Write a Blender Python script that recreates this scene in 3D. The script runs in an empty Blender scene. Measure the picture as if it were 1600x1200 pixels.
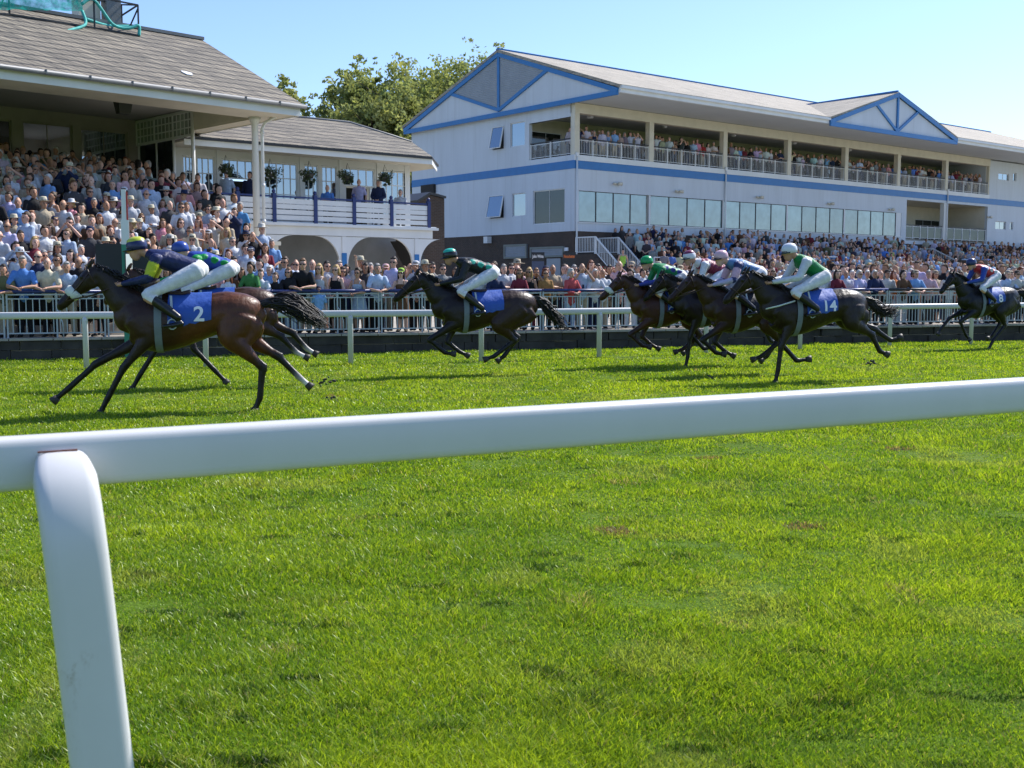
import bpy, math, random
import numpy as np
from mathutils import Vector, Matrix
rnd = random.Random(7)
C = bpy.context.scene.collection
PI = math.pi
# ---------------------------------------------------------------- camera and survey
CAM_H = 1.68; F = 1720.0; PITCH = math.atan(160 / F)
CP, SP = math.cos(PITCH), math.sin(PITCH)
def ray(u, v):
    a, b = (u - 800) / F, -(v - 600) / F
    return Vector((a, CP + b * SP, -SP + b * CP))
def on_z(u, v, z=0.0):
    r = ray(u, v); k = (z - CAM_H) / r.z
    return Vector((r.x * k, r.y * k, z))
def on_y(u, v, Y):
    r = ray(u, v); k = Y / r.y
    return Vector((r.x * k, Y, CAM_H + r.z * k))
def proj(p):
    d = p[1] * CP - (p[2] - CAM_H) * SP
    return 800 + F * p[0] / d, 600 - F * (p[1] * SP + (p[2] - CAM_H) * CP) / d
class Frame:
    """local x along a front, y away from the track, z up"""
    def __init__(s, x, y, deg, z=0.0):
        s.o = Vector((x, y, z)); s.a = math.radians(deg)
        s.d = Vector((math.cos(s.a), math.sin(s.a), 0)); s.b = Vector((-s.d.y, s.d.x, 0))
    def w(s, x, y, z): return s.o + s.d * x + s.b * y + Vector((0, 0, z))
    def xz(s, u, v, y=0.0):
        r = ray(u, v); c = Vector((0, 0, CAM_H)); o = s.o + s.b * y
        k = (o - c).dot(s.b) / r.dot(s.b); p = c + r * k - o
        return p.dot(s.d), p.z
    def x_of(s, u, y=0.0): return s.xz(u, 440, y)[0]
    def yz(s, u, v, x=0.0):
        r = ray(u, v); c = Vector((0, 0, CAM_H)); o = s.o + s.d * x
        k = (o - c).dot(s.d) / r.dot(s.d); p = c + r * k - o
        return p.dot(s.b), p.z
# ---------------------------------------------------------------- objects
def tag(o, label=None, cat=None, group=None, kind=None):
    if label: o['label'] = label
    if cat: o['category'] = cat
    if group: o['group'] = group
    if kind: o['kind'] = kind
    return o
def empty(name, loc=(0, 0, 0), rz=0.0, label=None, cat=None, group=None):
    o = bpy.data.objects.new(name, None); C.objects.link(o)
    o.location = loc; o.rotation_euler = (0, 0, rz); o.empty_display_size = .2
    return tag(o, label, cat, group)
def link_mesh(name, me, mats, parent=None, color=None, loc=None, rz=None):
    o = bpy.data.objects.new(name, me); C.objects.link(o)
    if mats is not None and len(me.materials) == 0:
        for m in (mats if isinstance(mats, (list, tuple)) else [mats]): me.materials.append(m)
    if parent is not None: o.parent = parent
    if color is not None: o.color = (*color[:3], 1)
    if loc is not None: o.location = loc
    if rz is not None: o.rotation_euler = (0, 0, rz)
    return o
def copy_tree(o, parent=None):
    c = o.copy(); C.objects.link(c); c.parent = parent
    for ch in list(o.children): copy_tree(ch, c)
    return c
class MB:
    def __init__(s): s.v = []; s.f = []; s.m = []; s.sm = []
    def add(s, vs, fs, mat=0, smooth=False):
        n = len(s.v); s.v += [tuple(p) for p in vs]
        for f in fs: s.f.append([n + i for i in f]); s.m.append(mat); s.sm.append(smooth)
        return s
    def box(s, x0, y0, z0, x1, y1, z1, mat=0):
        if x1 < x0: x0, x1 = x1, x0
        if y1 < y0: y0, y1 = y1, y0
        if z1 < z0: z0, z1 = z1, z0
        vs = [(x, y, z) for z in (z0, z1) for y in (y0, y1) for x in (x0, x1)]
        return s.add(vs, [(0, 2, 3, 1), (4, 5, 7, 6), (0, 1, 5, 4), (2, 6, 7, 3), (0, 4, 6, 2), (1, 3, 7, 5)], mat)
    def bar(s, a, b, w, h=None, mat=0, up=(0, 0, 1)):
        """rectangular bar from a to b, w wide across, h along up"""
        h = h or w; a, b = Vector(a), Vector(b); t = (b - a).normalized(); up = Vector(up)
        if abs(t.dot(up)) > .98: up = Vector((0, 1, 0))
        x = t.cross(up).normalized(); y = x.cross(t).normalized()
        vs = [p + x * sx * w / 2 + y * sy * h / 2 for p in (a, b) for sx, sy in ((-1, -1), (1, -1), (1, 1), (-1, 1))]
        return s.add(vs, [(3, 2, 1, 0), (4, 5, 6, 7), (0, 1, 5, 4), (1, 2, 6, 5), (2, 3, 7, 6), (3, 0, 4, 7)], mat)
    def poly(s, pts, mat=0): return s.add(pts, [list(range(len(pts)))], mat)
    def slab(s, pts, off, mat=0):
        """polygon given a thickness by the vector off"""
        n = len(pts); a = [Vector(p) for p in pts]; b = [p + Vector(off) for p in a]
        fs = [list(range(n)), list(range(2 * n - 1, n - 1, -1))] + [[(i + 1) % n, i, n + i, n + (i + 1) % n] for i in range(n)]
        return s.add(a + b, fs, mat)
    def tube(s, pts, r, seg=8, mat=0, smooth=True, cap=True, ref=(0, 1, 0)):
        v, f = loft(pts, [(q, q) if not isinstance(q, tuple) else q for q in (r if isinstance(r, list) else [r] * len(pts))], seg, ref, cap)
        return s.add(v, f, mat, smooth)
    def lathe(s, prof, seg=16, c=(0, 0, 0), mat=0, smooth=True):
        vs = []; fs = []; n = len(prof)
        for r, z in prof:
            for j in range(seg):
                a = 2 * PI * j / seg; vs.append((c[0] + r * math.cos(a), c[1] + r * math.sin(a), c[2] + z))
        for i in range(n - 1):
            for j in range(seg):
                k = (j + 1) % seg; fs.append([i * seg + j, i * seg + k, (i + 1) * seg + k, (i + 1) * seg + j])
        fs += [list(range(seg))[::-1], [(n - 1) * seg + j for j in range(seg)]]
        return s.add(vs, fs, mat, smooth)
    def mesh(s, name):
        me = bpy.data.meshes.new(name); me.from_pydata(s.v, [], s.f)
        me.polygons.foreach_set('material_index', s.m); me.polygons.foreach_set('use_smooth', s.sm); me.update()
        return me
    def build(s, name, mats, parent=None, color=None, loc=None, rz=None):
        me = s.mesh(name); mats = mats if isinstance(mats, (list, tuple)) else [mats]
        for m in mats: me.materials.append(m)
        return link_mesh(name, me, None, parent, color, loc, rz)
def loft(pts, radii, seg=12, ref=(0, 1, 0), cap=True):
    """closed tube: radii (across ref axis, in the other direction)"""
    P = [Vector(p) for p in pts]; vs = []; fs = []; ref = Vector(ref); n = len(P)
    for i, p in enumerate(P):
        t = (P[min(i + 1, n - 1)] - P[max(i - 1, 0)]).normalized()
        a = (ref - t * ref.dot(t))
        a = a.normalized() if a.length > 1e-3 else Vector((1, 0, 0)).cross(t).normalized()
        b = t.cross(a).normalized()
        for j in range(seg):
            q = 2 * PI * j / seg; vs.append(p + a * radii[i][0] * math.cos(q) + b * radii[i][1] * math.sin(q))
    for i in range(n - 1):
        for j in range(seg):
            k = (j + 1) % seg; fs.append([i * seg + j, i * seg + k, (i + 1) * seg + k, (i + 1) * seg + j])
    if cap: fs += [list(range(seg))[::-1], [(n - 1) * seg + j for j in range(seg)]]
    return vs, fs
def spline(keys, n=5):
    """Catmull-Rom over rows of numbers"""
    K = [np.array(k, float) for k in keys]; out = []
    for i in range(len(K) - 1):
        p0, p1, p2, p3 = K[max(i - 1, 0)], K[i], K[i + 1], K[min(i + 2, len(K) - 1)]
        for j in range(n):
            t = j / n
            out.append(.5 * ((2 * p1) + (p2 - p0) * t + (2 * p0 - 5 * p1 + 4 * p2 - p3) * t * t + (3 * p1 - p0 - 3 * p2 + p3) * t ** 3))
    out.append(K[-1]); return out
# one continuous skin out of several lofted limbs ------------------------------
def limb(keys, color=(1, 1, 1), n=5, seg=12, ref=(0, 1, 0)):
    """keys: (x,y,z,ra,rb)"""
    rows = spline(keys, n)
    # rounded ends
    def end(r0, r1):
        d = r0[:3] - r1[:3]; L = np.linalg.norm(d) or 1; d = d / L; R = min(r0[3], r0[4]); out = []
        for a in (.5, .8, .97): out.append(np.array([*(r0[:3] + d * R * math.sin(a * PI / 2) * .75), r0[3] * math.cos(a * PI / 2), r0[4] * math.cos(a * PI / 2)]))
        return out
    rows = end(rows[0], rows[1])[::-1] + rows + end(rows[-1], rows[-2])
    rows = [np.array([r[0], r[1], r[2], max(r[3], .002), max(r[4], .002)]) for r in rows]
    v, f = loft([r[:3] for r in rows], [(r[3], r[4]) for r in rows], seg, ref)
    return dict(v=v, f=f, s=[r[:3] for r in rows], r=[(r[3] + r[4]) / 2 for r in rows], c=color)
def ball(c, r, color=(1, 1, 1), seg=12):
    rx, ry, rz = r if isinstance(r, tuple) else (r, r, r); vs = []; fs = []; n = 8
    for i in range(n + 1):
        a = PI * i / n
        for j in range(seg):
            q = 2 * PI * j / seg; s = max(math.sin(a), .02)
            vs.append((c[0] + rx * s * math.cos(q), c[1] + ry * s * math.sin(q), c[2] + rz * math.cos(a)))
    for i in range(n):
        for j in range(seg):
            k = (j + 1) % seg; fs.append([i * seg + j, (i + 1) * seg + j, (i + 1) * seg + k, i * seg + k])
    fs += [list(range(seg)), [n * seg + j for j in range(seg)][::-1]]
    return dict(v=vs, f=fs, s=[np.array(c, float)], r=[(rx + ry + rz) / 3], c=color)
def skin(name, pieces, voxel=.014, smooth=3, decimate=None, extra=None, soft=None):
    """join the pieces, remesh them to one surface, smooth it, colour each point like the nearest limb"""
    vs = []; fs = []
    for p in pieces:
        n = len(vs); vs += [tuple(q) for q in p['v']]; fs += [[n + i for i in f] for f in p['f']]
    me = bpy.data.meshes.new(name); me.from_pydata(vs, [], fs); me.update()
    o = bpy.data.objects.new('tmp', me); C.objects.link(o)
    m = o.modifiers.new('r', 'REMESH'); m.mode = 'VOXEL'; m.voxel_size = voxel; m.use_smooth_shade = True
    if smooth:
        m = o.modifiers.new('s', 'SMOOTH'); m.factor = .5; m.iterations = smooth
    if decimate:
        m = o.modifiers.new('d', 'DECIMATE'); m.ratio = decimate
    dg = bpy.context.evaluated_depsgraph_get()
    out = bpy.data.meshes.new_from_object(o.evaluated_get(dg))
    bpy.data.objects.remove(o); bpy.data.meshes.remove(me); out.name = name
    nv = len(out.vertices); co = np.empty(nv * 3, 'f4'); out.vertices.foreach_get('co', co); co = co.reshape(-1, 3)
    S = np.array([q for p in pieces for q in p['s']], 'f4'); R = np.array([q for p in pieces for q in p['r']], 'f4')
    Cc = np.array([p['c'] for p in pieces for _ in p['s']], 'f4')
    idx = np.empty(nv, int); sc_ = np.zeros((nv, 3), 'f4')
    for i in range(0, nv, 4000):
        d = np.linalg.norm(co[i:i + 4000, None] - S[None], axis=2) - R[None]; idx[i:i + 4000] = d.argmin(1)
        if soft: w_ = np.exp(-(d - d.min(1)[:, None]) / soft); sc_[i:i + 4000] = (w_ @ Cc) / w_.sum(1)[:, None]
    col = sc_ if soft else Cc[idx]
    if extra:      # loose fine bits (fingers, ears, laces): MB in the same space
        base = len(out.vertices); pv = [tuple(v.co) for v in out.vertices]; pf = [list(p.vertices) for p in out.polygons]
        pf += [[base + i for i in f] for f in extra.f]; pv += extra.v
        out2 = bpy.data.meshes.new(name); out2.from_pydata(pv, [], pf); bpy.data.meshes.remove(out); out = out2
        col = np.vstack([col, np.tile(np.array(getattr(extra, 'col', pieces[0]['c']), 'f4'), (len(extra.v), 1))])
        out.polygons.foreach_set('use_smooth', [True] * len(out.polygons)); out.update()
    a = out.color_attributes.new('Col', 'FLOAT_COLOR', 'POINT')
    a.data.foreach_set('color', np.hstack([col, np.ones((len(col), 1), 'f4')]).astype('f4').ravel())
    return out
# ---------------------------------------------------------------- materials
class Mat:
    def __init__(s, name):
        s.m = bpy.data.materials.new(name); s.m.use_nodes = True; s.t = s.m.node_tree; s.n = s.t.nodes
        s.b = s.n['Principled BSDF']; s.out = s.n['Material Output']
    def N(s, typ, **kw):
        n = s.n.new(typ)
        for k, v in kw.items():
            if k in n.inputs: n.inputs[k].default_value = v
            else: setattr(n, k, v)
        return n
    def L(s, a, b): s.t.links.new(a, b); return s
    def coord(s, kind='Object', scale=(1, 1, 1), rot=(0, 0, 0)):
        c = s.N('ShaderNodeTexCoord'); m = s.N('ShaderNodeMapping'); m.inputs['Scale'].default_value = scale; m.inputs['Rotation'].default_value = rot
        s.L(c.outputs[kind], m.inputs[0]); return m.outputs[0]
    def noise(s, vec, scale, detail=4, rough=.55):
        n = s.N('ShaderNodeTexNoise'); n.inputs['Scale'].default_value = scale; n.inputs['Detail'].default_value = detail; n.inputs['Roughness'].default_value = rough
        if vec: s.L(vec, n.inputs['Vector'])
        return n.outputs[0]
    def ramp(s, fac, stops):
        r = s.N('ShaderNodeValToRGB'); e = r.color_ramp.elements
        while len(e) < len(stops): e.new(.5)
        for i, (p, c) in enumerate(stops): e[i].position = p; e[i].color = (*c, 1) if len(c) == 3 else c
        s.L(fac, r.inputs[0]); return r.outputs[0]
    def mix(s, fac, a, b, mode='MIX'):
        m = s.N('ShaderNodeMix', data_type='RGBA', blend_type=mode)
        for k, val in ((0, fac), (6, a), (7, b)):
            if isinstance(val, (int, float)): m.inputs[k].default_value = val
            elif isinstance(val, tuple): m.inputs[k].default_value = (*val, 1)
            else: s.L(val, m.inputs[k])
        return m.outputs[2]
    def bump(s, h, strength=.3, dist=.02):
        b = s.N('ShaderNodeBump'); b.inputs['Strength'].default_value = strength; b.inputs['Distance'].default_value = dist
        s.L(h, b.inputs['Height']); s.L(b.outputs[0], s.b.inputs['Normal']); return s
    def set(s, **kw):
        for k, v in kw.items():
            k = {'rough': 'Roughness', 'metal': 'Metallic', 'spec': 'Specular IOR Level', 'coat': 'Coat Weight', 'sheen': 'Sheen Weight'}.get(k, k)
            s.b.inputs[k].default_value = v
        return s
    def base(s, c):
        if isinstance(c, tuple): s.b.inputs['Base Color'].default_value = (*c, 1)
        else: s.L(c, s.b.inputs['Base Color'])
        return s
def paint(name, c, rough=.5, var=.12, scale=1.5, streak=False, **kw):
    m = Mat(name); v = m.coord(scale=(1, 1, .25) if streak else (1, 1, 1))
    n = m.noise(v, scale, 5, .6)
    d = tuple(x * (1 - var) for x in c); l = tuple(min(1, x * (1 + var * .5)) for x in c)
    m.base(m.ramp(n, [(.3, d), (.7, l)])); m.set(rough=rough, **kw)
    return m.m
def brick(name, c1, c2, mort, bw=.22, bh=.07, rough=.9, offs=.5, ms=.01, axes='xz', bumpy=.4, sq=1):
    m = Mat(name); rot = {'xz': (PI / 2, 0, 0), 'xy': (0, 0, 0), 'yz': (PI / 2, 0, PI / 2)}[axes]
    c = m.N('ShaderNodeTexCoord'); se = m.N('ShaderNodeSeparateXYZ'); co = m.N('ShaderNodeCombineXYZ'); m.L(c.outputs['Object'], se.inputs[0])
    a = m.N('ShaderNodeMath', operation='ADD'); m.L(se.outputs[0], a.inputs[0]); m.L(se.outputs[1], a.inputs[1])
    if axes == 'xy': m.L(se.outputs[0], co.inputs[0]); m.L(se.outputs[1], co.inputs[1])
    else: m.L(a.outputs[0], co.inputs[0]); m.L(se.outputs[2], co.inputs[1])
    b = m.N('ShaderNodeTexBrick'); b.offset = offs; b.inputs['Scale'].default_value = 1
    b.inputs['Brick Width'].default_value = bw; b.inputs['Row Height'].default_value = bh; b.inputs['Mortar Size'].default_value = ms
    b.inputs['Color1'].default_value = (*c1, 1); b.inputs['Color2'].default_value = (*c2, 1); b.inputs['Mortar'].default_value = (*mort, 1)
    m.L(co.outputs[0], b.inputs['Vector'])
    n = m.noise(c.outputs['Object'], .7, 5, .65); n2 = m.noise(c.outputs['Object'], 9, 3)
    col = m.mix(.55, b.outputs[0], m.ramp(n, [(.3, (.35, .35, .33)), (.7, (.9, .88, .84))]), 'MULTIPLY')
    col = m.mix(.3, col, m.ramp(n2, [(.35, (.5, .5, .5)), (.65, (1, 1, 1))]), 'MULTIPLY')
    m.base(m.mix(0.0, col, col)); m.set(rough=rough)
    inv = m.N('ShaderNodeMath', operation='SUBTRACT'); inv.inputs[0].default_value = 1; m.L(b.outputs[1], inv.inputs[1]); m.bump(inv.outputs[0], bumpy, .02)
    return m.m
def objcol(name, rough=.8, wrinkle=.0, sheen=0, var=.1, spec=.3, attr=False):
    """takes its colour from the object's own colour (one cloth, many dyes)"""
    m = Mat(name); i = m.N('ShaderNodeObjectInfo'); v = m.coord()
    n = m.noise(v, 14, 3)
    c = m.mix(1.0, i.outputs['Color'], m.ramp(n, [(.3, (1 - var * 2,) * 3), (.7, (1, 1, 1))]), 'MULTIPLY')
    if attr:
        a = m.N('ShaderNodeAttribute', attribute_name='Col'); c = m.mix(1.0, c, a.outputs['Color'], 'MULTIPLY')
    m.base(c).set(rough=rough, spec=spec)
    if wrinkle: m.bump(m.noise(v, 9, 3, .5), wrinkle, .03)
    return m.m
def attrcol(name, rough=.8, var=.1, spec=.3, bump=0, scale=14, **kw):
    m = Mat(name); a = m.N('ShaderNodeAttribute', attribute_name='Col'); v = m.coord(); n = m.noise(v, scale, 3)
    m.base(m.mix(1.0, a.outputs['Color'], m.ramp(n, [(.3, (1 - var * 2,) * 3), (.7, (1, 1, 1))]), 'MULTIPLY')).set(rough=rough, spec=spec, **kw)
    if bump: m.bump(m.noise(v, 9, 3, .5), bump, .03)
    return m.m
def glass_pane(name, tint=(.02, .03, .035), refl=(.75, .85, .95), mixf=.5, rough=.03):
    m = Mat(name); g = m.N('ShaderNodeBsdfGlossy'); g.inputs['Color'].default_value = (*refl, 1); g.inputs['Roughness'].default_value = rough
    d = m.N('ShaderNodeBsdfDiffuse'); v = m.coord(); d.inputs['Color'].default_value = (*tint, 1)
    oi = m.N('ShaderNodeObjectInfo'); c_ = m.ramp(m.noise(v, 1.2, 2), [(.35, tint), (.7, tuple(min(1, x * 1.6) for x in tint))]); m.L(m.mix(1.0, c_, m.ramp(oi.outputs['Random'], [(0, (.62, .62, .62)), (1, (1.15, 1.15, 1.1))]), 'MULTIPLY'), d.inputs['Color'])
    x = m.N('ShaderNodeMixShader'); x.inputs[0].default_value = mixf; m.L(d.outputs[0], x.inputs[1]); m.L(g.outputs[0], x.inputs[2]); m.L(x.outputs[0], m.out.inputs[0])
    return m.m
M = {}
M['white'] = paint('white_paint', (.72, .72, .7), .5, .08, 1.2, True)
M['cream'] = paint('cream_paint', (.66, .60, .47), .55, .1, 1.5)
def cladding():
    m = Mat('white_cladding'); v = m.coord(scale=(1, 1, .16)); c = m.ramp(m.noise(v, .9, 6, .65), [(.28, (.53, .565, .60)), (.62, (.59, .63, .67))])
    n2 = m.ramp(m.noise(m.coord(scale=(1.6, 1.6, .05)), 3, 4), [(.55, (1, 1, 1)), (.8, (.80, .79, .76))]); c = m.mix(.7, c, n2, 'MULTIPLY')
    t = m.N('ShaderNodeTexCoord'); se = m.N('ShaderNodeSeparateXYZ'); m.L(t.outputs['Object'], se.inputs[0]); a = m.N('ShaderNodeMath', operation='ADD'); m.L(se.outputs[0], a.inputs[0]); m.L(se.outputs[1], a.inputs[1])
    co = m.N('ShaderNodeCombineXYZ'); m.L(a.outputs[0], co.inputs[0]); m.L(se.outputs[2], co.inputs[1]); b = m.N('ShaderNodeTexBrick'); b.offset = 0
    for k, q in (('Scale', 1), ('Brick Width', 1.76), ('Row Height', 6.0), ('Mortar Size', .012)): b.inputs[k].default_value = q
    b.inputs['Color1'].default_value = (1, 1, 1, 1); b.inputs['Color2'].default_value = (.965, .965, .965, 1); b.inputs['Mortar'].default_value = (.95, .95, .95, 1); m.L(co.outputs[0], b.inputs['Vector'])
    m.base(m.mix(1.0, c, b.outputs[0], 'MULTIPLY')).set(rough=.6); return m.m
M['wall_white'] = cladding(); M['cream_shaded'] = paint('shaded_cream_paint', (.30, .27, .22), .6, .15, 1.2)  # second cream has the shade inside the covered stand put into its colour
M['blue'] = paint('blue_paint', (.015, .155, .41), .4, .1, 2)
M['navy'] = paint('navy_paint', (.015, .03, .14), .4, .1, 2)
M['soffit'] = paint('soffit', (.52, .53, .53), .7, .06, .6)
M['ceil'] = paint('canopy_lining', (.38, .37, .35), .7, .08, .6)
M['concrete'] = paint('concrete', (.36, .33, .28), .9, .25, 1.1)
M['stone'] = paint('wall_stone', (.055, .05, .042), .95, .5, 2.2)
M['asphalt'] = paint('asphalt', (.10, .10, .10), .9, .2, 2)
M['brick'] = brick('dark_brick', (.105, .065, .045), (.075, .048, .036), (.12, .105, .09))
M['slate'] = brick('slate', (.33, .285, .215), (.16, .14, .108), (.03, .027, .025), .30, .21, .75, .5, .022, 'xz', 1.4)
M['tile'] = brick('roof_tile', (.48, .435, .36), (.38, .345, .29), (.17, .14, .12), .45, .3, .85, .5, .01, 'xz', .6)
M['lead'] = paint('lead', (.16, .165, .17), .5, .15, 3)
M['metal_dark'] = paint('dark_metal', (.03, .028, .028), .5, .1, 3)
M['metal'] = paint('galvanised', (.42, .46, .46), .4, .15, 4)
M['black'] = paint('black_board', (.012, .014, .018), .5, .1, 2)
M['louvre'] = paint('louvre', (.30, .32, .34), .5, .1, 2)
M['sage'] = paint('sage_paint', (.20, .21, .18), .6, .1, 2)
M['glass'] = glass_pane('window_glass', mixf=.42)
M['glass_dark'] = glass_pane('dark_glass', (.014, .018, .016), (.7, .75, .8), .11)
M['glass_pale'] = glass_pane('glass_with_blind', (.17, .245, .26), (.7, .8, .85), .22)
M['glass_grey'] = glass_pane('balustrade_glass', (.05, .06, .062), (.6, .7, .75), .10)
M['mirror'] = glass_pane('sky_mirror', (.3, .4, .5), (.9, .95, 1), .75)
M['pvc'] = paint('white_plastic', (.60, .595, .585), .33, .05, 3, True)
M['green'] = paint('green_paint', (.03, .22, .14), .5, .1, 2)
M['red'] = paint('red_paint', (.45, .04, .03), .5, .1, 2)
M['orange'] = paint('orange_print', (.75, .18, .03), .5, .05, 2)
M['print'] = paint('white_print', (.8, .8, .8), .5, .03, 2)
M['dark_in'] = paint('dark_interior', (.03, .028, .026), .9, .2, 1)
M['cloth'] = objcol('cloth', .85, .5, var=.12)
M['skin'] = objcol('skin', .55, 0, var=.06, spec=.4, attr=True)
M['hair'] = objcol('hair', .6, .6, var=.25)
M['hairstuff'] = attrcol('crowd_cloth', .85, .1)
M['silk'] = attrcol('silk', .4, .08, .5, .4)
M['plastic'] = objcol('moulded_plastic', .3, 0, var=.04, spec=.5)
M['lens'] = paint('lens', (.01, .01, .012), .15, .05, 2)
# ---------------------------------------------------------------- camera, light, sky
sc = bpy.context.scene
cam = bpy.data.cameras.new('camera'); co = bpy.data.objects.new('camera', cam); C.objects.link(co)
cam.sensor_width = 36; cam.lens = F / 1600 * 36; cam.clip_start = .05; cam.clip_end = 8000
co.location = (0, 0, CAM_H); co.rotation_euler = (PI / 2 - PITCH, 0, 0); sc.camera = co
cam.dof.use_dof = True; cam.dof.focus_distance = 19; cam.dof.aperture_fstop = 11
SUN_AZ, SUN_EL = math.radians(50), math.radians(46)     # azimuth from +Y towards +X
w = bpy.data.worlds.new('World'); sc.world = w; w.use_nodes = True; nt = w.node_tree
sky = nt.nodes.new('ShaderNodeTexSky'); sky.sky_type = 'NISHITA'; sky.sun_disc = False
sky.sun_elevation = SUN_EL; sky.sun_rotation = SUN_AZ; sky.air_density = 1.0; sky.dust_density = .5; sky.ozone_density = 1.2; sky.altitude = 50
tn = nt.nodes.new('ShaderNodeMix'); tn.data_type = 'RGBA'; tn.blend_type = 'MULTIPLY'; tn.inputs[0].default_value = 1; tn.inputs[7].default_value = (.83, .93, 1.17, 1); nt.links.new(sky.outputs[0], tn.inputs[6]); nt.links.new(tn.outputs[2], nt.nodes['Background'].inputs[0]); nt.nodes['Background'].inputs[1].default_value = .128
sl = bpy.data.lights.new('sun', 'SUN'); sl.energy = 5.0; sl.angle = math.radians(.55); sl.color = (1, .96, .90)
so = bpy.data.objects.new('sun', sl); C.objects.link(so)
sd = Vector((math.sin(SUN_AZ) * math.cos(SUN_EL), math.cos(SUN_AZ) * math.cos(SUN_EL), math.sin(SUN_EL)))
so.rotation_euler = sd.to_track_quat('Z', 'Y').to_euler(); so.location = sd * 50
sc.view_settings.view_transform = 'Standard'; sc.view_settings.look = 'None'; sc.view_settings.exposure = 0.56; sc.view_settings.gamma = 1
sc.render.engine = 'CYCLES'; sc.cycles.use_denoising = True; sc.cycles.max_bounces = 7; sc.cycles.diffuse_bounces = 3; sc.cycles.glossy_bounces = 3
sc.cycles.transparent_max_bounces = 8; sc.cycles.use_adaptive_sampling = True; sc.cycles.adaptive_threshold = .012
try: sc.cycles.denoising_prefilter = 'ACCURATE'
except Exception: pass
# ---------------------------------------------------------------- ground
def vnoise(x, y, s, seed=0):
    """smooth value noise, numpy"""
    g = np.random.RandomState(seed).rand(256, 256); x = x / s + 57; y = y / s + 91
    xi, yi = np.floor(x).astype(int), np.floor(y).astype(int); fx, fy = x - xi, y - yi
    fx = fx * fx * (3 - 2 * fx); fy = fy * fy * (3 - 2 * fy); a = lambda i, j: g[(xi + i) % 256, (yi + j) % 256]
    return (a(0, 0) * (1 - fx) + a(1, 0) * fx) * (1 - fy) + (a(0, 1) * (1 - fx) + a(1, 1) * fx) * fy
def gz(x, y):
    f = np.clip(1 - (y - 12) / 10, 0, 1) * np.clip((y - 1) / 2, 0, 1)
    return (.045 * (vnoise(x, y, 1.3, 1) - .5) + .03 * (vnoise(x, y, .45, 2) - .5)) * (.25 + .75 * f)
WP = Vector((-10.96, 23.6, 0)); WA = math.atan(.325); WALL = Frame(WP.x, WP.y, math.degrees(WA)); PLAT = .45
m = Mat('turf'); v = m.coord()
n1 = m.noise(v, .35, 4); n2 = m.noise(v, 3.5, 5, .6); n3 = m.noise(v, 30, 3)
c = m.mix(m.ramp(n1, [(.35, (0, 0, 0)), (.65, (1, 1, 1))]), (.085, .155, .012), (.13, .20, .018))
c = m.mix(.6, c, m.ramp(n2, [(.3, (.55, .6, .5)), (.7, (1.0, 1.0, 1.0))]), 'MULTIPLY')
c = m.mix(.5, c, m.ramp(n3, [(.3, (.5, .5, .45)), (.7, (1, 1, 1))]), 'MULTIPLY')
m.base(c).set(rough=.9, spec=.1); m.bump(n3, .6, .03); M['turf'] = m.m
xs = np.concatenate([[-4000, -400, -80, -30], np.arange(-22, 24.01, .22), [30, 80, 400, 4000]])
ys = np.concatenate([[-4000, -300, -40, -5], np.arange(0, 24.5, .22), [27, 33, 60, 150, 400, 4000]])
X, Y = np.meshgrid(xs, ys); Z = gz(X, Y); Z[(np.abs(X - 1) > 23) | (Y > 24) | (Y < 0)] = 0
nx, ny = len(xs), len(ys); idx = np.arange(nx * ny).reshape(ny, nx)
fs = np.stack([idx[:-1, :-1], idx[:-1, 1:], idx[1:, 1:], idx[1:, :-1]], -1).reshape(-1, 4)
def np_mesh(name, V, Fc, smooth=False):
    """V n x 3, Fc list of (k x n) int arrays of equal-length faces"""
    me = bpy.data.meshes.new(name); me.vertices.add(len(V)); me.vertices.foreach_set('co', np.ascontiguousarray(V, 'f4').ravel())
    loops = np.concatenate([f.ravel() for f in Fc]); tot = np.concatenate([np.full(len(f), f.shape[1]) for f in Fc])
    me.loops.add(len(loops)); me.loops.foreach_set('vertex_index', loops.astype('i4'))
    st = np.concatenate([[0], np.cumsum(tot)[:-1]]); me.polygons.add(len(tot)); me.polygons.foreach_set('loop_start', st.astype('i4')); me.polygons.foreach_set('loop_total', tot.astype('i4'))
    if smooth: me.polygons.foreach_set('use_smooth', np.ones(len(tot), bool))
    me.update(calc_edges=True); return me
tag(link_mesh('ground', np_mesh('ground', np.stack([X, Y, Z], -1).reshape(-1, 3), [fs], True), M['turf']), kind='structure')
# the raised apron in front of the stands and its old stone edge wall
mb = MB(); L0, L1 = -45, 150
mb.slab([WALL.w(L0, 0, -.3), WALL.w(L1, 0, -.3), WALL.w(L1, 160, -.3), WALL.w(L0, 160, -.3)], (0, 0, PLAT + .3))
tag(mb.build('pavement', M['concrete']), kind='structure')
r_ = random.Random(3); mb = MB(); x = L0
while x < 70:
    wd = r_.uniform(.5, 1.1); d = r_.uniform(.05, .11)
    mb.box(x, -d, -.2, x + wd - .015, -.002, .2 + r_.uniform(-.02, .02)); mb.box(x + .2, -d + r_.uniform(-.02, .02), .215, x + wd + .17, -.002, PLAT - .05 + r_.uniform(-.01, .015)); x += wd
kerb = mb
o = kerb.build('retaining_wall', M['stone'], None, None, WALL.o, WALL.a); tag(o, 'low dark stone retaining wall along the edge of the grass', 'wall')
mb = MB(); x = L0
while x < 70:
    wd = r_.uniform(.8, 1.0); mb.box(x, -.14, PLAT - .035 + r_.uniform(-.003, .003), x + wd - .02, .22, PLAT + .012 + r_.uniform(0, .006)); x += wd
mb.build('coping', M['concrete'], o)
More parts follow.
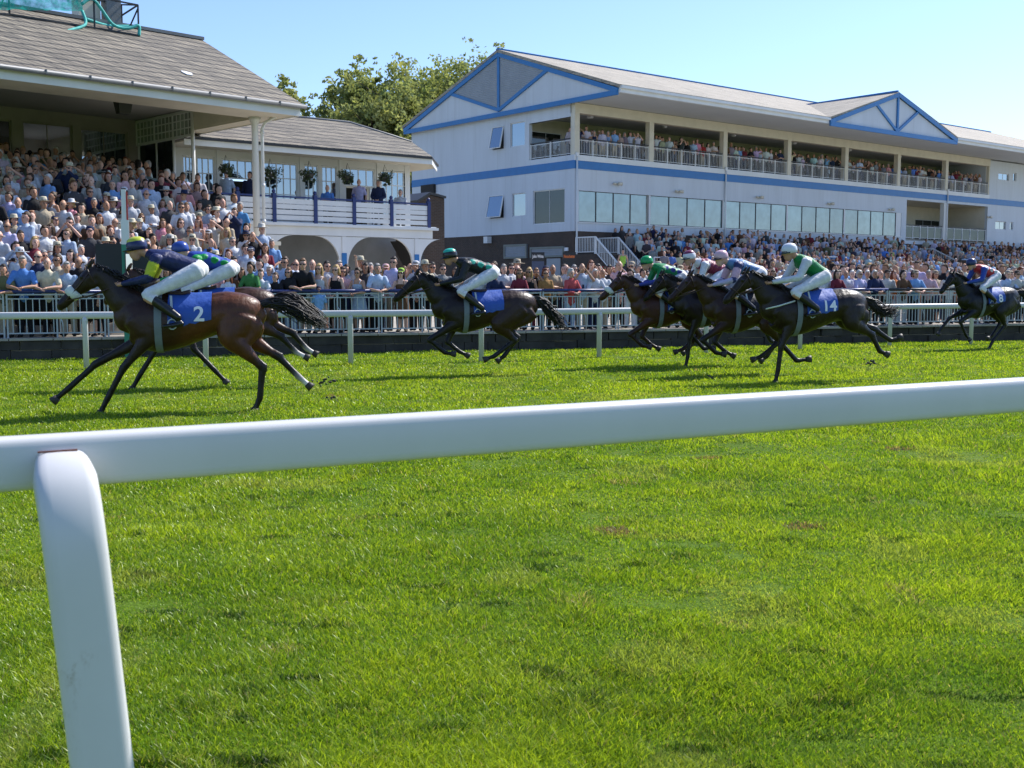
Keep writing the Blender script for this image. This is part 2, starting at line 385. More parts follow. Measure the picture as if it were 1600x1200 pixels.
# ---------------------------------------------------------------- grass blades
def grass():
    R = np.random.RandomState(5); N = 760000
    y0, y1 = 3.1, 31.0
    y = y0 * (y1 / y0) ** R.rand(N); x = (R.rand(N) - .5) * 2 * (y * .492 + .15)
    lim = WP.y + (x - WP.x) * .325 - .1; k = y < lim; x, y = x[k], y[k]; N = len(x)
    tuft = vnoise(x, y, .28, 11) * .6 + vnoise(x, y, .9, 12) * .4
    thin = (vnoise(x, y, .35, 21) > .92) & (R.rand(N) > .35)
    k = ~thin; x, y, tuft = x[k], y[k], tuft[k]; N = len(x)
    dist = np.maximum(y, 3.2); wid = .0014 + .00074 * dist * (.7 + .6 * R.rand(N)); hgt = (.017 + .022 * R.rand(N)) * (.1 + 1.8 * tuft) * (1 + .012 * dist)
    hgt *= np.where(R.rand(N) > .985, 1.7, 1)
    lay = vnoise(x, y, 1.1, 31) * 6.28 * 1.5; ang = lay + R.randn(N) * 1.9; lean = hgt * (.35 + .75 * R.rand(N))
    face = R.rand(N) * 6.283; z = gz(x, y) - .004
    wx, wy = np.cos(face) * wid / 2, np.sin(face) * wid / 2; lx, ly = np.cos(ang) * lean, np.sin(ang) * lean
    V = np.empty((N, 5, 3), 'f4')
    V[:, 0] = np.stack([x - wx, y - wy, z], -1); V[:, 1] = np.stack([x + wx, y + wy, z], -1)
    V[:, 2] = np.stack([x + lx * .35 + wx * .85, y + ly * .35 + wy * .85, z + hgt * .62], -1); V[:, 3] = np.stack([x + lx * .35 - wx * .85, y + ly * .35 - wy * .85, z + hgt * .62], -1)
    V[:, 4] = np.stack([x + lx, y + ly, z + hgt], -1)
    b = np.arange(N)[:, None] * 5
    me = np_mesh('grass', V.reshape(-1, 3), [b + np.array([[0, 1, 2, 3]]), b + np.array([[3, 2, 4]])])
    big = vnoise(x, y, 2.2, 41); mid = vnoise(x, y, .5, 42); s = np.clip(.30 + .3 * big + .45 * (mid - .5) + .4 * (tuft - .5) + .28 * R.randn(N), 0, 1)[:, None]  # tuft shading put into blade colour: hollows darker, tall clumps lighter
    col = np.array([[.108, .215, .012]]) * (1 - s) + np.array([[.355, .45, .026]]) * s
    for _ in range(190):
        dv = 3.6 * (20 / 3.6) ** R.rand(); du = (R.rand() - .5) * .98 * dv; sx_, sy_ = R.uniform(.03, .15), R.uniform(.02, .06); e_ = ((x - du) / sx_) ** 2 + ((y - dv) / sy_) ** 2
        q = e_ < .6 + .8 * R.rand(N); col[q] *= np.array([.30, .38, .45]); q2 = (e_ > 1.4) & (e_ < 4) & (R.rand(N) > .6); col[q2] = col[q2] * .8 + np.array([.09, .09, .035])
    dk = vnoise(x * .6, y, .26, 61) * .7 + vnoise(x, y, .10, 62) * .3 > .78; col[dk] *= .8; pale = vnoise(x, y, .6, 63) > .8; col[pale] = col[pale] * .75 + np.array([.10, .10, .03])
    dry = (R.rand(N) > .955) | ((vnoise(x, y, .35, 51) > .93) & (R.rand(N) > .6)); col[dry] = np.array([.36, .33, .12]) * (.6 + .5 * R.rand(dry.sum()))[:, None]
    for (u, v_) in ((1105, 717), (1255, 820), (520, 620), (1405, 700), (960, 830)):
        p = on_z(u, v_); q = (((x - p.x) / .16) ** 2 + ((y - p.y) / .12) ** 2 < R.rand(N) * 1.3); col[q] = np.array([.22, .16, .08]); 
    a = me.color_attributes.new('Col', 'FLOAT_COLOR', 'POINT')
    a.data.foreach_set('color', np.repeat(np.hstack([col, np.ones((N, 1))]), 5, 0).astype('f4').ravel())
    m = Mat('grass_blade'); at = m.N('ShaderNodeAttribute', attribute_name='Col')
    d = m.N('ShaderNodeBsdfDiffuse'); t = m.N('ShaderNodeBsdfTranslucent'); g = m.N('ShaderNodeBsdfGlossy'); g.inputs['Roughness'].default_value = .36; g.inputs['Color'].default_value = (.9, .95, .8, 1)
    m.L(at.outputs['Color'], d.inputs['Color']); m.L(m.mix(1.0, at.outputs['Color'], (1.35, 1.3, .8), 'MULTIPLY'), t.inputs['Color'])
    x1 = m.N('ShaderNodeMixShader'); x1.inputs[0].default_value = .52; m.L(d.outputs[0], x1.inputs[1]); m.L(t.outputs[0], x1.inputs[2])
    x2 = m.N('ShaderNodeMixShader'); x2.inputs[0].default_value = .024; m.L(x1.outputs[0], x2.inputs[1]); m.L(g.outputs[0], x2.inputs[2]); m.L(x2.outputs[0], m.out.inputs[0])
    o = link_mesh('grass', me, m.m); tag(o, kind='stuff')
grass()
# ---------------------------------------------------------------- far running rail on the track's inside
RB = [(135, 576), (322, 573.3), (548, 569.3), (752, 564.7), (936, 558.8), (1103, 552.3), (1250, 546.8), (1390, 541.6), (1517, 537.6)]
pts = [on_z(*p) for p in RB]
pts = [pts[0] * 3 - pts[1] * 2, pts[0] * 2 - pts[1]] + pts + [pts[-1] * 2 - pts[-2], pts[-1] * 3 - pts[-2] * 2, pts[-1] * 4 - pts[-2] * 3]
def d_rail(path, w, h, name, parent, ex=.7):
    """rail of rounded section along path (z = rail top)"""
    P = [Vector(p) for p in path]; mb = MB(); ring = []
    for i in range(20):
        a = 2 * PI * i / 20; ca, sa = math.cos(a), math.sin(a)
        ring.append((abs(ca) ** ex * math.copysign(1, ca) * w / 2, abs(sa) ** ex * math.copysign(1, sa) * h / 2))
    vs = []; n = len(P)
    for i, p in enumerate(P):
        t = (P[min(i + 1, n - 1)] - P[max(i - 1, 0)]); t.z = 0; t.normalize(); s = Vector((t.y, -t.x, 0))
        vs += [p + s * q[0] + Vector((0, 0, q[1] - h / 2)) for q in ring]
    fs = [[i * 20 + j, i * 20 + (j + 1) % 20, (i + 1) * 20 + (j + 1) % 20, (i + 1) * 20 + j] for i in range(n - 1) for j in range(20)]
    mb.add(vs, fs + [list(range(20))[::-1], [(n - 1) * 20 + j for j in range(20)]], 0, True)
    return mb.build(name, M['pvc'], parent)
base = pts[5].copy()
rr = empty('running_rail', base, 0, 'white plastic running rail on posts beyond the galloping horses', 'running rail')
top = [Vector(q) for q in spline([(p.x, p.y, 1.1) for p in pts], 4)]
d_rail([p - base for p in top], .10, .135, 'rail', rr)
for i, p in enumerate(pts):
    mb = MB(); q = p - base
    mb.tube([(q.x, q.y + .01, -.05), (q.x, q.y + .01, .80), (q.x, q.y + .0, .92), (q.x, q.y, 1.0)], [(.055, .045), (.055, .045), (.058, .048), (.065, .052)], 12, ref=(1, 0, 0)); mb.build('post', M['pvc'], rr)
for i in (6, 9):   # sleeves where two rail lengths meet
    pass
# ---------------------------------------------------------------- near running rail
A = on_z(0, 683, 1.38); B = on_z(1600, 590, 1.38); dirn = (B - A).normalized()
base = Vector((A.x, A.y, 0)); nr = empty('running_rail', base, 0, 'thick white running rail close to the camera with one curved post', 'running rail')
d_rail([A - dirn * 3 - base, A - dirn * 1 - base, A + dirn * .5 - base, A + dirn * 2 - base, B - base, B + dirn * 1.5 - base, B + dirn * 5 - base], .07, .106, 'rail', nr, .45)
nrm = Vector((dirn.y, -dirn.x, 0)); 
pc = on_z(88, 703, 1.35)
# the post: a broad gooseneck that leaves the rail's near face and bends down to the turf
path = []
c0 = A + dirn * ((pc - A).dot(dirn)); c0.z = 0
for s, z in ((.0, 1.318), (.03, 1.322), (.055, 1.318), (.08, 1.304), (.103, 1.28), (.12, 1.245), (.131, 1.2), (.137, 1.14), (.14, 1.05), (.141, .9), (.142, .6), (.142, .3), (.142, -.1)):
    path.append(c0 + nrm * s + dirn * (.006 + .076 * (1.33 - z)) + Vector((0, 0, z)) - base)
mb = MB(); W2, T2, SEG = .0575, .030, 24; vs = []; n = len(path)
path = [Vector(q) for q in spline([tuple(p) for p in path], 4)]; n = len(path)
for i, p in enumerate(path):
    t = (path[min(i + 1, n - 1)] - path[max(i - 1, 0)]).normalized(); b = t.cross(dirn).normalized()
    for j in range(SEG):
        a = 2 * PI * j / SEG; ca, sa = math.cos(a), math.sin(a)
        vs.append(p + dirn * (abs(ca) ** .45 * math.copysign(W2 * min(1, .70 + .30 * min(1, i / 13)), ca)) + b * (abs(sa) ** .6 * math.copysign(T2, sa)))
mb.add(vs, [[i * SEG + j, i * SEG + (j + 1) % SEG, (i + 1) * SEG + (j + 1) % SEG, (i + 1) * SEG + j] for i in range(n - 1) for j in range(SEG)] + [list(range(SEG))[::-1], [(n - 1) * SEG + j for j in range(SEG)]], 0, True)
m = Mat('weathered_plastic'); v = m.coord(); n1 = m.noise(v, 3, 5); n2 = m.noise(m.coord(scale=(1, 1, .6)), 34, 5, .75); n3 = m.noise(m.coord(scale=(1, 1, .7)), 5, 3)
c = m.ramp(n1, [(.3, (.55, .545, .54)), (.7, (.61, .605, .60))])
dirt = m.mix(1.0, m.ramp(n2, [(.54, (0, 0, 0)), (.66, (1, 1, 1))]), m.ramp(n3, [(.52, (0, 0, 0)), (.62, (1, 1, 1))]), 'MULTIPLY')
m.base(m.mix(dirt, c, (.36, .31, .25))).set(rough=.33); post = mb.build('post', m.m, nr)
mb = MB(); q = path[3]
a1, b1 = c0 + nrm * .045 - dirn * .036 + Vector((0, 0, 1.352)) - base, c0 + nrm * .045 + dirn * .036 + Vector((0, 0, 1.352)) - base
mb.bar(a1, b1, .005, .003); mb.build('fixing_strip', paint('rust', (.16, .05, .025), .8, .3, 40), nr)
# ---------------------------------------------------------------- crowd barriers on the coping
def barrier_panel(dark):
    root = empty('crowd_barrier'); Lp = 2.04
    mb = MB(); mb.tube([(0, 0, 1.0), (Lp - .012, 0, 1.0)], .036, 10, ref=(0, 0, 1)); mb.build('handrail', M['metal_dark'] if dark else M['navy'], root)
    mb = MB()
    for z, r in ((.935, .014), (.845, .012), (.10, .014)): mb.bar((.02, 0, z), (Lp - .03, 0, z), r * 2, r * 2)
    for x in (.03, Lp / 2, Lp - .04): mb.bar((x, 0, 0), (x, 0, .97), .034, .034)
    for i in range(3):
        cx = Lp * (i + .5) / 3; mb.tube([(cx + .032 * math.cos(a), 0, .89 + .032 * math.sin(a)) for a in [k * PI / 4 for k in range(9)]], .007, 5, cap=False)
    mb.tube([(Lp / 2, -.03, .62), (Lp / 2 + .05, -.06, .55), (Lp / 2 + .12, -.09, .30), (Lp / 2 + .13, -.1, 0)], .014, 6)
    mb.build('frame', M['metal'], root)
    mb = MB(); nb = 15 if not dark else 20
    for i in range(1, nb): mb.bar((Lp * i / nb, 0, .11), (Lp * i / nb, 0, .84), .019, .019)
    mb.build('bar_infill', M['metal'], root)
    return root
BY = .10; n_b = 0; srcs = {}
names = ['far left end', 'second', 'third']
bx0 = WALL.x_of(-160, BY); k = 0; BARR = []
while True:
    x = bx0 + 2.04 * k; p = WALL.w(x, BY, PLAT + .014); u = proj(p)[0]
    if u > 1640: break
    BARR.append((k, p, u)); k += 1
where = ['at the far left picture edge', 'before the men leaning left of the winning post', 'behind the lead horse beside the winning post', 'behind the body of the lead horse',
         'behind the rump and tail of the lead horse', 'in front of the small child in a dark cap', 'in front of the woman in a blue floral dress', 'behind the head of the black horse', 'behind the saddle of the black horse',
         'behind the black horse\'s tail', 'in front of the woman in a coral red jacket', 'behind the chestnut horse with a white noseband', 'behind the middle of the bunched horses', 'behind the bunched horses below the pink cap',
         'behind the number fourteen horse', 'behind the number fourteen horse\'s tail', 'in front of the man in a navy jumper', 'in front of the man in the pale pink shirt', 'behind the far right black horse', 'beyond the far right black horse']
for k, p, u in BARR:
    dark = u > 1290
    if dark not in srcs: srcs[dark] = barrier_panel(dark); o = srcs[dark]
    else: o = copy_tree(srcs[dark])
    o.location = p; o.rotation_euler = (0, 0, WA)
    tag(o, ('barred barrier with dark top rail ' if dark else 'barred barrier with blue top rail ') + (where[min(k, len(where) - 1)]), 'crowd barrier', 'barred crowd barriers along the edge of the apron')
# winning post with its mirror and the black board behind it
pp = WALL.w(WALL.xz(198, 440, -.28)[0], -.28, 0)
wp = empty('winning_post', pp, WA, 'white topped green winning post in front of the covered terrace', 'winning post')
zt = lambda v: on_y(198, v, pp.y).z
mb = MB(); mb.box(-.085, -.06, 0, .085, .06, zt(382)); mb.build('lower_post', M['green'], wp)
mb = MB(); mb.box(-.082, -.058, zt(382) + .001, .082, .058, zt(344)); mb.box(-.06, -.05, zt(344), .035, .05, zt(296)); mb.build('upper_post', M['white'], wp)
mb = MB(); mb.box(.037, -.05, zt(344) + .002, .07, .05, zt(300)); mb.build('red_stripe', M['red'], wp)
mb = MB(); mb.box(-.02, -.12, zt(442), .15, -.062, zt(394)); mb.build('mirror_frame', M['black'], wp)
mb = MB(); mb.box(.0, -.128, zt(440), .13, -.1225, zt(397)); mb.build('mirror', M['mirror'], wp)
x0 = WALL.xz(151, 440, .55)[0]; x1 = WALL.xz(236, 440, .55)[0]; bz = WALL.xz(180, 381, .55)[1]
bb = empty('board', WALL.w((x0 + x1) / 2, .55, PLAT), WA, 'large plain black board standing behind the winning post', 'board')
hw = (x1 - x0) / 2
mb = MB(); mb.box(-hw, -.03, .75, hw, .03, bz - PLAT); mb.build('panel', M['black'], bb)
for s in (-1, 1):
    mb = MB(); mb.box(s * hw * .8 - .03, .032, 0, s * hw * .8 + .03, .09, 1.4); mb.build('leg', M['metal_dark'], bb)
def cells(a0, a1, z0, z1, holes):
    A = sorted({a0, a1, *[h[0] for h in holes], *[h[1] for h in holes]}); A = [a for a in A if a0 <= a <= a1]; out = []
    for i in range(len(A) - 1):
        xa, xb = A[i], A[i + 1]; hs = sorted([(h[2], h[3]) for h in holes if h[0] < (xa + xb) / 2 < h[1]]); z = z0
        for h in hs:
            if h[0] > z: out.append((xa, xb, z, h[0]))
            z = max(z, h[1])
        if z < z1: out.append((xa, xb, z, z1))
    return out
def wall(name, a0, a1, z0, z1, holes, p0, p1, mat, parent, axis='x'):
    mb = MB()
    for a, b, c, d in cells(a0, a1, z0, z1, holes):
        if axis == 'x': mb.box(a, p0, c, b, p1, d)
        else: mb.box(p0, a, c, p1, b, d)
    return mb.build(name, mat, parent)
def window(parent, a0, a1, z0, z1, p, nx=1, nz=1, fm='white', gm='glass', fr=.05, bar=.025, axis='x', name='window', out=-1, splits=None):
    """frame with its pane as a sub-part; out=-1: the outside is towards negative p"""
    mb = MB(); t = .03
    def bx(a, b, c, d, q0, q1):
        (mb.box(a, q0, c, b, q1, d) if axis == 'x' else mb.box(q0, a, c, q1, b, d))
    q0, q1 = p + out * t, p - out * t
    bx(a0, a1, z0, z0 + fr, q0, q1); bx(a0, a1, z1 - fr, z1, q0, q1); bx(a0, a0 + fr, z0 + fr, z1 - fr, q0, q1); bx(a1 - fr, a1, z0 + fr, z1 - fr, q0, q1)
    for i in range(1, nx):
        a = a0 + (a1 - a0) * i / nx; bx(a - bar / 2, a + bar / 2, z0 + fr, z1 - fr, p + out * .02, p - out * .02)
    zs = splits if splits is not None else [z0 + (z1 - z0) * i / nz for i in range(1, nz)]
    for z in zs: bx(a0 + fr, a1 - fr, z - bar / 2, z + bar / 2, p + out * .018, p - out * .018)
    o = mb.build(name, M[fm], parent)
    mb = MB(); (mb.box(a0 + fr * .5, p - .004, z0 + fr * .5, a1 - fr * .5, p + .004, z1 - fr * .5) if axis == 'x' else mb.box(p - .004, a0 + fr * .5, z0 + fr * .5, p + .004, a1 - fr * .5, z1 - fr * .5))
    mb.build('pane', M[gm], o); return o
def railing(parent, a0, a1, z, p, h, n, mat='white', axis='x', bars=11, top='metal_dark', name='railing', glass=False, post=.07):
    mb = MB(); bx = lambda a, b, c, d, q0, q1: (mb.box(a, q0, c, b, q1, d) if axis == 'x' else mb.box(q0, a, c, q1, b, d))
    L = (a1 - a0) / n
    for i in range(n + 1):
        a = a0 + L * i; bx(a - post / 2, a + post / 2, z, z + h - .03, p - .035, p + .035)
    for zz in (z + .08, z + h - .12): bx(a0, a1, zz, zz + .035, p - .018, p + .018)
    if not glass:
        for i in range(n):
            for j in range(1, bars):
                a = a0 + L * i + L * j / bars; bx(a - .0085, a + .0085, z + .115, z + h - .12, p - .008, p + .008)
    o = mb.build(name, M[mat], parent)
    mb = MB(); bx(a0, a1, z + h - .03, z + h + .03, p - .04, p + .04); mb.build('handrail', M[top], o)
    if glass:
        mb = MB(); bx(a0 + .05, a1 - .05, z + .12, z + h - .13, p - .006, p + .006); mb.build('glass_infill', M['glass_grey'], o)
    return o
# ================================================================ the big two storey grandstand (frame G)
G = Frame(3.7, 66.0, 39.0)
gs = empty('grandstand', G.o, G.a, 'large white two storey grandstand with blue bands and blue framed gables', 'grandstand')
XE, DEP = 72.0, 13.7
COLX = [0.14, 6.45, 13.5, 20.4, 27.3, 34.3, 41.4, 48.4]
Z_BR, Z_WB, Z_WT, Z_B0, Z_B1, Z_FL, Z_BT, Z_EV = 4.68, 5.24, 7.08, 8.35, 8.84, 9.17, 11.6, 12.2
# brick plinth storey
mb = MB()
for a, b, c, d in cells(0, 35.2, 0.2, Z_BR, []): mb.box(a, 0.02, c, b, .3, d)
mb.box(35.2, .02, .2, XE, .3, Z_BR)
mb.box(.02, .3, .2, .3, 17.2, Z_BR)
mb.build('brick_base', M['brick'], gs)
# front wall of the first floor: window strip, then the open recess
R0, R1 = 35.6, 48.3
H = [(.35, 34.9, Z_WB, Z_WT), (R0, R1, 4.95, 8.15), (49.7, 51.6, 6.25, 6.95), (52.3, 52.9, 6.25, 6.95)]
wall('front_wall', 0, XE, Z_BR, Z_FL, H, 0, .25, M['wall_white'], gs)
wall('front_wall', 48.42, XE, Z_FL, Z_EV - .1, [(49.9, 51.8, 10.55, 11.15), (52.5, 53.1, 10.6, 11.3)], .0, .25, M['wall_white'], gs)
for a, b, c, d in ((49.7, 51.6, 6.25, 6.95), (52.3, 52.9, 6.25, 6.95), (49.9, 51.8, 10.55, 11.15), (52.5, 53.1, 10.6, 11.3)): window(gs, a, b, c, d, .12, 2 if b - a > 1 else 1)
# gable side wall
yz = lambda u, v: G.yz(u, v, 0.0)
def rect(u0, v0, u1, v1):
    a = yz(u0, v0); b = yz(u1, v1); return (min(a[0], b[0]), max(a[0], b[0]), min(a[1], b[1]), max(a[1], b[1]))
WA_, WB_, WC_, WD_ = rect(770, 200, 787, 232), rect(797, 193, 820, 227), rect(765, 307, 787, 340), rect(800, 303, 821, 337)
WL_ = rect(833, 299, 882, 348); BO = (.35, 4.2, Z_FL, Z_BT - .2)
WA_ = (4.9 + 4.1, 4.9 + 5.05, 10.05, 11.3) if False else WA_
Hs = [WA_, WB_, WC_, WD_, WL_, BO]
wall('side_wall', 0.25, 17.2, Z_BR, Z_EV, Hs, 0, .25, M['wall_white'], gs, 'y')
mb = MB(); mb.box(0, 0, Z_FL, .0, .0, Z_FL)
for W_ in (WB_, WD_): window(gs, *W_, .1, axis='y', gm='glass')
window(gs, *WL_, .1, 2, axis='y', gm='glass_dark')
for W_ in (WA_, WC_):      # top hung casements standing open
    mb = MB(); mb.box(.12, W_[0], W_[2], .16, W_[1], W_[3]); mb.build('window_opening', M['dark_in'], gs)
    a0, a1, z0, z1 = W_; o_ = .30
    mb = MB(); P = lambda a, s: (-o_ * (1 - s) - .02, a, z1 + (z0 - z1) * (1 - s) * .96)
    for q0, q1 in ((P(a0, 0), P(a0, 1)), (P(a1, 0), P(a1, 1)), (P(a0, 0), P(a1, 0)), (P(a0, 1), P(a1, 1))): mb.bar(q0, q1, .07, .05)
    f_ = mb.build('open_casement', M['white'], gs)
    mb = MB(); mb.slab([P(a0 + .03, .03), P(a1 - .03, .03), P(a1 - .03, .97), P(a0 + .03, .97)], (.008, 0, 0)); mb.build('pane', M['glass'], f_)
# blue bands round front and side
mb = MB(); mb.box(-.03, -.03, Z_B0, XE, -.0025, Z_B1); mb.box(-.03, -.0025, Z_B0, -.0025, 17.2, Z_B1); mb.build('blue_band', M['blue'], gs)
mb = MB(); mb.box(-.04, -.06, Z_FL - .34, 48.4, -.002, Z_FL - .02); mb.build('balcony_edge', M['white'], gs)
# window strip
bays = [(.35, 6.2)] + [(COLX[i] + .05, COLX[i + 1] - .1) for i in range(1, 5)]
for i, (a, b) in enumerate(bays):
    n = 4
    for j in range(n): window(gs, a + (b - a) * j / n, a + (b - a) * (j + 1) / n, Z_WB, Z_WT, .09, fr=.035, fm='metal_dark', gm='glass_pale')
mb = MB()
for a_, b_ in [(COLX[i] - .1, COLX[i] + .05) for i in range(1, 5)] + [(34.2, 34.9)]:
    mb = MB(); mb.box(a_, .03, Z_WB, b_, .2, Z_WT); mb.build('window_pier', M['white'], gs)
mb = MB(); mb.box(.3, -.05, Z_WB - .07, 34.95, -.002, Z_WB - .005); mb.build('window_sill', M['white'], gs)
# balcony floor, back wall, ceiling, columns
mb = MB(); mb.box(.25, .25, Z_FL - .25, 48.4, 4.9, Z_FL); mb.build('balcony_floor', M['concrete'], gs)
Hb = []
for i in range(7):
    a, b = COLX[i] + .6, COLX[i + 1] - .5; Hb += [(a, a + 2.6, Z_FL + .1, Z_FL + 1.95), (a + 3.0, min(b, a + 5.2), Z_FL + .1, Z_FL + 1.95)]
wall('balcony_back_wall', .25, 48.4, Z_FL, Z_BT + .3, Hb, 4.9, 5.1, M['cream'], gs)
for h in Hb: window(gs, *h, 5.0, 2, gm='glass_dark')
mb = MB(); mb.box(48.2, .25, Z_FL, 48.42, 5.1, Z_BT + .3); mb.build('balcony_end_wall', M['wall_white'], gs)
mb = MB(); mb.box(.3, .2, Z_BT + .31, 48.4, 5.1, Z_BT + .36); mb.build('balcony_ceiling', M['soffit'], gs)
for i, x in enumerate(COLX):
    mb = MB(); w_ = .28 if i else .26; mb.box(x - .14 if i else .0, 0.003, Z_FL, x + .26 if i < 7 else x, .36, Z_BT)
    mb.build('column', M['cream'], gs)
mb = MB(); mb.box(.0, -.02, Z_BT, 48.42, .4, Z_EV - .02); mb.box(0.01, .4, Z_BT - .2, .35, 4.2, Z_EV - .02); mb.build('eaves_beam', M['cream'], gs)
for i in range(8 - 1):
    a, b = (COLX[i] + .26 if i else .36), COLX[i + 1] - .14; railing(gs, a, b, Z_FL, .1, .98, 5, bars=9)
railing(gs, .4, 4.16, Z_FL, .1, .98, 2, axis='y', bars=16)
for i in range(7):
    for k in (.5,):
        mb = MB(); cx = COLX[i] + (COLX[i + 1] - COLX[i]) * k; mb.lathe([(.16, 0), (.2, .05), (.2, .12)], 12, (cx, 2.2, Z_BT + .19)); mb.build('ceiling_lamp', M['print'], gs)
RW0, RW1 = G.x_of(1427, 4.2), G.x_of(1466, 4.2)
# recess with glass balustrade at first floor
mb = MB(); mb.box(R0, .25, 4.95, R1, 4.2, 5.1); mb.build('recess_floor', M['concrete'], gs)
wall('recess_back_wall', R0, R1, 5.1, 8.15, [(RW0, RW1, 5.1, 7.1)], 4.2, 4.4, M['cream'], gs)
window(gs, RW0, RW1, 5.1, 7.1, 4.3, 3, gm='glass_dark')
mb = MB(); mb.box(R0 - .1, .25, 5.1, R0, 4.2, 8.15); mb.box(R1, .25, 5.1, R1 + .1, 4.2, 8.15); mb.box(R0, .25, 8.15, R1, 4.4, 8.3); mb.build('recess_lining', M['cream'], gs)
mb = MB(); mb.box(41.2, .002, 5.1, 41.7, .36, 8.15); mb.build('column', M['white'], gs)
for a, b in ((R0, 41.2), (41.7, R1)): railing(gs, a + .05, b - .05, 5.1, .12, 1.1, 5, glass=True)
# downpipes and lamps
for x in (.12, 13.55, 41.55):
    mb = MB(); mb.tube([(x, -.09, 2.8 if x > 1 else .5), (x, -.09, Z_FL - .1)], .055, 8, ref=(1, 0, 0)); mb.box(x - .09, -.16, Z_FL - .12, x + .09, -.03, Z_FL + .1); mb.build('downpipe', M['white'], gs)
for u, v in ((965, 287), (1061, 299), (1187, 308), (1298, 318), (1393, 327), (1546, 339)):
    x, z = G.xz(u, v, -.2); mb = MB()
    mb.tube([(x - .28, -.16, z), (x - .1, -.16, z)], [(.07, .07), (.05, .05)], 8, ref=(0, 0, 1)); mb.tube([(x - .1, -.1, z), (x + .1, -.1, z)], .03, 6, ref=(0, 0, 1)); mb.tube([(x + .1, -.16, z), (x + .36, -.2, z)], [(.08, .08), (.12, .12)], 10, ref=(0, 0, 1)); mb.box(x - .04, -.1, z - .06, x + .04, -.002, z + .06)
    mb.build('floodlight', M['cream'], gs)
# gable plane and roof
YF, YB, YR, ZA = -3.95, 17.6, 6.8, 15.95
GX = -.35
def gable_tri(mb, pts, x0, x1, mat=0): mb.slab([(x0, y, z) for y, z in pts], (x1 - x0, 0, 0), mat)
mb = MB(); gable_tri(mb, [(YF + .2, Z_EV + .05), (YR, ZA - .1), (YB - .2, Z_EV + .05)], GX + .06, GX + .16)
mb.build('gable_panel', M['wall_white'], gs)
lerp = lambda p, q, t: (p[0] + (q[0] - p[0]) * t, p[1] + (q[1] - p[1]) * t)
FL_, AP, BL_ = (YF + .1, Z_EV + .2), (YR, ZA - .15), (YB - .1, Z_EV + .2); MID = (YR, Z_EV + .3)
FQ, BQ = lerp(FL_, AP, .56), lerp(BL_, AP, .52)
mb = MB(); gable_tri(mb, [MID, FQ, AP, BQ], GX + .02, GX + .055)
for i in range(34):
    z = Z_EV + .35 + i * .115
    def yat(z, p, q): return p[0] + (q[0] - p[0]) * (z - p[1]) / (q[1] - p[1])
    y0 = yat(z, MID, FQ) if z < FQ[1] else yat(z, FQ, AP); y1 = yat(z, MID, BQ) if z < BQ[1] else yat(z, BQ, AP)
    if z < ZA - .3: mb.slab([(GX + .0, y0, z), (GX + .0, y1, z), (GX + .02, y1, z + .07), (GX + .02, y0, z + .07)], (.02, 0, 0))
mb.build('louvred_vent', M['louvre'], gs)
mb = MB(); bl = lambda p, q, w, x=GX - .03: mb.bar((x, *p), (x, *q), w if False else .1, w, up=(0, -(q[1] - p[1]), (q[0] - p[0])))
def gbar(p, q, w, x, th=.1):
    p, q = Vector((x, *p)), Vector((x, *q)); t = (q - p).normalized(); nn = Vector((1, 0, 0)).cross(t) * w / 2; mb.slab([p - nn, q - nn, q + nn, p + nn], (th, 0, 0))
gbar((YF, Z_EV + .02), (YB, Z_EV + .02), .28, GX - .06, .12); gbar((YF, Z_EV + .12), (YR, ZA), .27, GX - .075, .12); gbar((YB, Z_EV + .12), (YR, ZA), .27, GX - .078, .12)
gbar(MID, AP, .22, GX - .045); gbar(MID, FQ, .21, GX - .04); gbar(MID, BQ, .21, GX - .042); mb.build('gable_frame', M['blue'], gs)
# roof slopes, hipped at the far end
XR = 61.0; rise = Vector((0, 0, .18))
mb = MB(); mb.slab([(GX - .1, YF - .1, Z_EV + .28), (XE, YF - .1, Z_EV + .28), (XR, YR, ZA + .12), (GX - .1, YR, ZA + .12)], rise)
mb.slab([(XR, YR, ZA + .12), (XE, YB + .1, Z_EV + .28), (GX - .1, YB + .1, Z_EV + .28), (GX - .1, YR, ZA + .12)], rise)
mb.slab([(XE, YF - .1, Z_EV + .28), (XE, YB + .1, Z_EV + .28), (XR, YR, ZA + .12)], rise); roof = mb.build('roof', M['tile'], gs)
mb = MB(); mb.box(GX - .1, YR - .14, ZA + .26, XR, YR + .14, ZA + .36); mb.build('ridge_cap', M['blue'], roof)
mb = MB(); mb.box(GX + .1, YF + .05, Z_EV - .0, XE - .1, -.02, Z_EV + .06); mb.box(GX + .1, .4, Z_EV - .0, XE - .1, YB - .1, Z_EV + .06); mb.build('soffit', M['soffit'], gs)
D0, D1, DM, DZ = 19.2, 35.4, 27.3, 14.92
for a, b in ((GX + .05, D0), (D1, XE)): mb = MB(); mb.box(a, YF - .16, Z_EV + .0, b, YF + .04, Z_EV + .34); mb.box(a, YF - .3, Z_EV + .22, b, YF - .155, Z_EV + .37); mb.build('gutter', M['white'], roof)
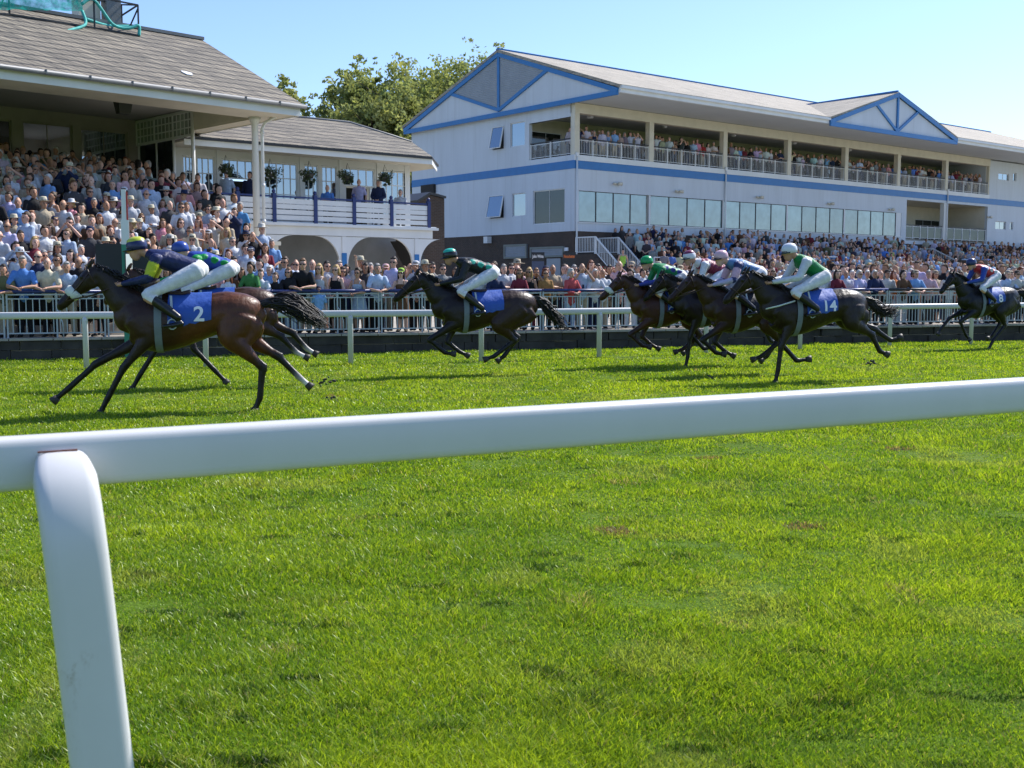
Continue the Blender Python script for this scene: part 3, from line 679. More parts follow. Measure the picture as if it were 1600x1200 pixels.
# dormer gable
YD = YF - .25
mb = MB(); yr_ = YR + (YF - YR) * (ZA - DZ) / (ZA - Z_EV)
P0, P1, PA = (D0, YD, Z_EV + .3), (D1, YD, Z_EV + .3), (DM, YD, DZ + .05)
mb.slab([P0, PA, (DM, yr_ + .2, DZ + .12), (D0, YF + .1, Z_EV + .34)], (0, 0, .14)); mb.slab([PA, P1, (D1, YF + .1, Z_EV + .34), (DM, yr_ + .2, DZ + .12)], (0, 0, .14))
dm = mb.build('dormer_roof', M['tile'], gs)
mb = MB(); mb.slab([(D0 + .4, YD + .12, Z_EV + .1), (D1 - .4, YD + .12, Z_EV + .1), (DM, YD + .12, DZ - .15)], (0, .1, 0)); mb.build('dormer_gable', M['wall_white'], gs)
mb = MB()
def dbar(p, q, w, y, th=.1):
    p, q = Vector((p[0], y, p[1])), Vector((q[0], y, q[1])); t = (q - p).normalized(); nn = t.cross(Vector((0, 1, 0))) * w / 2; mb.slab([p - nn, q - nn, q + nn, p + nn], (0, th, 0))
DA, DL, DR, DMd = (DM, DZ), (D0, Z_EV + .12), (D1, Z_EV + .12), (DM, Z_EV + .15)
dbar((D0, Z_EV), (D1, Z_EV), .3, YD - .02); dbar(DL, DA, .27, YD - .04); dbar(DR, DA, .27, YD - .043); dbar(DMd, DA, .2, YD + .01)
dbar(DMd, lerp(DL, DA, .66), .19, YD + .012); dbar(DMd, lerp(DR, DA, .66), .19, YD + .014); mb.box(DM - .09, YD + .1, DZ + .2, DM + .09, yr_ + .2, DZ + .32); mb.build('dormer_frame', M['blue'], gs)
# side wall fittings in the brick storey
def side_box(u0, v0, u1, v1, mat, name, fr=None, y_off=-.05, slats=0):
    a0, a1, z0, z1 = rect(u0, v0, u1, v1); mb = MB(); mb.box(-.05, a0, z0, .019, a1, z1)
    if slats:
        for i in range(slats): z = z0 + (z1 - z0) * (i + .5) / slats; mb.slab([(-.06, a0 + .1, z), (-.06, a1 - .1, z), (-.09, a1 - .1, z - .05), (-.09, a0 + .1, z - .05)], (.02, 0, 0))
    o = mb.build(name, M[mat], gs)
    if fr:
        mb = MB(); f = .1; mb.box(-.11, a0 - .02, z0 - .02, -.052, a1 + .02, z0 + f); mb.box(-.11, a0 - .02, z1 - f, -.052, a1 + .02, z1 + .02); mb.box(-.11, a0 - .02, z0 + f, -.052, a0 + f, z1 - f); mb.box(-.11, a1 - f, z0 + f, -.052, a1 + .02, z1 - f); mb.build('vent_frame', M[fr], o)
side_box(789, 383, 824, 403, 'louvre', 'wall_vent', 'sage', slats=8); side_box(830, 387, 882, 401, 'louvre', 'wall_vent', 'sage', slats=6)
side_box(855, 404, 876, 440, 'louvre', 'door'); side_box(880, 387, 888, 392, 'print', 'notice')
mb = MB(); a0, a1, z0, z1 = rect(762, 370, 768, 380); mb.box(-.35, a0, z0, -.002, a1, z1); mb.build('wall_lamp', M['white'], gs)
a0, a1, z0, z1 = rect(661, 290, 681, 302); mb = MB(); mb.box(-.2, a0, z0, -.001, a1, z1); mb.build('wall_vent', M['dark_in'], gs)
# stepped terrace in front with staircases and crush barriers
def tz(y): return max(PLAT, min(3.35, 3.35 + (y + .9) * .40))
NST = 9
ter = empty('terrace', G.o, G.a, 'stepped concrete viewing terrace in front of the white grandstand', 'terrace')
mb = MB(); yb = -.02; STEPS = []
for i in range(NST):
    y1_ = -.05 - i * .88; z = 3.35 - i * .335
    STEPS.append((y1_ - .44, z)); mb.box(2.0, y1_ - .88, .2, XE, y1_, z)
mb.build('steps', M['concrete'], ter)
mb = MB(); mb.box(.05, -1.75, .2, 1.98, -.03, 3.3)
for i in range(11): mb.box(.05, -1.75 - .3 * (i + 1), .2, 1.98, -1.75 - .3 * i, 3.3 - .245 * (i + 1))
mb.build('stair', M['brick'], ter)
def stair_rail(x, drop0, drop1, z0, z1, name='stair_rail'):
    mb = MB(); h = .98; p0, p1, p2 = (x, -.1, z0), (x, drop0, z0), (x, drop1, z1); up = lambda p, q: (p[0], p[1], p[2] + q)
    for a, b in ((p0, p1), (p1, p2)):
        mb.bar(up(a, h), up(b, h), .08, .07); mb.bar(up(a, .12), up(b, .12), .04, .04); n = int(abs(b[1] - a[1]) / .13)
        for i in range(n + 1): t = i / max(n, 1); q = tuple(a[k] + (b[k] - a[k]) * t for k in range(3)); mb.bar(up(q, .12), up(q, h), .022, .022)
    for p in (p0, p1, tuple((p1[k] + p2[k]) / 2 for k in range(3)), p2): mb.bar(p, up(p, h + .02), .09, .09)
    return mb.build(name, M['white'], ter)
stair_rail(.08, -1.75, -5.0, 3.3, .62); stair_rail(1.96, -1.75, -5.0, 3.3, .62)
stair_rail(35.0, -1.6, -6.2, 3.3, 1.1); stair_rail(36.9, -1.6, -6.2, 3.3, 1.1)
mb = MB(); mb.box(35.02, -6.2, .2, 36.88, -.05, 3.3); mb.build('stair', M['brick'], ter)
for u0, u1, v in ((1022, 1050, 402), (1128, 1142, 402), (1243, 1258, 402), (1287, 1308, 401), (1284, 1300, 423), (1540, 1575, 410)):
    y = -4.4 if v < 415 else -6.0; x0, z0 = G.xz(u0, v, y); x1, _ = G.xz(u1, v, y); mb = MB(); zb = tz(y) - .3
    mb.bar((x0, y, z0), (x1, y, z0), .07, .07)
    for x in (x0, x1): mb.bar((x, y, zb), (x, y, z0), .06, .06)
    mb.build('crush_barrier', M['white'], ter)
# dark bricked box with flowers and bookmakers' boards
# ================================================================ brick block between the buildings
bk = on_y(652, 303, 50); z = bk.z; KB = Frame(bk.x, 50, 39)
o = empty('brick_outbuilding', KB.o, KB.a, 'windowless dark brick block between the balcony pavilion and the white grandstand', 'outbuilding')
xr = KB.x_of(695); mb = MB(); mb.box(0, 0, .2, xr, 5, z - .5); mb.slab([(0, 0, z - .5), (xr, 0, z - .5), (xr, 0, z - .15), (xr * .45, 0, z - .02), (0, 0, z - .4)], (0, 5, 0)); mb.build('wall', M['brick'], o)
mb = MB(); mb.slab([(-.05, -.08, z - .4), (xr * .45, -.08, z - .0), (xr + .05, -.08, z - .13), (xr + .05, -.08, z - .03), (xr * .45, -.08, z + .12), (-.05, -.08, z - .28)], (0, 5.2, 0)); mb.build('roof', M['metal_dark'], o)
# ================================================================ balcony pavilion (frame P)
Pv = Frame(-4.68, 43.0, 39.0)
pv = empty('pavilion', Pv.o, Pv.a, 'white timber pavilion with slate roof and slatted first floor balcony', 'pavilion')
XL, DK = -8.2, 3.86
px = [Pv.x_of(u) for u in (374, 430, 494, 554, 612, 670)]; XRt = px[-1]
mb = MB(); mb.box(XL, -.05, DK - .12, XRt + .35, 1.9, DK - .02); mb.box(XL, -.14, DK - .16, XRt + .4, -.052, DK - .06); mb.build('deck', M['white'], pv)
mb = MB(); mb.box(XL, .0, DK - .48, XRt + .2, .16, DK - .125); mb.build('beam', M['white'], pv)
allp = [XL + .1]; allp = [a for a in allp if a < px[0] - 1] + px
for x in allp:
    mb = MB(); mb.box(x - .07, -.075, DK - .15, x + .07, .06, DK + .98); mb.lathe([(.0, 0), (.06, .03), (.075, .08), (.05, .13), (.01, .16)], 8, (x, -.01, DK + .97)); mb.build('balcony_post', M['navy'], pv)
mb = MB(); mb.box(XL, -.03, DK + .84, XRt, .02, DK + .90); mb.build('handrail', M['navy'], pv)
for i in range(len(allp) - 1):
    a, b = allp[i] + .072, allp[i + 1] - .072; mb = MB()
    for j, z in enumerate((.0, .2, .4)): mb.box(a, -.035, DK + .04 + z, b, -.01, DK + .04 + z + (.165))
    mb.box(a, -.036, DK + .62, b, -.008, DK + .80); mb.build('slatted_panel', M['white'], pv)
# wall with doors and sash windows, set back behind the balcony
YW, ZE = 1.7, 6.45
wx = lambda u: Pv.x_of(u, YW)
seg = [(wx(290), wx(308), 'w'), (wx(312), wx(340), 'w'), (wx(351), wx(400), 'd'), (wx(414), wx(468), 'w'), (wx(478), wx(500), 'w'), (wx(505), wx(529), 'w'), (wx(538), wx(587), 'd'), (wx(597), wx(641), 'w')]
zs = [DK + .12, 5.72]
holes = [(a, b, DK + (.45 if t == 'w' else 0), 6.14) for a, b, t in seg]
wall('wall', XL, XRt + .25, DK - .02, ZE, holes, YW, YW + .15, M['white'], pv)
mb = MB(); mb.box(XRt + .1, YW + .15, DK - .02, XRt + .25, 8, ZE); mb.box(XRt + .02, YW - .02, DK - .02, XRt + .27, YW - .001, ZE); mb.build('end_wall', M['white'], pv)
for a, b, t in seg:
    if t == 'w': window(pv, a, b, DK + .45, 6.12, YW + .05, max(3, round((b - a) / .27)), splits=[4.95, 5.55], fr=.05, bar=.035, gm='glass')
    else:
        window(pv, a, b, 5.42, 6.12, YW + .05, 4, fr=.05, bar=.035, gm='glass', name='fanlight')
        mb = MB(); mb.box(a, YW + .6, DK, b, YW + .65, 5.4); mb.build('dark_doorway', M['dark_in'], pv)
        window(pv, a, a + .14, DK + .02, 5.4, YW + .04, 1, fr=.07, name='door', gm='glass'); window(pv, b - .22, b, DK + .02, 5.4, YW + .04, 1, fr=.07, name='door', gm='glass')
mb = MB()
for u in (345, 408, 473, 534, 592): x = wx(u); mb.box(x - .06, YW - .04, DK, x + .06, YW - .002, ZE)
mb.build('pilaster', M['white'], pv)
# roof
zE, yE = 6.50, -.15; RL = -8.3; E1 = (1.85, yE, zE); E2 = (3.6, 2.0, zE); E3 = (3.6, 12, zE); V2 = (2.5, 2.2, 7.33); RE = (1.2, 5, 8.32); RK = (RL, 5, 8.32); EL = (RL, yE, zE)
V3 = (2.5, 9, 7.33)
mb = MB(); up = (0, 0, .09)
mb.slab([EL, E1, V2, RE, RK], up); mb.slab([E1, E2, V2], up); mb.slab([E2, E3, V3, V2], up); mb.slab([V2, V3, RE], up); mb.slab([RK, RE, V3, (RL, 9.5, 7.0)], up)
rf = mb.build('roof', M['slate'], pv)
mb = MB(); mb.tube([(RK[0], 5, 8.42), (1.2, 5, 8.42), (2.5, 2.25, 7.43)], .06, 6); mb.build('ridge_tiles', M['lead'], rf)
mb = MB(); mb.box(RL, yE - .09, zE - .02, 1.8, yE - .005, zE + .06); mb.slab([(1.8, yE - .09, zE - .02), (3.65, 1.95, zE - .02), (3.6, 2.0, zE - .02), (1.85, yE, zE - .02)], (0, 0, .08)); mb.build('gutter', M['metal_dark'], rf)
mb = MB(); mb.box(RL, yE, zE - .22, 1.85, yE + .04, zE - .021); mb.slab([(1.85, yE, zE - .22), (3.6, 2.0, zE - .22), (3.56, 2.02, zE - .22), (1.85, yE + .04, zE - .22)], (0, 0, .2)); mb.build('fascia', M['white'], rf)
mb = MB(); mb.slab([(RL, yE + .041, zE - .1), (1.83, yE + .041, zE - .1), (3.5, 2.05, zE - .1), (3.5, 11, zE - .1), (RL, 11, zE - .1)], (0, 0, .04)); mb.build('soffit', M['cream'], rf)
# undercroft: posts with curved brackets, darkened back wall, dark stair
def bracket(x, s):
    mb = MB(); pts = [(x, DK - .5)]; R_ = 1.0; n = 10
    for i in range(n + 1):
        a = PI / 2 * i / n; pts.append((x + s * (.1 + R_ * (1 - math.cos(a)) * 1.0), DK - .5 - R_ * 1.05 * (1 - math.sin(a))))
    pts = [(x, DK - .5), (x, DK - .5 - R_ * 1.05)] + [(x + s * (.09 + R_ * (1 - math.cos(a))), DK - .5 - R_ * 1.05 * (1 - math.sin(a))) for a in [PI / 2 * i / n for i in range(n + 1)]]
    mb.slab([(p[0], .03, p[1]) for p in (pts if s < 0 else pts[::-1])], (0, .1, 0)); return mb
UP = [Pv.x_of(u, .08) for u in (537, 650)]; UP = [UP[0] - 3.3] + UP
for x in UP:
    mb = MB(); mb.box(x - .085, 0.0, 2.75, x + .085, .16, DK - .49); po = mb.build('support_post', M['white'], pv)
    for s in (-1, 1): bracket(x + s * .086, s).build('bracket', M['white'], po)
    mb = MB(); mb.box(x - .1, -.015, PLAT, x + .1, .175, 2.749); mb.build('blue_shaft', M['blue'], po)
mb = MB(); mb.box(XL, 3.6, PLAT, Pv.x_of(619, 3.6), 3.8, DK - .1); mb.build('undercroft_wall', paint('undercroft', (.22, .225, .225), .8, .15, 1.5), pv)  # pale wall painted darker, the shade under the deck put into its colour
mb = MB(); x0 = Pv.xz(628, 370, 2.2)[0]; x1 = Pv.xz(672, 440, 2.2)[0]; mb.slab([(x0, 2.2, DK - .5), (x0 + .7, 2.2, DK - .5), (x1 + .7, 2.2, 1.2), (x1, 2.2, 1.2)], (0, .9, 0)); mb.build('stair_flight', M['metal_dark'], pv)
mb = MB(); mb.box(XL + .1, .17, 1.5, XRt, .22, 1.56); mb.build('lower_rail', M['navy'], pv)
# hanging baskets
def basket(loc, lab):
    o = empty('hanging_basket', loc, 0, lab, 'hanging basket', 'hanging baskets under the pavilion eaves'); R = np.random.RandomState(int(abs(loc[0] * 100)))
    mb = MB(); mb.lathe([(.02, -.16), (.14, -.12), (.2, 0), (.21, .02)], 10, (0, 0, 0)); 
    for a in (0, 2.1, 4.2): mb.bar((.19 * math.cos(a), .19 * math.sin(a), 0), (0, 0, .5), .008, .008)
    mb.build('basket', M['metal_dark'], o)
    mb = MB()
    bl = [(Vector((R.randn() * .12, R.randn() * .12, R.randn() * .04 + .05)), R.uniform(.13, .20)) for _ in range(8)] + [(Vector((.18 * math.cos(t), .18 * math.sin(t), -.05 - R.rand() * .22)), R.uniform(.04, .08)) for t in R.uniform(0, 6.28, 6)]
    for i in range(800):
        c_, q_ = bl[R.randint(len(bl))]; d = Vector(R.randn(3)).normalized(); p = c_ + d * q_ * (R.rand() ** .4); a = Vector(R.randn(3)).normalized() * .035; b = Vector(R.randn(3)).normalized() * .03; mb.add([p - a, p + b, p + a, p - b], [(0, 1, 2, 3)], 1 if R.rand() < .03 else 0)
    mb.build('trailing_leaves', [M['leaf_dark'], M['print']], o)
m = Mat('dark_leaf'); v = m.coord(); m.base(m.ramp(m.noise(v, 18, 2), [(.3, (.018, .03, .01)), (.7, (.06, .09, .025))])).set(rough=.6); M['leaf_dark'] = m.m
for u, v, l in ((353, 265, 'dark trailing hanging basket left of the open doorway with the man in a suit'), (422, 270, 'dark hanging basket beside the tall white corner column'), (483, 273, 'dark hanging basket between two sash windows'), (543, 276, 'dark hanging basket left of the man in a lilac shirt'), (601, 278, 'dark hanging basket above the man in a navy suit with papers')):
    x, z = Pv.xz(u, v, .25); basket(Pv.w(x, .25, z), l)
# bookmakers' boards in front of the brick storey
def board(u0, u1, v0, v1, lab, text, tm, body):
    Y = 52; a, b = on_y(u0, v0, Y), on_y(u1, v1, Y); w_ = b.x - a.x; h = a.z - PLAT
    o = empty('betting_board', ((a.x + b.x) / 2, Y, PLAT), 0, lab, 'betting board'); mb = MB(); mb.box(-w_ / 2, 0, h * .35, w_ / 2, .12, h - .42); mb.build('screen', M[body], o)
    mb = MB(); mb.box(-w_ / 2 - .02, -.02, h - .40, w_ / 2 + .02, .14, h); hd = mb.build('header', M['black'], o)
    for s in (-1, 1):
        mb = MB(); mb.box(s * w_ * .4 - .03, .03, 0, s * w_ * .4 + .03, .1, h * .35); mb.build('leg', M['metal_dark'], o)
    cu = bpy.data.curves.new('t', 'FONT'); cu.body = text; cu.align_x = 'CENTER'; cu.align_y = 'CENTER'; cu.size = .30; cu.extrude = .003; cu.offset = .006
    to = bpy.data.objects.new('t', cu); C.objects.link(to); dg = bpy.context.evaluated_depsgraph_get(); me = bpy.data.meshes.new_from_object(to.evaluated_get(dg)); bpy.data.objects.remove(to)
    xs = [v.co.x for v in me.vertices]; f = (w_ * .92) / (max(xs) - min(xs))
    for v in me.vertices: v.co = Vector((v.co.x * f, -.026 - v.co.z, h - .2 + v.co.y * .7))
    me.materials.clear(); link_mesh('lettering', me, M[tm], o)
board(831, 849, 394, 440, 'slate blue betting board with white lettering on its black header', 'John White', 'print', 'sign_blue') if 'sign_blue' in M else None
M['sign_blue'] = paint('sign_blue', (.05, .07, .13), .5, .1, 2)
board(831, 850, 394, 440, 'slate blue betting board with white lettering on its black header', 'John White', 'print', 'sign_blue')
board(880, 899, 394, 440, 'black betting board with orange lettering beside the terrace staircase', 'Nosurbetter', 'orange', 'black')
# flower trough by the stair
p = on_y(940, 416, 54); o = empty('flower_trough', (p.x, 54, PLAT), 0, 'dark trough with red flowers in front of the terrace staircase', 'flower trough'); mb = MB(); mb.box(-.7, 0, 0, .7, .5, p.z - PLAT - .3); mb.build('trough', M['black'], o)
mb = MB(); R = np.random.RandomState(4)
for i in range(300):
    q = Vector((R.uniform(-.65, .65), R.uniform(.0, .5), p.z - PLAT - .3 + R.uniform(0, .28))); a = Vector(R.randn(3)).normalized() * .05; b = Vector(R.randn(3)).normalized() * .05; mb.add([q - a, q + b, q + a, q - b], [(0, 1, 2, 3)], 0 if R.rand() < .55 else 1)
mb.build('flowers', [M['red'], M['leaf_dark']], o)
# ================================================================ covered stand on the left (frame S)
S = Frame(-7.9, 34.4, 45.0); XL = -30.0
st = empty('covered_stand', S.o, S.a, 'old covered stand with steep slate roof and white columns over its crowd', 'covered stand')
ZS, YE, XC, YBk = 6.70, -1.3, .7, 8.0
mb = MB(); mb.box(XL, YE, ZS, XC, 0.25, ZS + .06); mb.box(.15, .25, ZS, XC, 10, ZS + .06); mb.build('soffit', M['cream'], st)
mb = MB(); mb.box(XL, YE - .05, ZS - .03, XC + .05, YE - .002, ZS + .22); mb.box(XC + .002, YE - .002, ZS - .03, XC + .05, 10, ZS + .22); mb.build('fascia', M['white'], st)
mb = MB(); mb.box(XL, .0, ZS + .061, .14, .25, 7.45); mb.build('head_beam', M['cream'], st)
mb = MB(); mb.box(.13, .26, ZS + .061, .18, 4.0, 7.42); mb.build('end_beam', M['cream'], st)
mb = MB(); mb.box(XL, .25, 7.42, .2, YBk + .3, 7.47); mb.build('canopy_lining', M['ceil'], st)
YR_, ZR, XRd = 4.0, 9.62, .52
mb = MB(); up = (0, 0, .1); z0 = ZS + .22
mb.slab([(XL, YE - .12, z0), (XC + .12, YE - .12, z0), (XRd, YR_, ZR), (XL, YR_, ZR)], up); mb.slab([(XC + .12, YE - .12, z0), (XC + .12, 10, z0), (XRd, 8.5, ZR - 1.5), (XRd, YR_, ZR)], up); mb.slab([(XL, YR_, ZR), (XRd, YR_, ZR), (XC + .12, 10, z0), (XL, 10, z0)], up)
rf = mb.build('roof', M['slate'], st)
mb = MB(); mb.box(XL, YR_ - .12, ZR + .07, XRd + .05, YR_ + .12, ZR + .17); mb.build('ridge_cap', M['lead'], rf)
mb = MB(); mb.tube([(XL, YE - .2, z0 + .02), (XC + .16, YE - .2, z0 + .02)], .066, 8, ref=(0, 0, 1))
x = XL
while x < XC: mb.box(x, YE - .275, z0 - .03, x + .03, YE - .13, z0 + .09); x += 1.15
mb.build('gutter', M['lead'], rf)
x, z = S.xz(290, 113, 0); 
# back wall and its windows
uh = lambda u: S.x_of(u, YBk)
Hs = [(uh(-60), uh(-12), 4.6, 7.0), (uh(-8), uh(28), 4.6, 7.0), (uh(45), uh(122), 5.6, 7.02), (uh(134), uh(207), 5.6, 6.98)]
wall('back_wall', XL, .35, 2.5, 7.42, Hs, YBk, YBk + .2, M['cream_shaded'], st)
for h in Hs[:2]: window(st, *h, YBk + .1, 1, gm='glass_dark', fm='cream_shaded')
for h in Hs[2:]: window(st, *h, YBk + .1, 2, gm='glass', fm='cream_shaded', fr=.06)
# glazed end screen: lattice of small panes above, open below
x0 = .12
mb = MB(); yA, yB, zA_, zB_ = 4.0, 7.95, 6.55, 7.35
n1, nz = 15, 3
for i in range(n1 + 1): y = yA + (yB - yA) * i / n1; w_ = .035 if i % 5 else .07; mb.box(x0 - w_ / 2, y - w_ / 2, zA_, x0 + w_ / 2, y + w_ / 2, zB_)
for i in range(nz + 1): z = zA_ + (zB_ - zA_) * i / nz; w_ = .04 if i % nz else .09; mb.box(x0 - w_ / 2 + .001, yA, z - w_ / 2, x0 + w_ / 2 - .001, yB, z + w_ / 2)
sc_ = mb.build('lattice_screen', M['white'], st)
mb = MB(); mb.box(x0 - .003, yA, zA_, x0 + .003, yB, zB_); mb.build('pane', glass_pane('obscured_glass', (.42, .45, .42), (.8, .9, 1), .15), sc_)
mb = MB(); mb.box(x0 - .01, 5.36, 4.9, x0 + .01, 7.75, 6.5); mb.build('glazed_panel', M['glass_dark'], st)
for y, r in ((4.0, .065), (5.3, .05), (6.5, .05), (7.8, .06)):
    mb = MB(); mb.tube([(x0, y, 3.4), (x0, y, 7.35 if y < 4.1 else 6.6)], r, 10, ref=(1, 0, 0)); mb.build('slender_post', M['white'], st)
# main corner column with downpipe and pedestal
mb = MB(); mb.tube([(0, 0, 2.9), (0, 0, 6.5), (0, 0, 6.58), (0, 0, 6.70)], [(.11, .11), (.10, .10), (.15, .15), (.2, .2)], 16, ref=(1, 0, 0)); mb.build('column', M['white'], st)
mb = MB(); mb.tube([(.19, -.1, 2.9), (.19, -.1, 6.35), (.26, -.16, 6.55), (.5, -.5, 6.76)], .05, 8, ref=(1, 0, 0))
for z in (3.5, 4.6, 6.2): mb.tube([(.19, -.1, z), (.19, -.1, z + .09)], .065, 8, ref=(1, 0, 0))
mb.build('downpipe', M['white'], st)
mb = MB(); mb.box(-.3, -.4, PLAT, .5, .35, 2.8); mb.box(-.36, -.46, 2.8, .56, .4, 2.92); mb.build('pedestal', M['cream'], st)
mb = MB(); mb.tube([(-14, 0, 2.4), (-14, 0, 6.78)], .11, 12, ref=(1, 0, 0)); mb.build('column', M['white'], st)
# loudspeaker under the canopy
x, z = S.xz(193, 170, 1.5); o = empty('loudspeaker', S.w(x, 1.5, 7.42), S.a, 'dark box loudspeaker hanging under the stand canopy', 'loudspeaker')
mb = MB(); zz = z - 7.42 - .15; mb.add([(-.22, -.16, zz + .36), (.22, -.16, zz + .36), (.22, .2, zz + .36), (-.22, .2, zz + .36), (-.17, -.1, zz), (.17, -.1, zz), (.17, .14, zz), (-.17, .14, zz)], [(0, 1, 2, 3), (7, 6, 5, 4), (0, 4, 5, 1), (1, 5, 6, 2), (2, 6, 7, 3), (3, 7, 4, 0)]); mb.build('cabinet', M['metal_dark'], o)
mb = MB(); mb.box(-.03, -.03, zz + .36, .03, .03, 0); mb.box(-.2, -.12, zz + .37, .2, .15, zz + .41); mb.build('bracket', M['metal_dark'], o)
# terrace under the canopy
tr = empty('terrace', S.o, S.a, 'stepped concrete terrace packed with racegoers below the slate canopy', 'terrace')
LST = []; mb = MB(); z = PLAT; y = -5.0
for i in range(10): z += .25; LST.append((y + .27, z, .55)); mb.box(XL, y, .2, -.6, y + .55, z); y += .55
for i in range(9): z += .16; LST.append((y + .42, z, .85)); mb.box(XL, y, .2, -.1, min(y + .85, YBk), z); y += .85
mb.build('steps', M['concrete'], tr)
# parapet with blue handrail at the walkway
y = 4.6; xa, za = S.xz(155, 287, y); xb, zb = S.xz(288, 291, y); o = empty('parapet', S.w(xa, y, 0), S.a, 'cream parapet with blue handrail behind the upper rows of the terrace', 'parapet')
L = xb - xa; mb = MB(); mb.box(0, 0, za - .75, L, .1, za - .09); mb.build('wall', M['cream'], o); mb = MB(); mb.box(-.02, -.03, za - .05, L, .06, za + .01)
mb.build('handrail', M['blue'], o)
for i in range(5): mb = MB(); mb.box(L * i / 4 - .025, -.025, za - .09, L * i / 4 + .025, .03, za - .051); mb.build('bracket', M['blue'], o)
# roof guard rail with torn green netting, chimney
def on_roof(u, v):      # point of the front slope
    n = Vector((0, -(ZR - z0), (YR_ - YE + .12))).normalized(); nw = S.b * n.y + Vector((0, 0, n.z)); o_ = S.w(0, YE - .12, z0 + .1)
    r = ray(u, v); c = Vector((0, 0, CAM_H)); k = (o_ - c).dot(nw) / r.dot(nw); return c + r * k
bz_ = S.w(0, YE - .12, z0 + .1)
F0, F1, F2, F3 = on_roof(-40, 20), on_roof(15, 24), on_roof(148, 45), on_roof(217, 57)
pq = [on_roof(283, 112), on_roof(291, 113.5), on_roof(300, 116), on_roof(301, 119), on_roof(292, 117.5), on_roof(284, 113.6)]; mb = MB(); mb.slab([rf.parent.matrix_world.inverted() @ p for p in pq] if False else [Vector(((p - S.o).dot(S.d), (p - S.o).dot(S.b), p.z + .015)) for p in pq], (0, 0, .02)); mb.build('repair_patch', M['print'], rf)
gr = empty('guard_rail', F2, 0, 'dark tubular guard rail standing near the ridge of the slate roof', 'guard rail')
mb = MB(); h = Vector((0, 0, .95)); q = lambda p: p - F2
for a, b in ((F0, F1), (F1, F2), (F2, F3)):
    mb.bar(q(a) + h, q(b) + h, .045, .045); mb.bar(q(a) + Vector((0, 0, .03)), q(b) + Vector((0, 0, .03)), .05, .05)
for p in (F0, F1, F2, F3): mb.bar(q(p), q(p) + h, .045, .045)
bk_ = S.b * 1.1 + Vector((0, 0, .2))
for p in (F1, F3): mb.bar(q(p) + h, q(p) + bk_ + Vector((0, 0, .62)), .04, .04); mb.bar(q(p) + h * .9, q(p) + bk_ * .7 + Vector((0, 0, .1)), .035, .035)
mb.bar(q(F3) + bk_ + Vector((0, 0, .3)), q(F3) + bk_ + h, .04, .04); mb.bar(q(F3) + bk_ + h, q(F2) + (q(F3) - q(F2)) * .2 + bk_ + h, .04, .04); mb.bar(q(F3) + h, q(F3) + bk_ + h, .04, .04)
mb.build('rail_frame', M['metal_dark'], gr)
m = Mat('netting'); v = m.coord(); b = m.N('ShaderNodeBsdfTransparent'); d = m.N('ShaderNodeBsdfDiffuse'); d.inputs['Color'].default_value = (.03, .36, .30, 1); x_ = m.N('ShaderNodeMixShader')
m.L(m.ramp(m.noise(v, 5, 4), [(.3, (.45,) * 3), (.7, (.95,) * 3)]), x_.inputs[0]); m.L(b.outputs[0], x_.inputs[1]); m.L(d.outputs[0], x_.inputs[2]); m.L(x_.outputs[0], m.out.inputs[0])
net = empty('netting', F2, 0, 'torn turquoise debris netting draped over the roof guard rail', 'netting')
def sheet(pts_top, pts_bot, name, sag=.0):
    mb = MB(); n = 14; R = random.Random(2); rows = 6; vs = []
    for j in range(rows):
        for i in range(n + 1):
            t = i / n; a = pts_top[0].lerp(pts_top[1], t); b_ = pts_bot[0].lerp(pts_bot[1], t); p = a.lerp(b_, j / (rows - 1)); p = p + S.b * R.uniform(-.06, .06) - Vector((0, 0, sag * math.sin(PI * t) + R.uniform(-.03, .03))); vs.append(q(p))
    mb.add(vs, [(j * (n + 1) + i, j * (n + 1) + i + 1, (j + 1) * (n + 1) + i + 1, (j + 1) * (n + 1) + i) for j in range(rows - 1) for i in range(n)], 0, True); return mb.build(name, m.m, net)
mid = F1.lerp(F2, .85)
sheet((F0 + h, mid + h * .95), (F0 + h * .15, mid + h * .45), 'net_sheet', .0)
def rope(pts, r): mb = MB(); mb.tube([q(p) for p in [Vector(a) for a in spline([tuple(x) for x in pts], 5)]], r, 6); mb.build('net_roll', paint('net_roll', (.06, .45, .40), .7, .3, 8), net)
rope([mid + h * .7, F2 + h * .9, F2.lerp(F3, .4) + h * .25, F2.lerp(F3, .75) + h * .2, F3 + h * .35, F3 + h * .02], .05)
rope([F2.lerp(F3, .0) + bk_ * .6 + h * .3, F2.lerp(F3, .5) + bk_ * .6 + h * .2, F3 + bk_ * .5 + h * .3], .06)
rope([mid + h * .5, mid + h * .05 - S.b * .2, F1.lerp(F2, .62) - S.b * .45 - Vector((0, 0, .25)), F1.lerp(F2, .52) - S.b * .6 - Vector((0, 0, .35))], .045)
cp = S.w(S.xz(148, 20, YR_)[0], YR_ + .6, 9.4); o = empty('chimney', cp, S.a, 'slim cream and red chimney on the ridge behind the roof guard rail', 'chimney')
mb = MB(); mb.box(-.35, -.25, 0, .35, .25, 2.0); mb.build('stack', M['cream'], o); mb = MB(); mb.box(-.42, -.32, 2.0, .42, .32, 2.2); mb.build('cap', M['red'], o)
cp = S.w(S.xz(180, 25, YR_)[0], YR_ + .3, 9.6); o = empty('roof_vent', cp, S.a, 'small grey ventilator box beside the chimney on the slate ridge', 'roof vent')
mb = MB(); mb.box(-.22, -.2, 0, .25, .2, .95); mb.slab([(-.3, -.25, .95), (.3, -.25, 1.02), (.3, .25, 1.02), (-.3, .25, .95)], (0, 0, .05)); mb.build('housing', M['lead'], o)
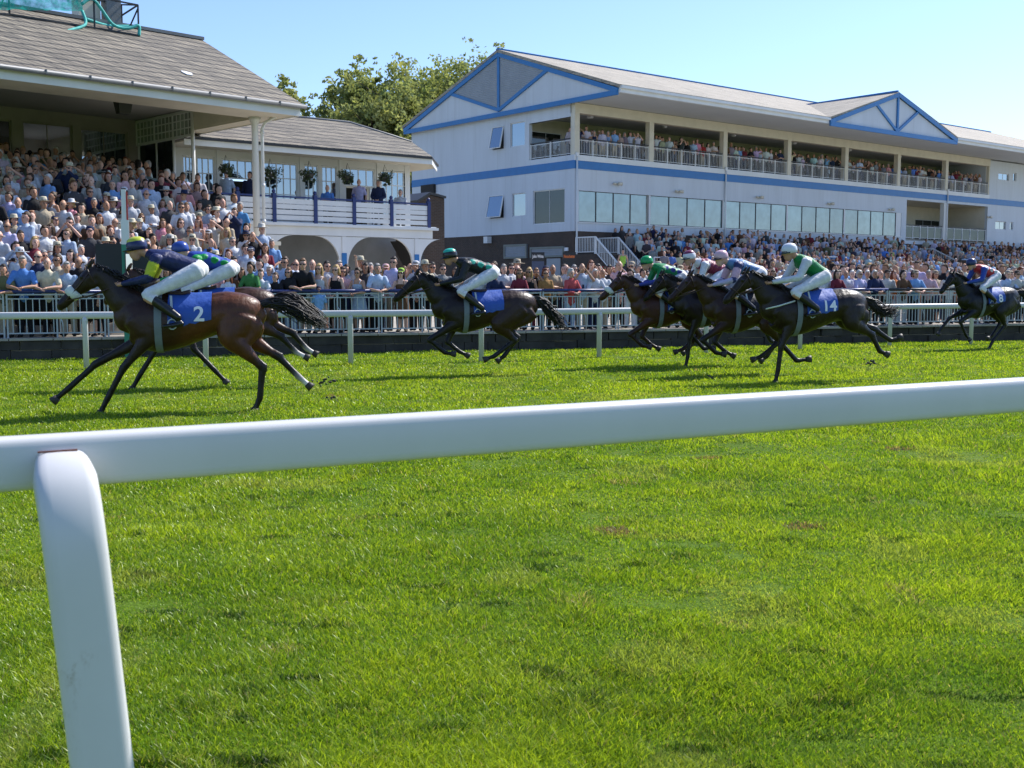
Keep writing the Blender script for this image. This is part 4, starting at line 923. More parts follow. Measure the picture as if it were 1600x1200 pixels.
# ================================================================ trees behind
def leafmat(name, a, b):
    m = Mat(name); at = m.N('ShaderNodeAttribute', attribute_name='Col'); d = m.N('ShaderNodeBsdfDiffuse'); t = m.N('ShaderNodeBsdfTranslucent'); x = m.N('ShaderNodeMixShader'); x.inputs[0].default_value = .35
    v = m.coord(); c = m.mix(1.0, at.outputs['Color'], m.ramp(m.noise(v, .5, 3), [(.35, a), (.65, b)]), 'MULTIPLY')
    m.L(c, d.inputs[0]); m.L(m.mix(1.0, c, (1.3, 1.3, .8), 'MULTIPLY'), t.inputs[0]); m.L(d.outputs[0], x.inputs[1]); m.L(t.outputs[0], x.inputs[2]); m.L(x.outputs[0], m.out.inputs[0]); return m.m
LEAF = leafmat('leaf', (.6, .7, .6), (1, 1, 1)); BARK = paint('bark', (.09, .07, .05), .9, .3, 4)
def tree(u, vt, Y, width, lab, seed, n=15000, bottom=.28, tint=(.34, .355, .16)):
    R = np.random.RandomState(seed); top = on_y(u, vt, Y); Hh = top.z; o = empty('tree', (top.x, Y, 0), 0, lab, 'tree', 'trees behind the pavilion')
    mb = MB(); tips = []
    mb.tube([(0, 0, 0), (.1, 0, Hh * .25), (-.1, .1, Hh * .5), (.1, 0, Hh * .82)], [(.42,) * 2, (.33,) * 2, (.22,) * 2, (.06,) * 2], 8, ref=(1, 0, 0))
    for i in range(26):
        z = Hh * R.uniform(.3, .86); a = R.uniform(0, 6.28); r = width * R.uniform(.55, 1.0) * (math.sin(min(1, (1 - (z / Hh)) * 2.0 + .28) * PI / 2)); e = np.array([math.cos(a) * r, math.sin(a) * r, z + r * R.uniform(.2, .6)]); e[2] = min(e[2], Hh * .95)
        m_ = np.array([e[0] * .5, e[1] * .5, z + (e[2] - z) * .35]); mb.tube([(0, 0, z), tuple(m_), tuple(e)], [(.12,) * 2, (.07,) * 2, (.02,) * 2], 5, ref=(.3, .2, 1)); tips += [e, m_ * .3 + e * .7]
    tips.append(np.array([0, 0, Hh * .93])); mb.build('trunk', BARK, o)
    for _ in range(70):
        q = R.randn(3); q /= np.linalg.norm(q); q *= R.rand() ** .3; tips.append(np.array([q[0] * width * 1.02, q[1] * width, Hh * (.66 if bottom < .5 else .75) + q[2] * Hh * .31]))
    cl = []
    for t in tips:
        for _ in range(6): cl.append((t + R.randn(3) * width * .17, width * R.uniform(.07, .18)))
    cl = [c for c in cl if c[0][2] < Hh and c[0][2] > Hh * bottom * .8]
    ci = R.randint(0, len(cl), n); cen = np.array([c[0] for c in cl])[ci]; rr_ = np.array([c[1] for c in cl])[ci][:, None]
    d = R.randn(n, 3); d /= np.linalg.norm(d, axis=1)[:, None]; p = cen + d * rr_ * (R.rand(n, 1) ** .4) * np.array([1.15, 1.15, .75]); p[:, 2] = np.minimum(p[:, 2], Hh)
    a = R.randn(n, 3); a /= np.linalg.norm(a, axis=1)[:, None]; b = np.cross(a, R.randn(n, 3)); b /= np.linalg.norm(b, axis=1)[:, None]; s = R.uniform(.11, .24, (n, 1))
    V = np.stack([p - a * s, p + b * s * .6, p + a * s, p - b * s * .6], 1); me = np_mesh('crown', V.reshape(-1, 3), [np.arange(n)[:, None] * 4 + np.arange(4)])
    shade = R.rand(len(cl))[ci][:, None]; col = np.array([tint]) * (.75 + .5 * shade) * (.8 + .4 * R.rand(n, 1)) + np.array([[.10, .075, .0]]) * (R.rand(n, 1) > .86)
    at = me.color_attributes.new('Col', 'FLOAT_COLOR', 'POINT'); at.data.foreach_set('color', np.repeat(np.hstack([col, np.ones((n, 1))]), 4, 0).astype('f4').ravel()); link_mesh('crown', me, LEAF, o)
tree(447, 112, 92, 2.1, 'lone small leafy tree rising between the two slate roofs', 2, 9000)
tree(552, 90, 95, 3.3, 'tall leafy tree at the left end of the row behind the pavilion', 3, 16000)
tree(612, 96, 92, 3.6, 'broad leafy tree behind the middle of the pavilion roof', 4, 16000)
tree(665, 94, 96, 4.6, 'leafy tree behind the pavilion nearest the blue gable edge', 5, 15000)
tree(712, 88, 100, 5.0, 'leafy tree partly hidden by the lower slope of the blue framed gable', 6, 15000)
tree(748, 74, 104, 5.4, 'tallest leafy tree showing just above the blue framed gable peak', 7, 15000)
tree(490, 162, 100, 3.2, 'low leafy tree behind the pavilion ridge left of the tall trees', 8, 8000)
tree(582, 135, 90, 4.0, 'lower leafy tree filling the gap behind the pavilion ridge', 9, 12000)
# ================================================================ people: a few poses, many clothes
SK = (1, 1, 1)
ARMS = {  # pose: (elbow, wrist) right hand side x>0 first, then left as given with x<0
    'lean': (((.29, -.20, 1.13), (.07, -.42, 1.10)), ((-.29, -.20, 1.13), (-.07, -.44, 1.08))),
    'side': (((.27, .03, 1.13), (.28, -.07, .87)), ((-.27, .03, 1.13), (-.28, -.06, .87))),
    'cross': (((.25, -.09, 1.13), (-.08, -.22, 1.18)), ((-.25, -.09, 1.13), (.08, -.26, 1.14))),
    'clasp': (((.26, -.04, 1.13), (.05, -.26, .99)), ((-.26, -.04, 1.13), (-.05, -.26, .99))),
    'shade': (((.38, -.14, 1.46), (.14, -.22, 1.66)), ((-.27, .03, 1.13), (-.26, -.1, .88))),
    'camera': (((.28, -.20, 1.32), (.09, -.24, 1.56)), ((-.28, -.20, 1.32), (-.09, -.24, 1.56))),
    'paper': (((.25, -.06, 1.13), (.10, -.34, 1.17)), ((-.25, -.06, 1.13), (-.10, -.34, 1.17))),
    'raise': (((.32, -.02, 1.62), (.30, -.08, 1.90)), ((-.27, .03, 1.13), (-.1, -.24, 1.05))),
}
def person_pieces(pose, fem=False):
    ps = []; w = .88 if fem else 1.0; ln = .10 if pose == 'lean' else .02
    # torso and neck (leans forward over a rail)
    ps.append(limb([(0, 0, .90, .165 * (1.05 if fem else 1), .115), (0, -.01, 1.02, .155 if not fem else .135, .105), (0, -.02 - ln * .4, 1.18, .165 * w, .11), (0, -.02 - ln * .8, 1.33, .185 * w, .12), (0, -.01 - ln, 1.43, .15 * w, .085), (0, -.01 - ln, 1.49, .065, .06)], SK, 4, 16, (1, 0, 0)))
    ps.append(limb([(0, .0 - ln, 1.46, .055, .055), (0, -.01 - ln, 1.56, .052, .054)], SK, 3, 12, (1, 0, 0)))
    hx = -ln
    ps.append(limb([(0, hx - .015, 1.545, .045, .05), (0, hx - .035, 1.58, .060, .072), (0, hx - .02, 1.64, .075, .092), (0, hx - .005, 1.70, .073, .092), (0, hx + .0, 1.745, .045, .06)], SK, 4, 16, (1, 0, 0)))
    ps.append(limb([(0, hx - .108, 1.655, .010, .010), (0, hx - .125, 1.625, .014, .014)], (.97, .85, .82), 2, 8, (1, 0, 0)))
    for s in (1, -1):
        ps.append(ball((s * .078, hx, 1.635), (.012, .02, .03), (1, .85, .8)))
        ps.append(ball((s * .03, hx - .098, 1.655), (.013, .012, .008), (.28, .2, .17)))
    ps.append(ball((0, hx - .098, 1.585), (.026, .012, .008), (.8, .5, .47)))
    # legs
    for s in (1, -1):
        ps.append(limb([(s * .085, 0, .92, .10, .105), (s * .095, -.01, .72, .082, .09), (s * .10, -.02, .50, .058, .062), (s * .105, .005, .36, .055, .062), (s * .11, .02, .12, .038, .042), (s * .11, .01, .07, .04, .045)], SK, 4, 12, (1, 0, 0)))
    fg = MB()
    for s, (E, W) in zip((1, -1), ARMS[pose]):
        shd = (s * .175 * w, -.01 - ln, 1.415); E = (E[0] * (w if abs(E[0]) > .2 else 1), E[1] - ln * .5, E[2]); W = (W[0], W[1] - ln * .3, W[2])
        Ev, Wv = Vector(E), Vector(W); d = (Wv - Ev).normalized(); hand = Wv + d * .055; f_ = .82 if fem else 1
        ps.append(limb([(*shd, .062 * f_, .06 * f_), ((shd[0] + E[0]) / 2 + s * .005, (shd[1] + E[1]) / 2, (shd[2] + E[2]) / 2, .05 * f_, .05 * f_), (*E, .042 * f_, .042 * f_), tuple(Ev.lerp(Wv, .4)) + (.04 * f_, .04 * f_), (*W, .027, .029), tuple(hand) + (.036, .024)], SK, 4, 12, (1, 0, 0)))
        side = d.cross(Vector((0, 0, 1))); side = side.normalized() if side.length > .1 else Vector((1, 0, 0)); dn = d.cross(side).normalized()
        if dn.z > 0: dn = -dn
        for k, L in enumerate((.062, .072, .068, .052)):
            b = hand + side * (k - 1.5) * .018 + d * .02; fg.tube([b, b + d * L * .5, b + d * L * .85 + dn * L * .45], [(.009,) * 2, (.0085,) * 2, (.006,) * 2], 6)
        b = hand - side * .03 - d * .01; fg.tube([b, b - side * .022 + d * .02, b - side * .02 + d * .05 + dn * .01], [(.011,) * 2, (.01,) * 2, (.007,) * 2], 6)
    fg.col = SK
    return ps, fg, ln
def grow(keys, g): return [(*k[:3], k[3] + g, k[4] + g) for k in keys]
def top_pieces(pose, kind, fem=False):
    ps = []; w = .88 if fem else 1.0; ln = .10 if pose == 'lean' else .02; g = .022 if kind == 'long' else .014
    lo = .80 if kind == 'long' else .86
    body = [(0, 0, lo, .175, .125), (0, -.005, 1.0, .162 if not fem else .142, .115), (0, -.02 - ln * .4, 1.18, .168 * w, .115), (0, -.02 - ln * .8, 1.33, .185 * w, .122)]
    if kind == 'tank': ps.append(limb(grow(body, .008) + [(0, -.015 - ln, 1.385, .135 * w, .10)], (1, 1, 1), 4, 16, (1, 0, 0)))
    else: ps.append(limb(grow(body + [(0, -.01 - ln, 1.43, .15 * w, .085), (0, -.01 - ln, 1.48, .062, .058)], g), (1, 1, 1), 4, 16, (1, 0, 0)))
    if kind == 'tank':
        for s in (1, -1): ps.append(limb([(s * .09, -.13 - ln, 1.36, .014, .014), (s * .105, -.07 - ln, 1.45, .014, .014), (s * .10, .05 - ln, 1.44, .014, .014), (s * .08, .10 - ln, 1.36, .014, .014)], (1, 1, 1), 3, 8))
        return ps
    for s, (E, W) in zip((1, -1), ARMS[pose]):
        shd = Vector((s * .172 * w, -.01 - ln, 1.42)); E = Vector((E[0] * (w if abs(E[0]) > .2 else 1), E[1] - ln * .5, E[2])); W = Vector((W[0], W[1] - ln * .3, W[2])); f_ = .85 if fem else 1
        if kind == 'short': e = shd.lerp(E, .8); ps.append(limb([(*shd, .075 * f_, .072 * f_), (*shd.lerp(E, .4), .068 * f_, .068 * f_), (*e, .064 * f_, .066 * f_)], (1, 1, 1), 4, 12, (1, 0, 0)))
        else: ps.append(limb([(*shd, .082 * f_, .08 * f_), (*shd.lerp(E, .5), .07 * f_, .07 * f_), (*E, .062 * f_, .062 * f_), (*E.lerp(W, .5), .055 * f_, .055 * f_), (*E.lerp(W, .93), .042, .042)], (1, 1, 1), 4, 12, (1, 0, 0)))
    # collar
    if kind in ('short', 'long'):
        for s in (1, -1): ps.append(limb([(s * .02, -.085 - ln, 1.44, .014, .01), (s * .055, -.05 - ln, 1.485, .016, .012), (s * .05, .03 - ln, 1.51, .014, .014), (0, .055 - ln, 1.51, .014, .014)], (.93, .93, .93), 3, 8))
    return ps
def legs_pieces(kind):
    ps = []
    if kind == 'skirt': return [limb([(0, 0, 1.02, .15, .115), (0, 0, .9, .19, .15), (0, 0, .7, .22, .18), (0, 0, .52, .25, .21)], (1, 1, 1), 4, 20, (1, 0, 0))]
    lo = .12 if kind == 'trousers' else .50
    ps.append(limb([(0, 0, 1.0, .155, .115), (0, 0, .90, .175, .13)], (1, 1, 1), 3, 14, (1, 0, 0)))
    for s in (1, -1):
        k = [(s * .085, 0, .92, .11, .118), (s * .095, -.01, .72, .095, .105), (s * .10, -.015, .52, .082, .088)]
        if kind == 'trousers': k += [(s * .105, .005, .34, .075, .082), (s * .11, .02, .10, .068, .075)]
        ps.append(limb(k, (1, 1, 1), 4, 12, (1, 0, 0)))
    return ps
def shoe_mesh(s):
    ps = []
    ps.append(limb([(s * .11, .05, .05, .04, .045), (s * .115, -.06, .045, .045, .035), (s * .125, -.15, .03, .04, .025)], (1, 1, 1), 4, 10, (1, 0, 0)))
    return skin('shoe', ps, .016, 1)
def hair_mesh(kind):
    ps = []; W1 = (1, 1, 1)
    if kind == 'short': ps = [limb([(0, .03, 1.64, .082, .075), (0, .012, 1.70, .086, .092), (0, -.002, 1.755, .066, .078)], W1, 4, 14, (1, 0, 0)), limb([(0, .06, 1.58, .055, .03), (0, .06, 1.64, .07, .04)], W1, 3, 12, (1, 0, 0)), limb([(-.05, -.075, 1.745, .03, .02), (.05, -.07, 1.745, .03, .022)], W1, 3, 10)]
    if kind == 'fringe': ps = [limb([(s * .078, -.02, 1.645, .014, .03), (s * .075, .04, 1.65, .02, .045), (0, .088, 1.65, .03, .05)], W1, 4, 10, (0, 0, 1)) for s in (1, -1)]
    if kind in ('long', 'bob'):
        lo = 1.40 if kind == 'long' else 1.54
        ps = [limb([(0, .012, 1.68, .092, .09), (0, -.002, 1.755, .068, .078)], W1, 4, 14, (1, 0, 0)), limb([(0, .05, lo, .10 if kind == 'long' else .085, .035), (0, .055, 1.55, .10, .045), (0, .04, 1.68, .088, .06)], W1, 4, 14, (1, 0, 0)), limb([(-.05, -.07, 1.74, .035, .02), (.05, -.07, 1.74, .035, .024)], W1, 3, 10)]
        for s in (1, -1): ps.append(limb([(s * .075, -.02 if kind == 'long' else .0, lo + .02, .03, .035), (s * .088, -.01, 1.60, .02, .045), (s * .08, -.02, 1.70, .018, .05)], W1, 4, 10, (1, 0, 0)))
    if kind == 'curly':
        R = random.Random(5); ps = [limb([(0, .02, 1.63, .10, .085), (0, .0, 1.72, .10, .10), (0, 0, 1.765, .07, .08)], W1, 4, 14, (1, 0, 0))]
        for i in range(46):
            a, z = R.uniform(0, 2 * PI), R.uniform(1.55, 1.79); r = .098 if z < 1.74 else .07
            if math.sin(a) < -.35 and z < 1.73: continue
            ps.append(ball((math.cos(a) * r, math.sin(a) * r + .01, z), R.uniform(.018, .03), W1, 8))
    if kind == 'bun': ps = [limb([(0, .02, 1.65, .084, .08), (0, .01, 1.70, .088, .092), (0, -.002, 1.755, .066, .078)], W1, 4, 14, (1, 0, 0)), ball((0, .09, 1.76), .042)]
    return skin('hair', ps, .011, 1)
def hat_mesh(kind):
    mb = MB()
    if kind == 'straw': mb.lathe([(.165, 1.715), (.17, 1.72), (.10, 1.728), (.095, 1.74), (.092, 1.79), (.075, 1.825), (.02, 1.83)], 20, (0, 0, 0))
    if kind == 'brim': mb.lathe([(.20, 1.70), (.21, 1.712), (.10, 1.725), (.095, 1.77), (.085, 1.82), (.02, 1.83)], 20, (0, 0, 0))
    if kind == 'cap':
        mb.lathe([(.092, 1.69), (.097, 1.73), (.085, 1.775), (.05, 1.80), (.01, 1.805)], 18, (0, 0, 0)); vs = []
        for j in range(9):
            a = PI + PI * j / 8; vs.append((.09 * math.cos(a), .09 * math.sin(a) + .0, 1.705)); vs.append((.075 * math.cos(a), .17 * math.sin(a) - .02, 1.69))
        mb.add(vs + [(x, y, z + .006) for x, y, z in vs], [(j * 2, j * 2 + 1, j * 2 + 3, j * 2 + 2) for j in range(8)] + [(18 + j * 2, 18 + j * 2 + 2, 18 + j * 2 + 3, 18 + j * 2 + 1) for j in range(8)], 0, True)
    return mb.mesh('hat')
def glasses_mesh():
    mb = MB(); pts = [(.085, .0, 1.655), (.08, -.06, 1.66), (.055, -.10, 1.658), (0, -.113, 1.662), (-.055, -.10, 1.658), (-.08, -.06, 1.66), (-.085, .0, 1.655)]
    mb.tube(pts, .006, 5)
    for s in (1, -1): mb.tube([(s * .01, -.112, 1.652), (s * .022, -.112, 1.65), (s * .05, -.106, 1.65), (s * .064, -.094, 1.653)], [(.010, .004), (.019, .006), (.019, .006), (.010, .004)], 8, ref=(0, 0, 1))
    return mb.mesh('sunglasses')
def tie_mesh(pose):
    ln = .10 if pose == 'lean' else .02; mb = MB(); P = [(0, -.105 - ln, 1.43), (0, -.145 - ln * .9, 1.33), (0, -.15 - ln * .5, 1.18), (0, -.142, 1.04)]
    vs = [(s * w_, p[1], p[2]) for p, w_ in zip(P, (.012, .02, .026, .035)) for s in (-1, 1)] + [(0, -.142, 1.0)]
    mb.add(vs, [(0, 1, 3, 2), (2, 3, 5, 4), (4, 5, 7, 6), (6, 7, 8)]); mb.add([(x, y + .012, z) for x, y, z in vs], [(2, 3, 1, 0), (4, 5, 3, 2), (6, 7, 5, 4), (8, 7, 6)]); return mb.mesh('tie')
PM = {}
def body(pose, fem):
    k = ('b', pose, fem)
    if k not in PM: ps, fg, ln = person_pieces(pose, fem); PM[k] = skin('body', ps, .013, 2, None, fg); PM[k].materials.append(M['skin'])
    return PM[k]
def part_mesh(key, fn, mat):
    if key not in PM: PM[key] = fn(); (PM[key].materials.append(mat) if not len(PM[key].materials) else None)
    return PM[key]
SKINS = [(.62, .36, .25), (.55, .30, .20), (.68, .42, .31), (.50, .27, .17), (.60, .33, .24), (.42, .22, .13)]
COL = {'white': (.62, .63, .66), 'off-white': (.58, .56, .51), 'cream': (.60, .54, .40), 'pale blue': (.44, .53, .68), 'sky blue': (.22, .40, .70), 'cornflower blue': (.10, .25, .62), 'lilac': (.52, .48, .70), 'pale pink': (.72, .46, .48),
       'pink': (.66, .28, .34), 'coral red': (.62, .10, .10), 'red': (.42, .03, .03), 'orange': (.55, .16, .03), 'navy': (.02, .03, .08), 'black': (.012, .012, .014), 'dark grey': (.05, .05, .055), 'grey': (.22, .22, .22), 'beige': (.46, .38, .27),
       'brown': (.14, .07, .035), 'mustard brown': (.36, .19, .06), 'olive': (.13, .13, .06), 'green': (.06, .22, .06), 'lime green': (.35, .6, .08), 'maroon': (.18, .02, .035), 'teal': (.04, .26, .28), 'yellow': (.62, .5, .08)}
HAIR = {'dark': (.018, .012, .009), 'brown': (.06, .032, .016), 'light brown': (.17, .09, .04), 'blonde': (.46, .31, .13), 'grey': (.30, .29, .28), 'white': (.62, .60, .57), 'auburn': (.16, .045, .015)}
BASE = {}
def person(loc, yaw, scale, pose='side', fem=False, top='white', topk='short', legs='trousers', legc='dark grey', hair='dark', hairk='short', hat=None, hatc='cream', shades=False, tie=False, sk=0, label='', group=None, tilt=0.0, name='person'):
    """the root is the body; hair and clothing are its children. Kinds already made are copied."""
    if hairk == 'short' and fem: hairk = 'long'
    key = (pose, fem, topk, legs, hairk, hat, shades, tie)
    if key not in BASE:
        r = link_mesh(name, body(pose, fem), None)
        link_mesh('shirt' if topk != 'long' else 'jacket', part_mesh(('t', pose, topk, fem), lambda: skin('top', top_pieces(pose, topk, fem), .014, 2), M['cloth']), None, r)
        link_mesh(legs, part_mesh(('l', legs), lambda: skin(legs, legs_pieces(legs), .016, 2), M['cloth']), None, r)
        for sg in (1, -1): link_mesh('shoe', part_mesh(('shoe', sg), lambda: shoe_mesh(sg), M['cloth']), None, r)
        if hairk != 'bald':
            h = link_mesh('hair', part_mesh(('h', hairk), lambda: hair_mesh(hairk), M['hair']), None, r)
            if pose == 'lean': h.location.y = -.08
        if hat:
            h = link_mesh('hat', part_mesh(('hat', hat), lambda: hat_mesh(hat), M['cloth']), None, r); h.location.y = -.08 if pose == 'lean' else 0
        if shades:
            h = link_mesh('sunglasses', part_mesh(('g',), glasses_mesh, M['lens']), None, r); h.location.y = -.10 if pose == 'lean' else -.02
        if tie: link_mesh('tie', part_mesh(('tie', pose), lambda: tie_mesh(pose), M['cloth']), None, r)
        BASE[key] = r
    else: r = copy_tree(BASE[key])
    r.location = loc; r.rotation_euler = (tilt, 0, yaw); r.scale = (scale, scale, scale); r.color = (*SKINS[sk % 6], 1)
    for ch in r.children:
        n = ch.name.split('.')[0]; c = {'shirt': COL[top], 'jacket': COL[top], 'trousers': COL[legc], 'shorts': COL[legc], 'skirt': COL[legc], 'shoe': (.03, .025, .02), 'hair': HAIR[hair], 'hat': COL.get(hatc, (.6, .5, .3)), 'tie': COL['navy'], 'sunglasses': (0, 0, 0)}.get(n, (1, 1, 1))
        v = random.Random(hash((round(loc[0], 2), n)) & 1023).uniform(.88, 1.1); ch.color = (*[min(.85, q * v) for q in c], 1)
    return tag(r, label, 'person', group)
PEOPLE = []      # (object spec) collected first so that labels can be told apart, then built
def desc(d):
    who = ('woman' if d['fem'] else 'man') if not d.get('kid') else 'child'
    hk = d['hairk']; h = {'long': 'long ', 'curly': 'curly ', 'bun': 'tied up ', 'bob': 'bobbed ', 'fringe': 'thinning '}.get(hk, '')
    hd = 'bald ' if hk == 'bald' else ''
    ht = {'straw': ' and straw hat', 'brim': ' and wide ' + d['hatc'] + ' hat', 'cap': ' and ' + d['hatc'] + ' cap'}.get(d['hat'], '')
    gar = {'short': 'shirt', 'long': 'jacket', 'tank': 'sleeveless top'}[d['topk']]
    a = f"{hd}{who} in {d['top']} {gar}"
    if hk != 'bald': a += f" with {h}{d['hair']} hair{ht}"
    elif ht: a += ' with' + ht[4:]
    if d['shades']: a += ', sunglasses'
    return a
PW = {'lean': 'leaning on the rail', 'side': 'arms down', 'cross': 'arms folded', 'clasp': 'hands clasped', 'shade': 'hand shading eyes', 'camera': 'hands at face', 'paper': 'hands held forward', 'raise': 'one arm raised'}
def D(**k):
    d = dict(pose='side', fem=False, top='white', topk='short', legs='trousers', legc='dark grey', hair='dark', hairk='short', hat=None, hatc='cream', shades=False, tie=False, sk=0, yaw=0.0, area='', group='', lab=None, kid=False); d.update(k); return d
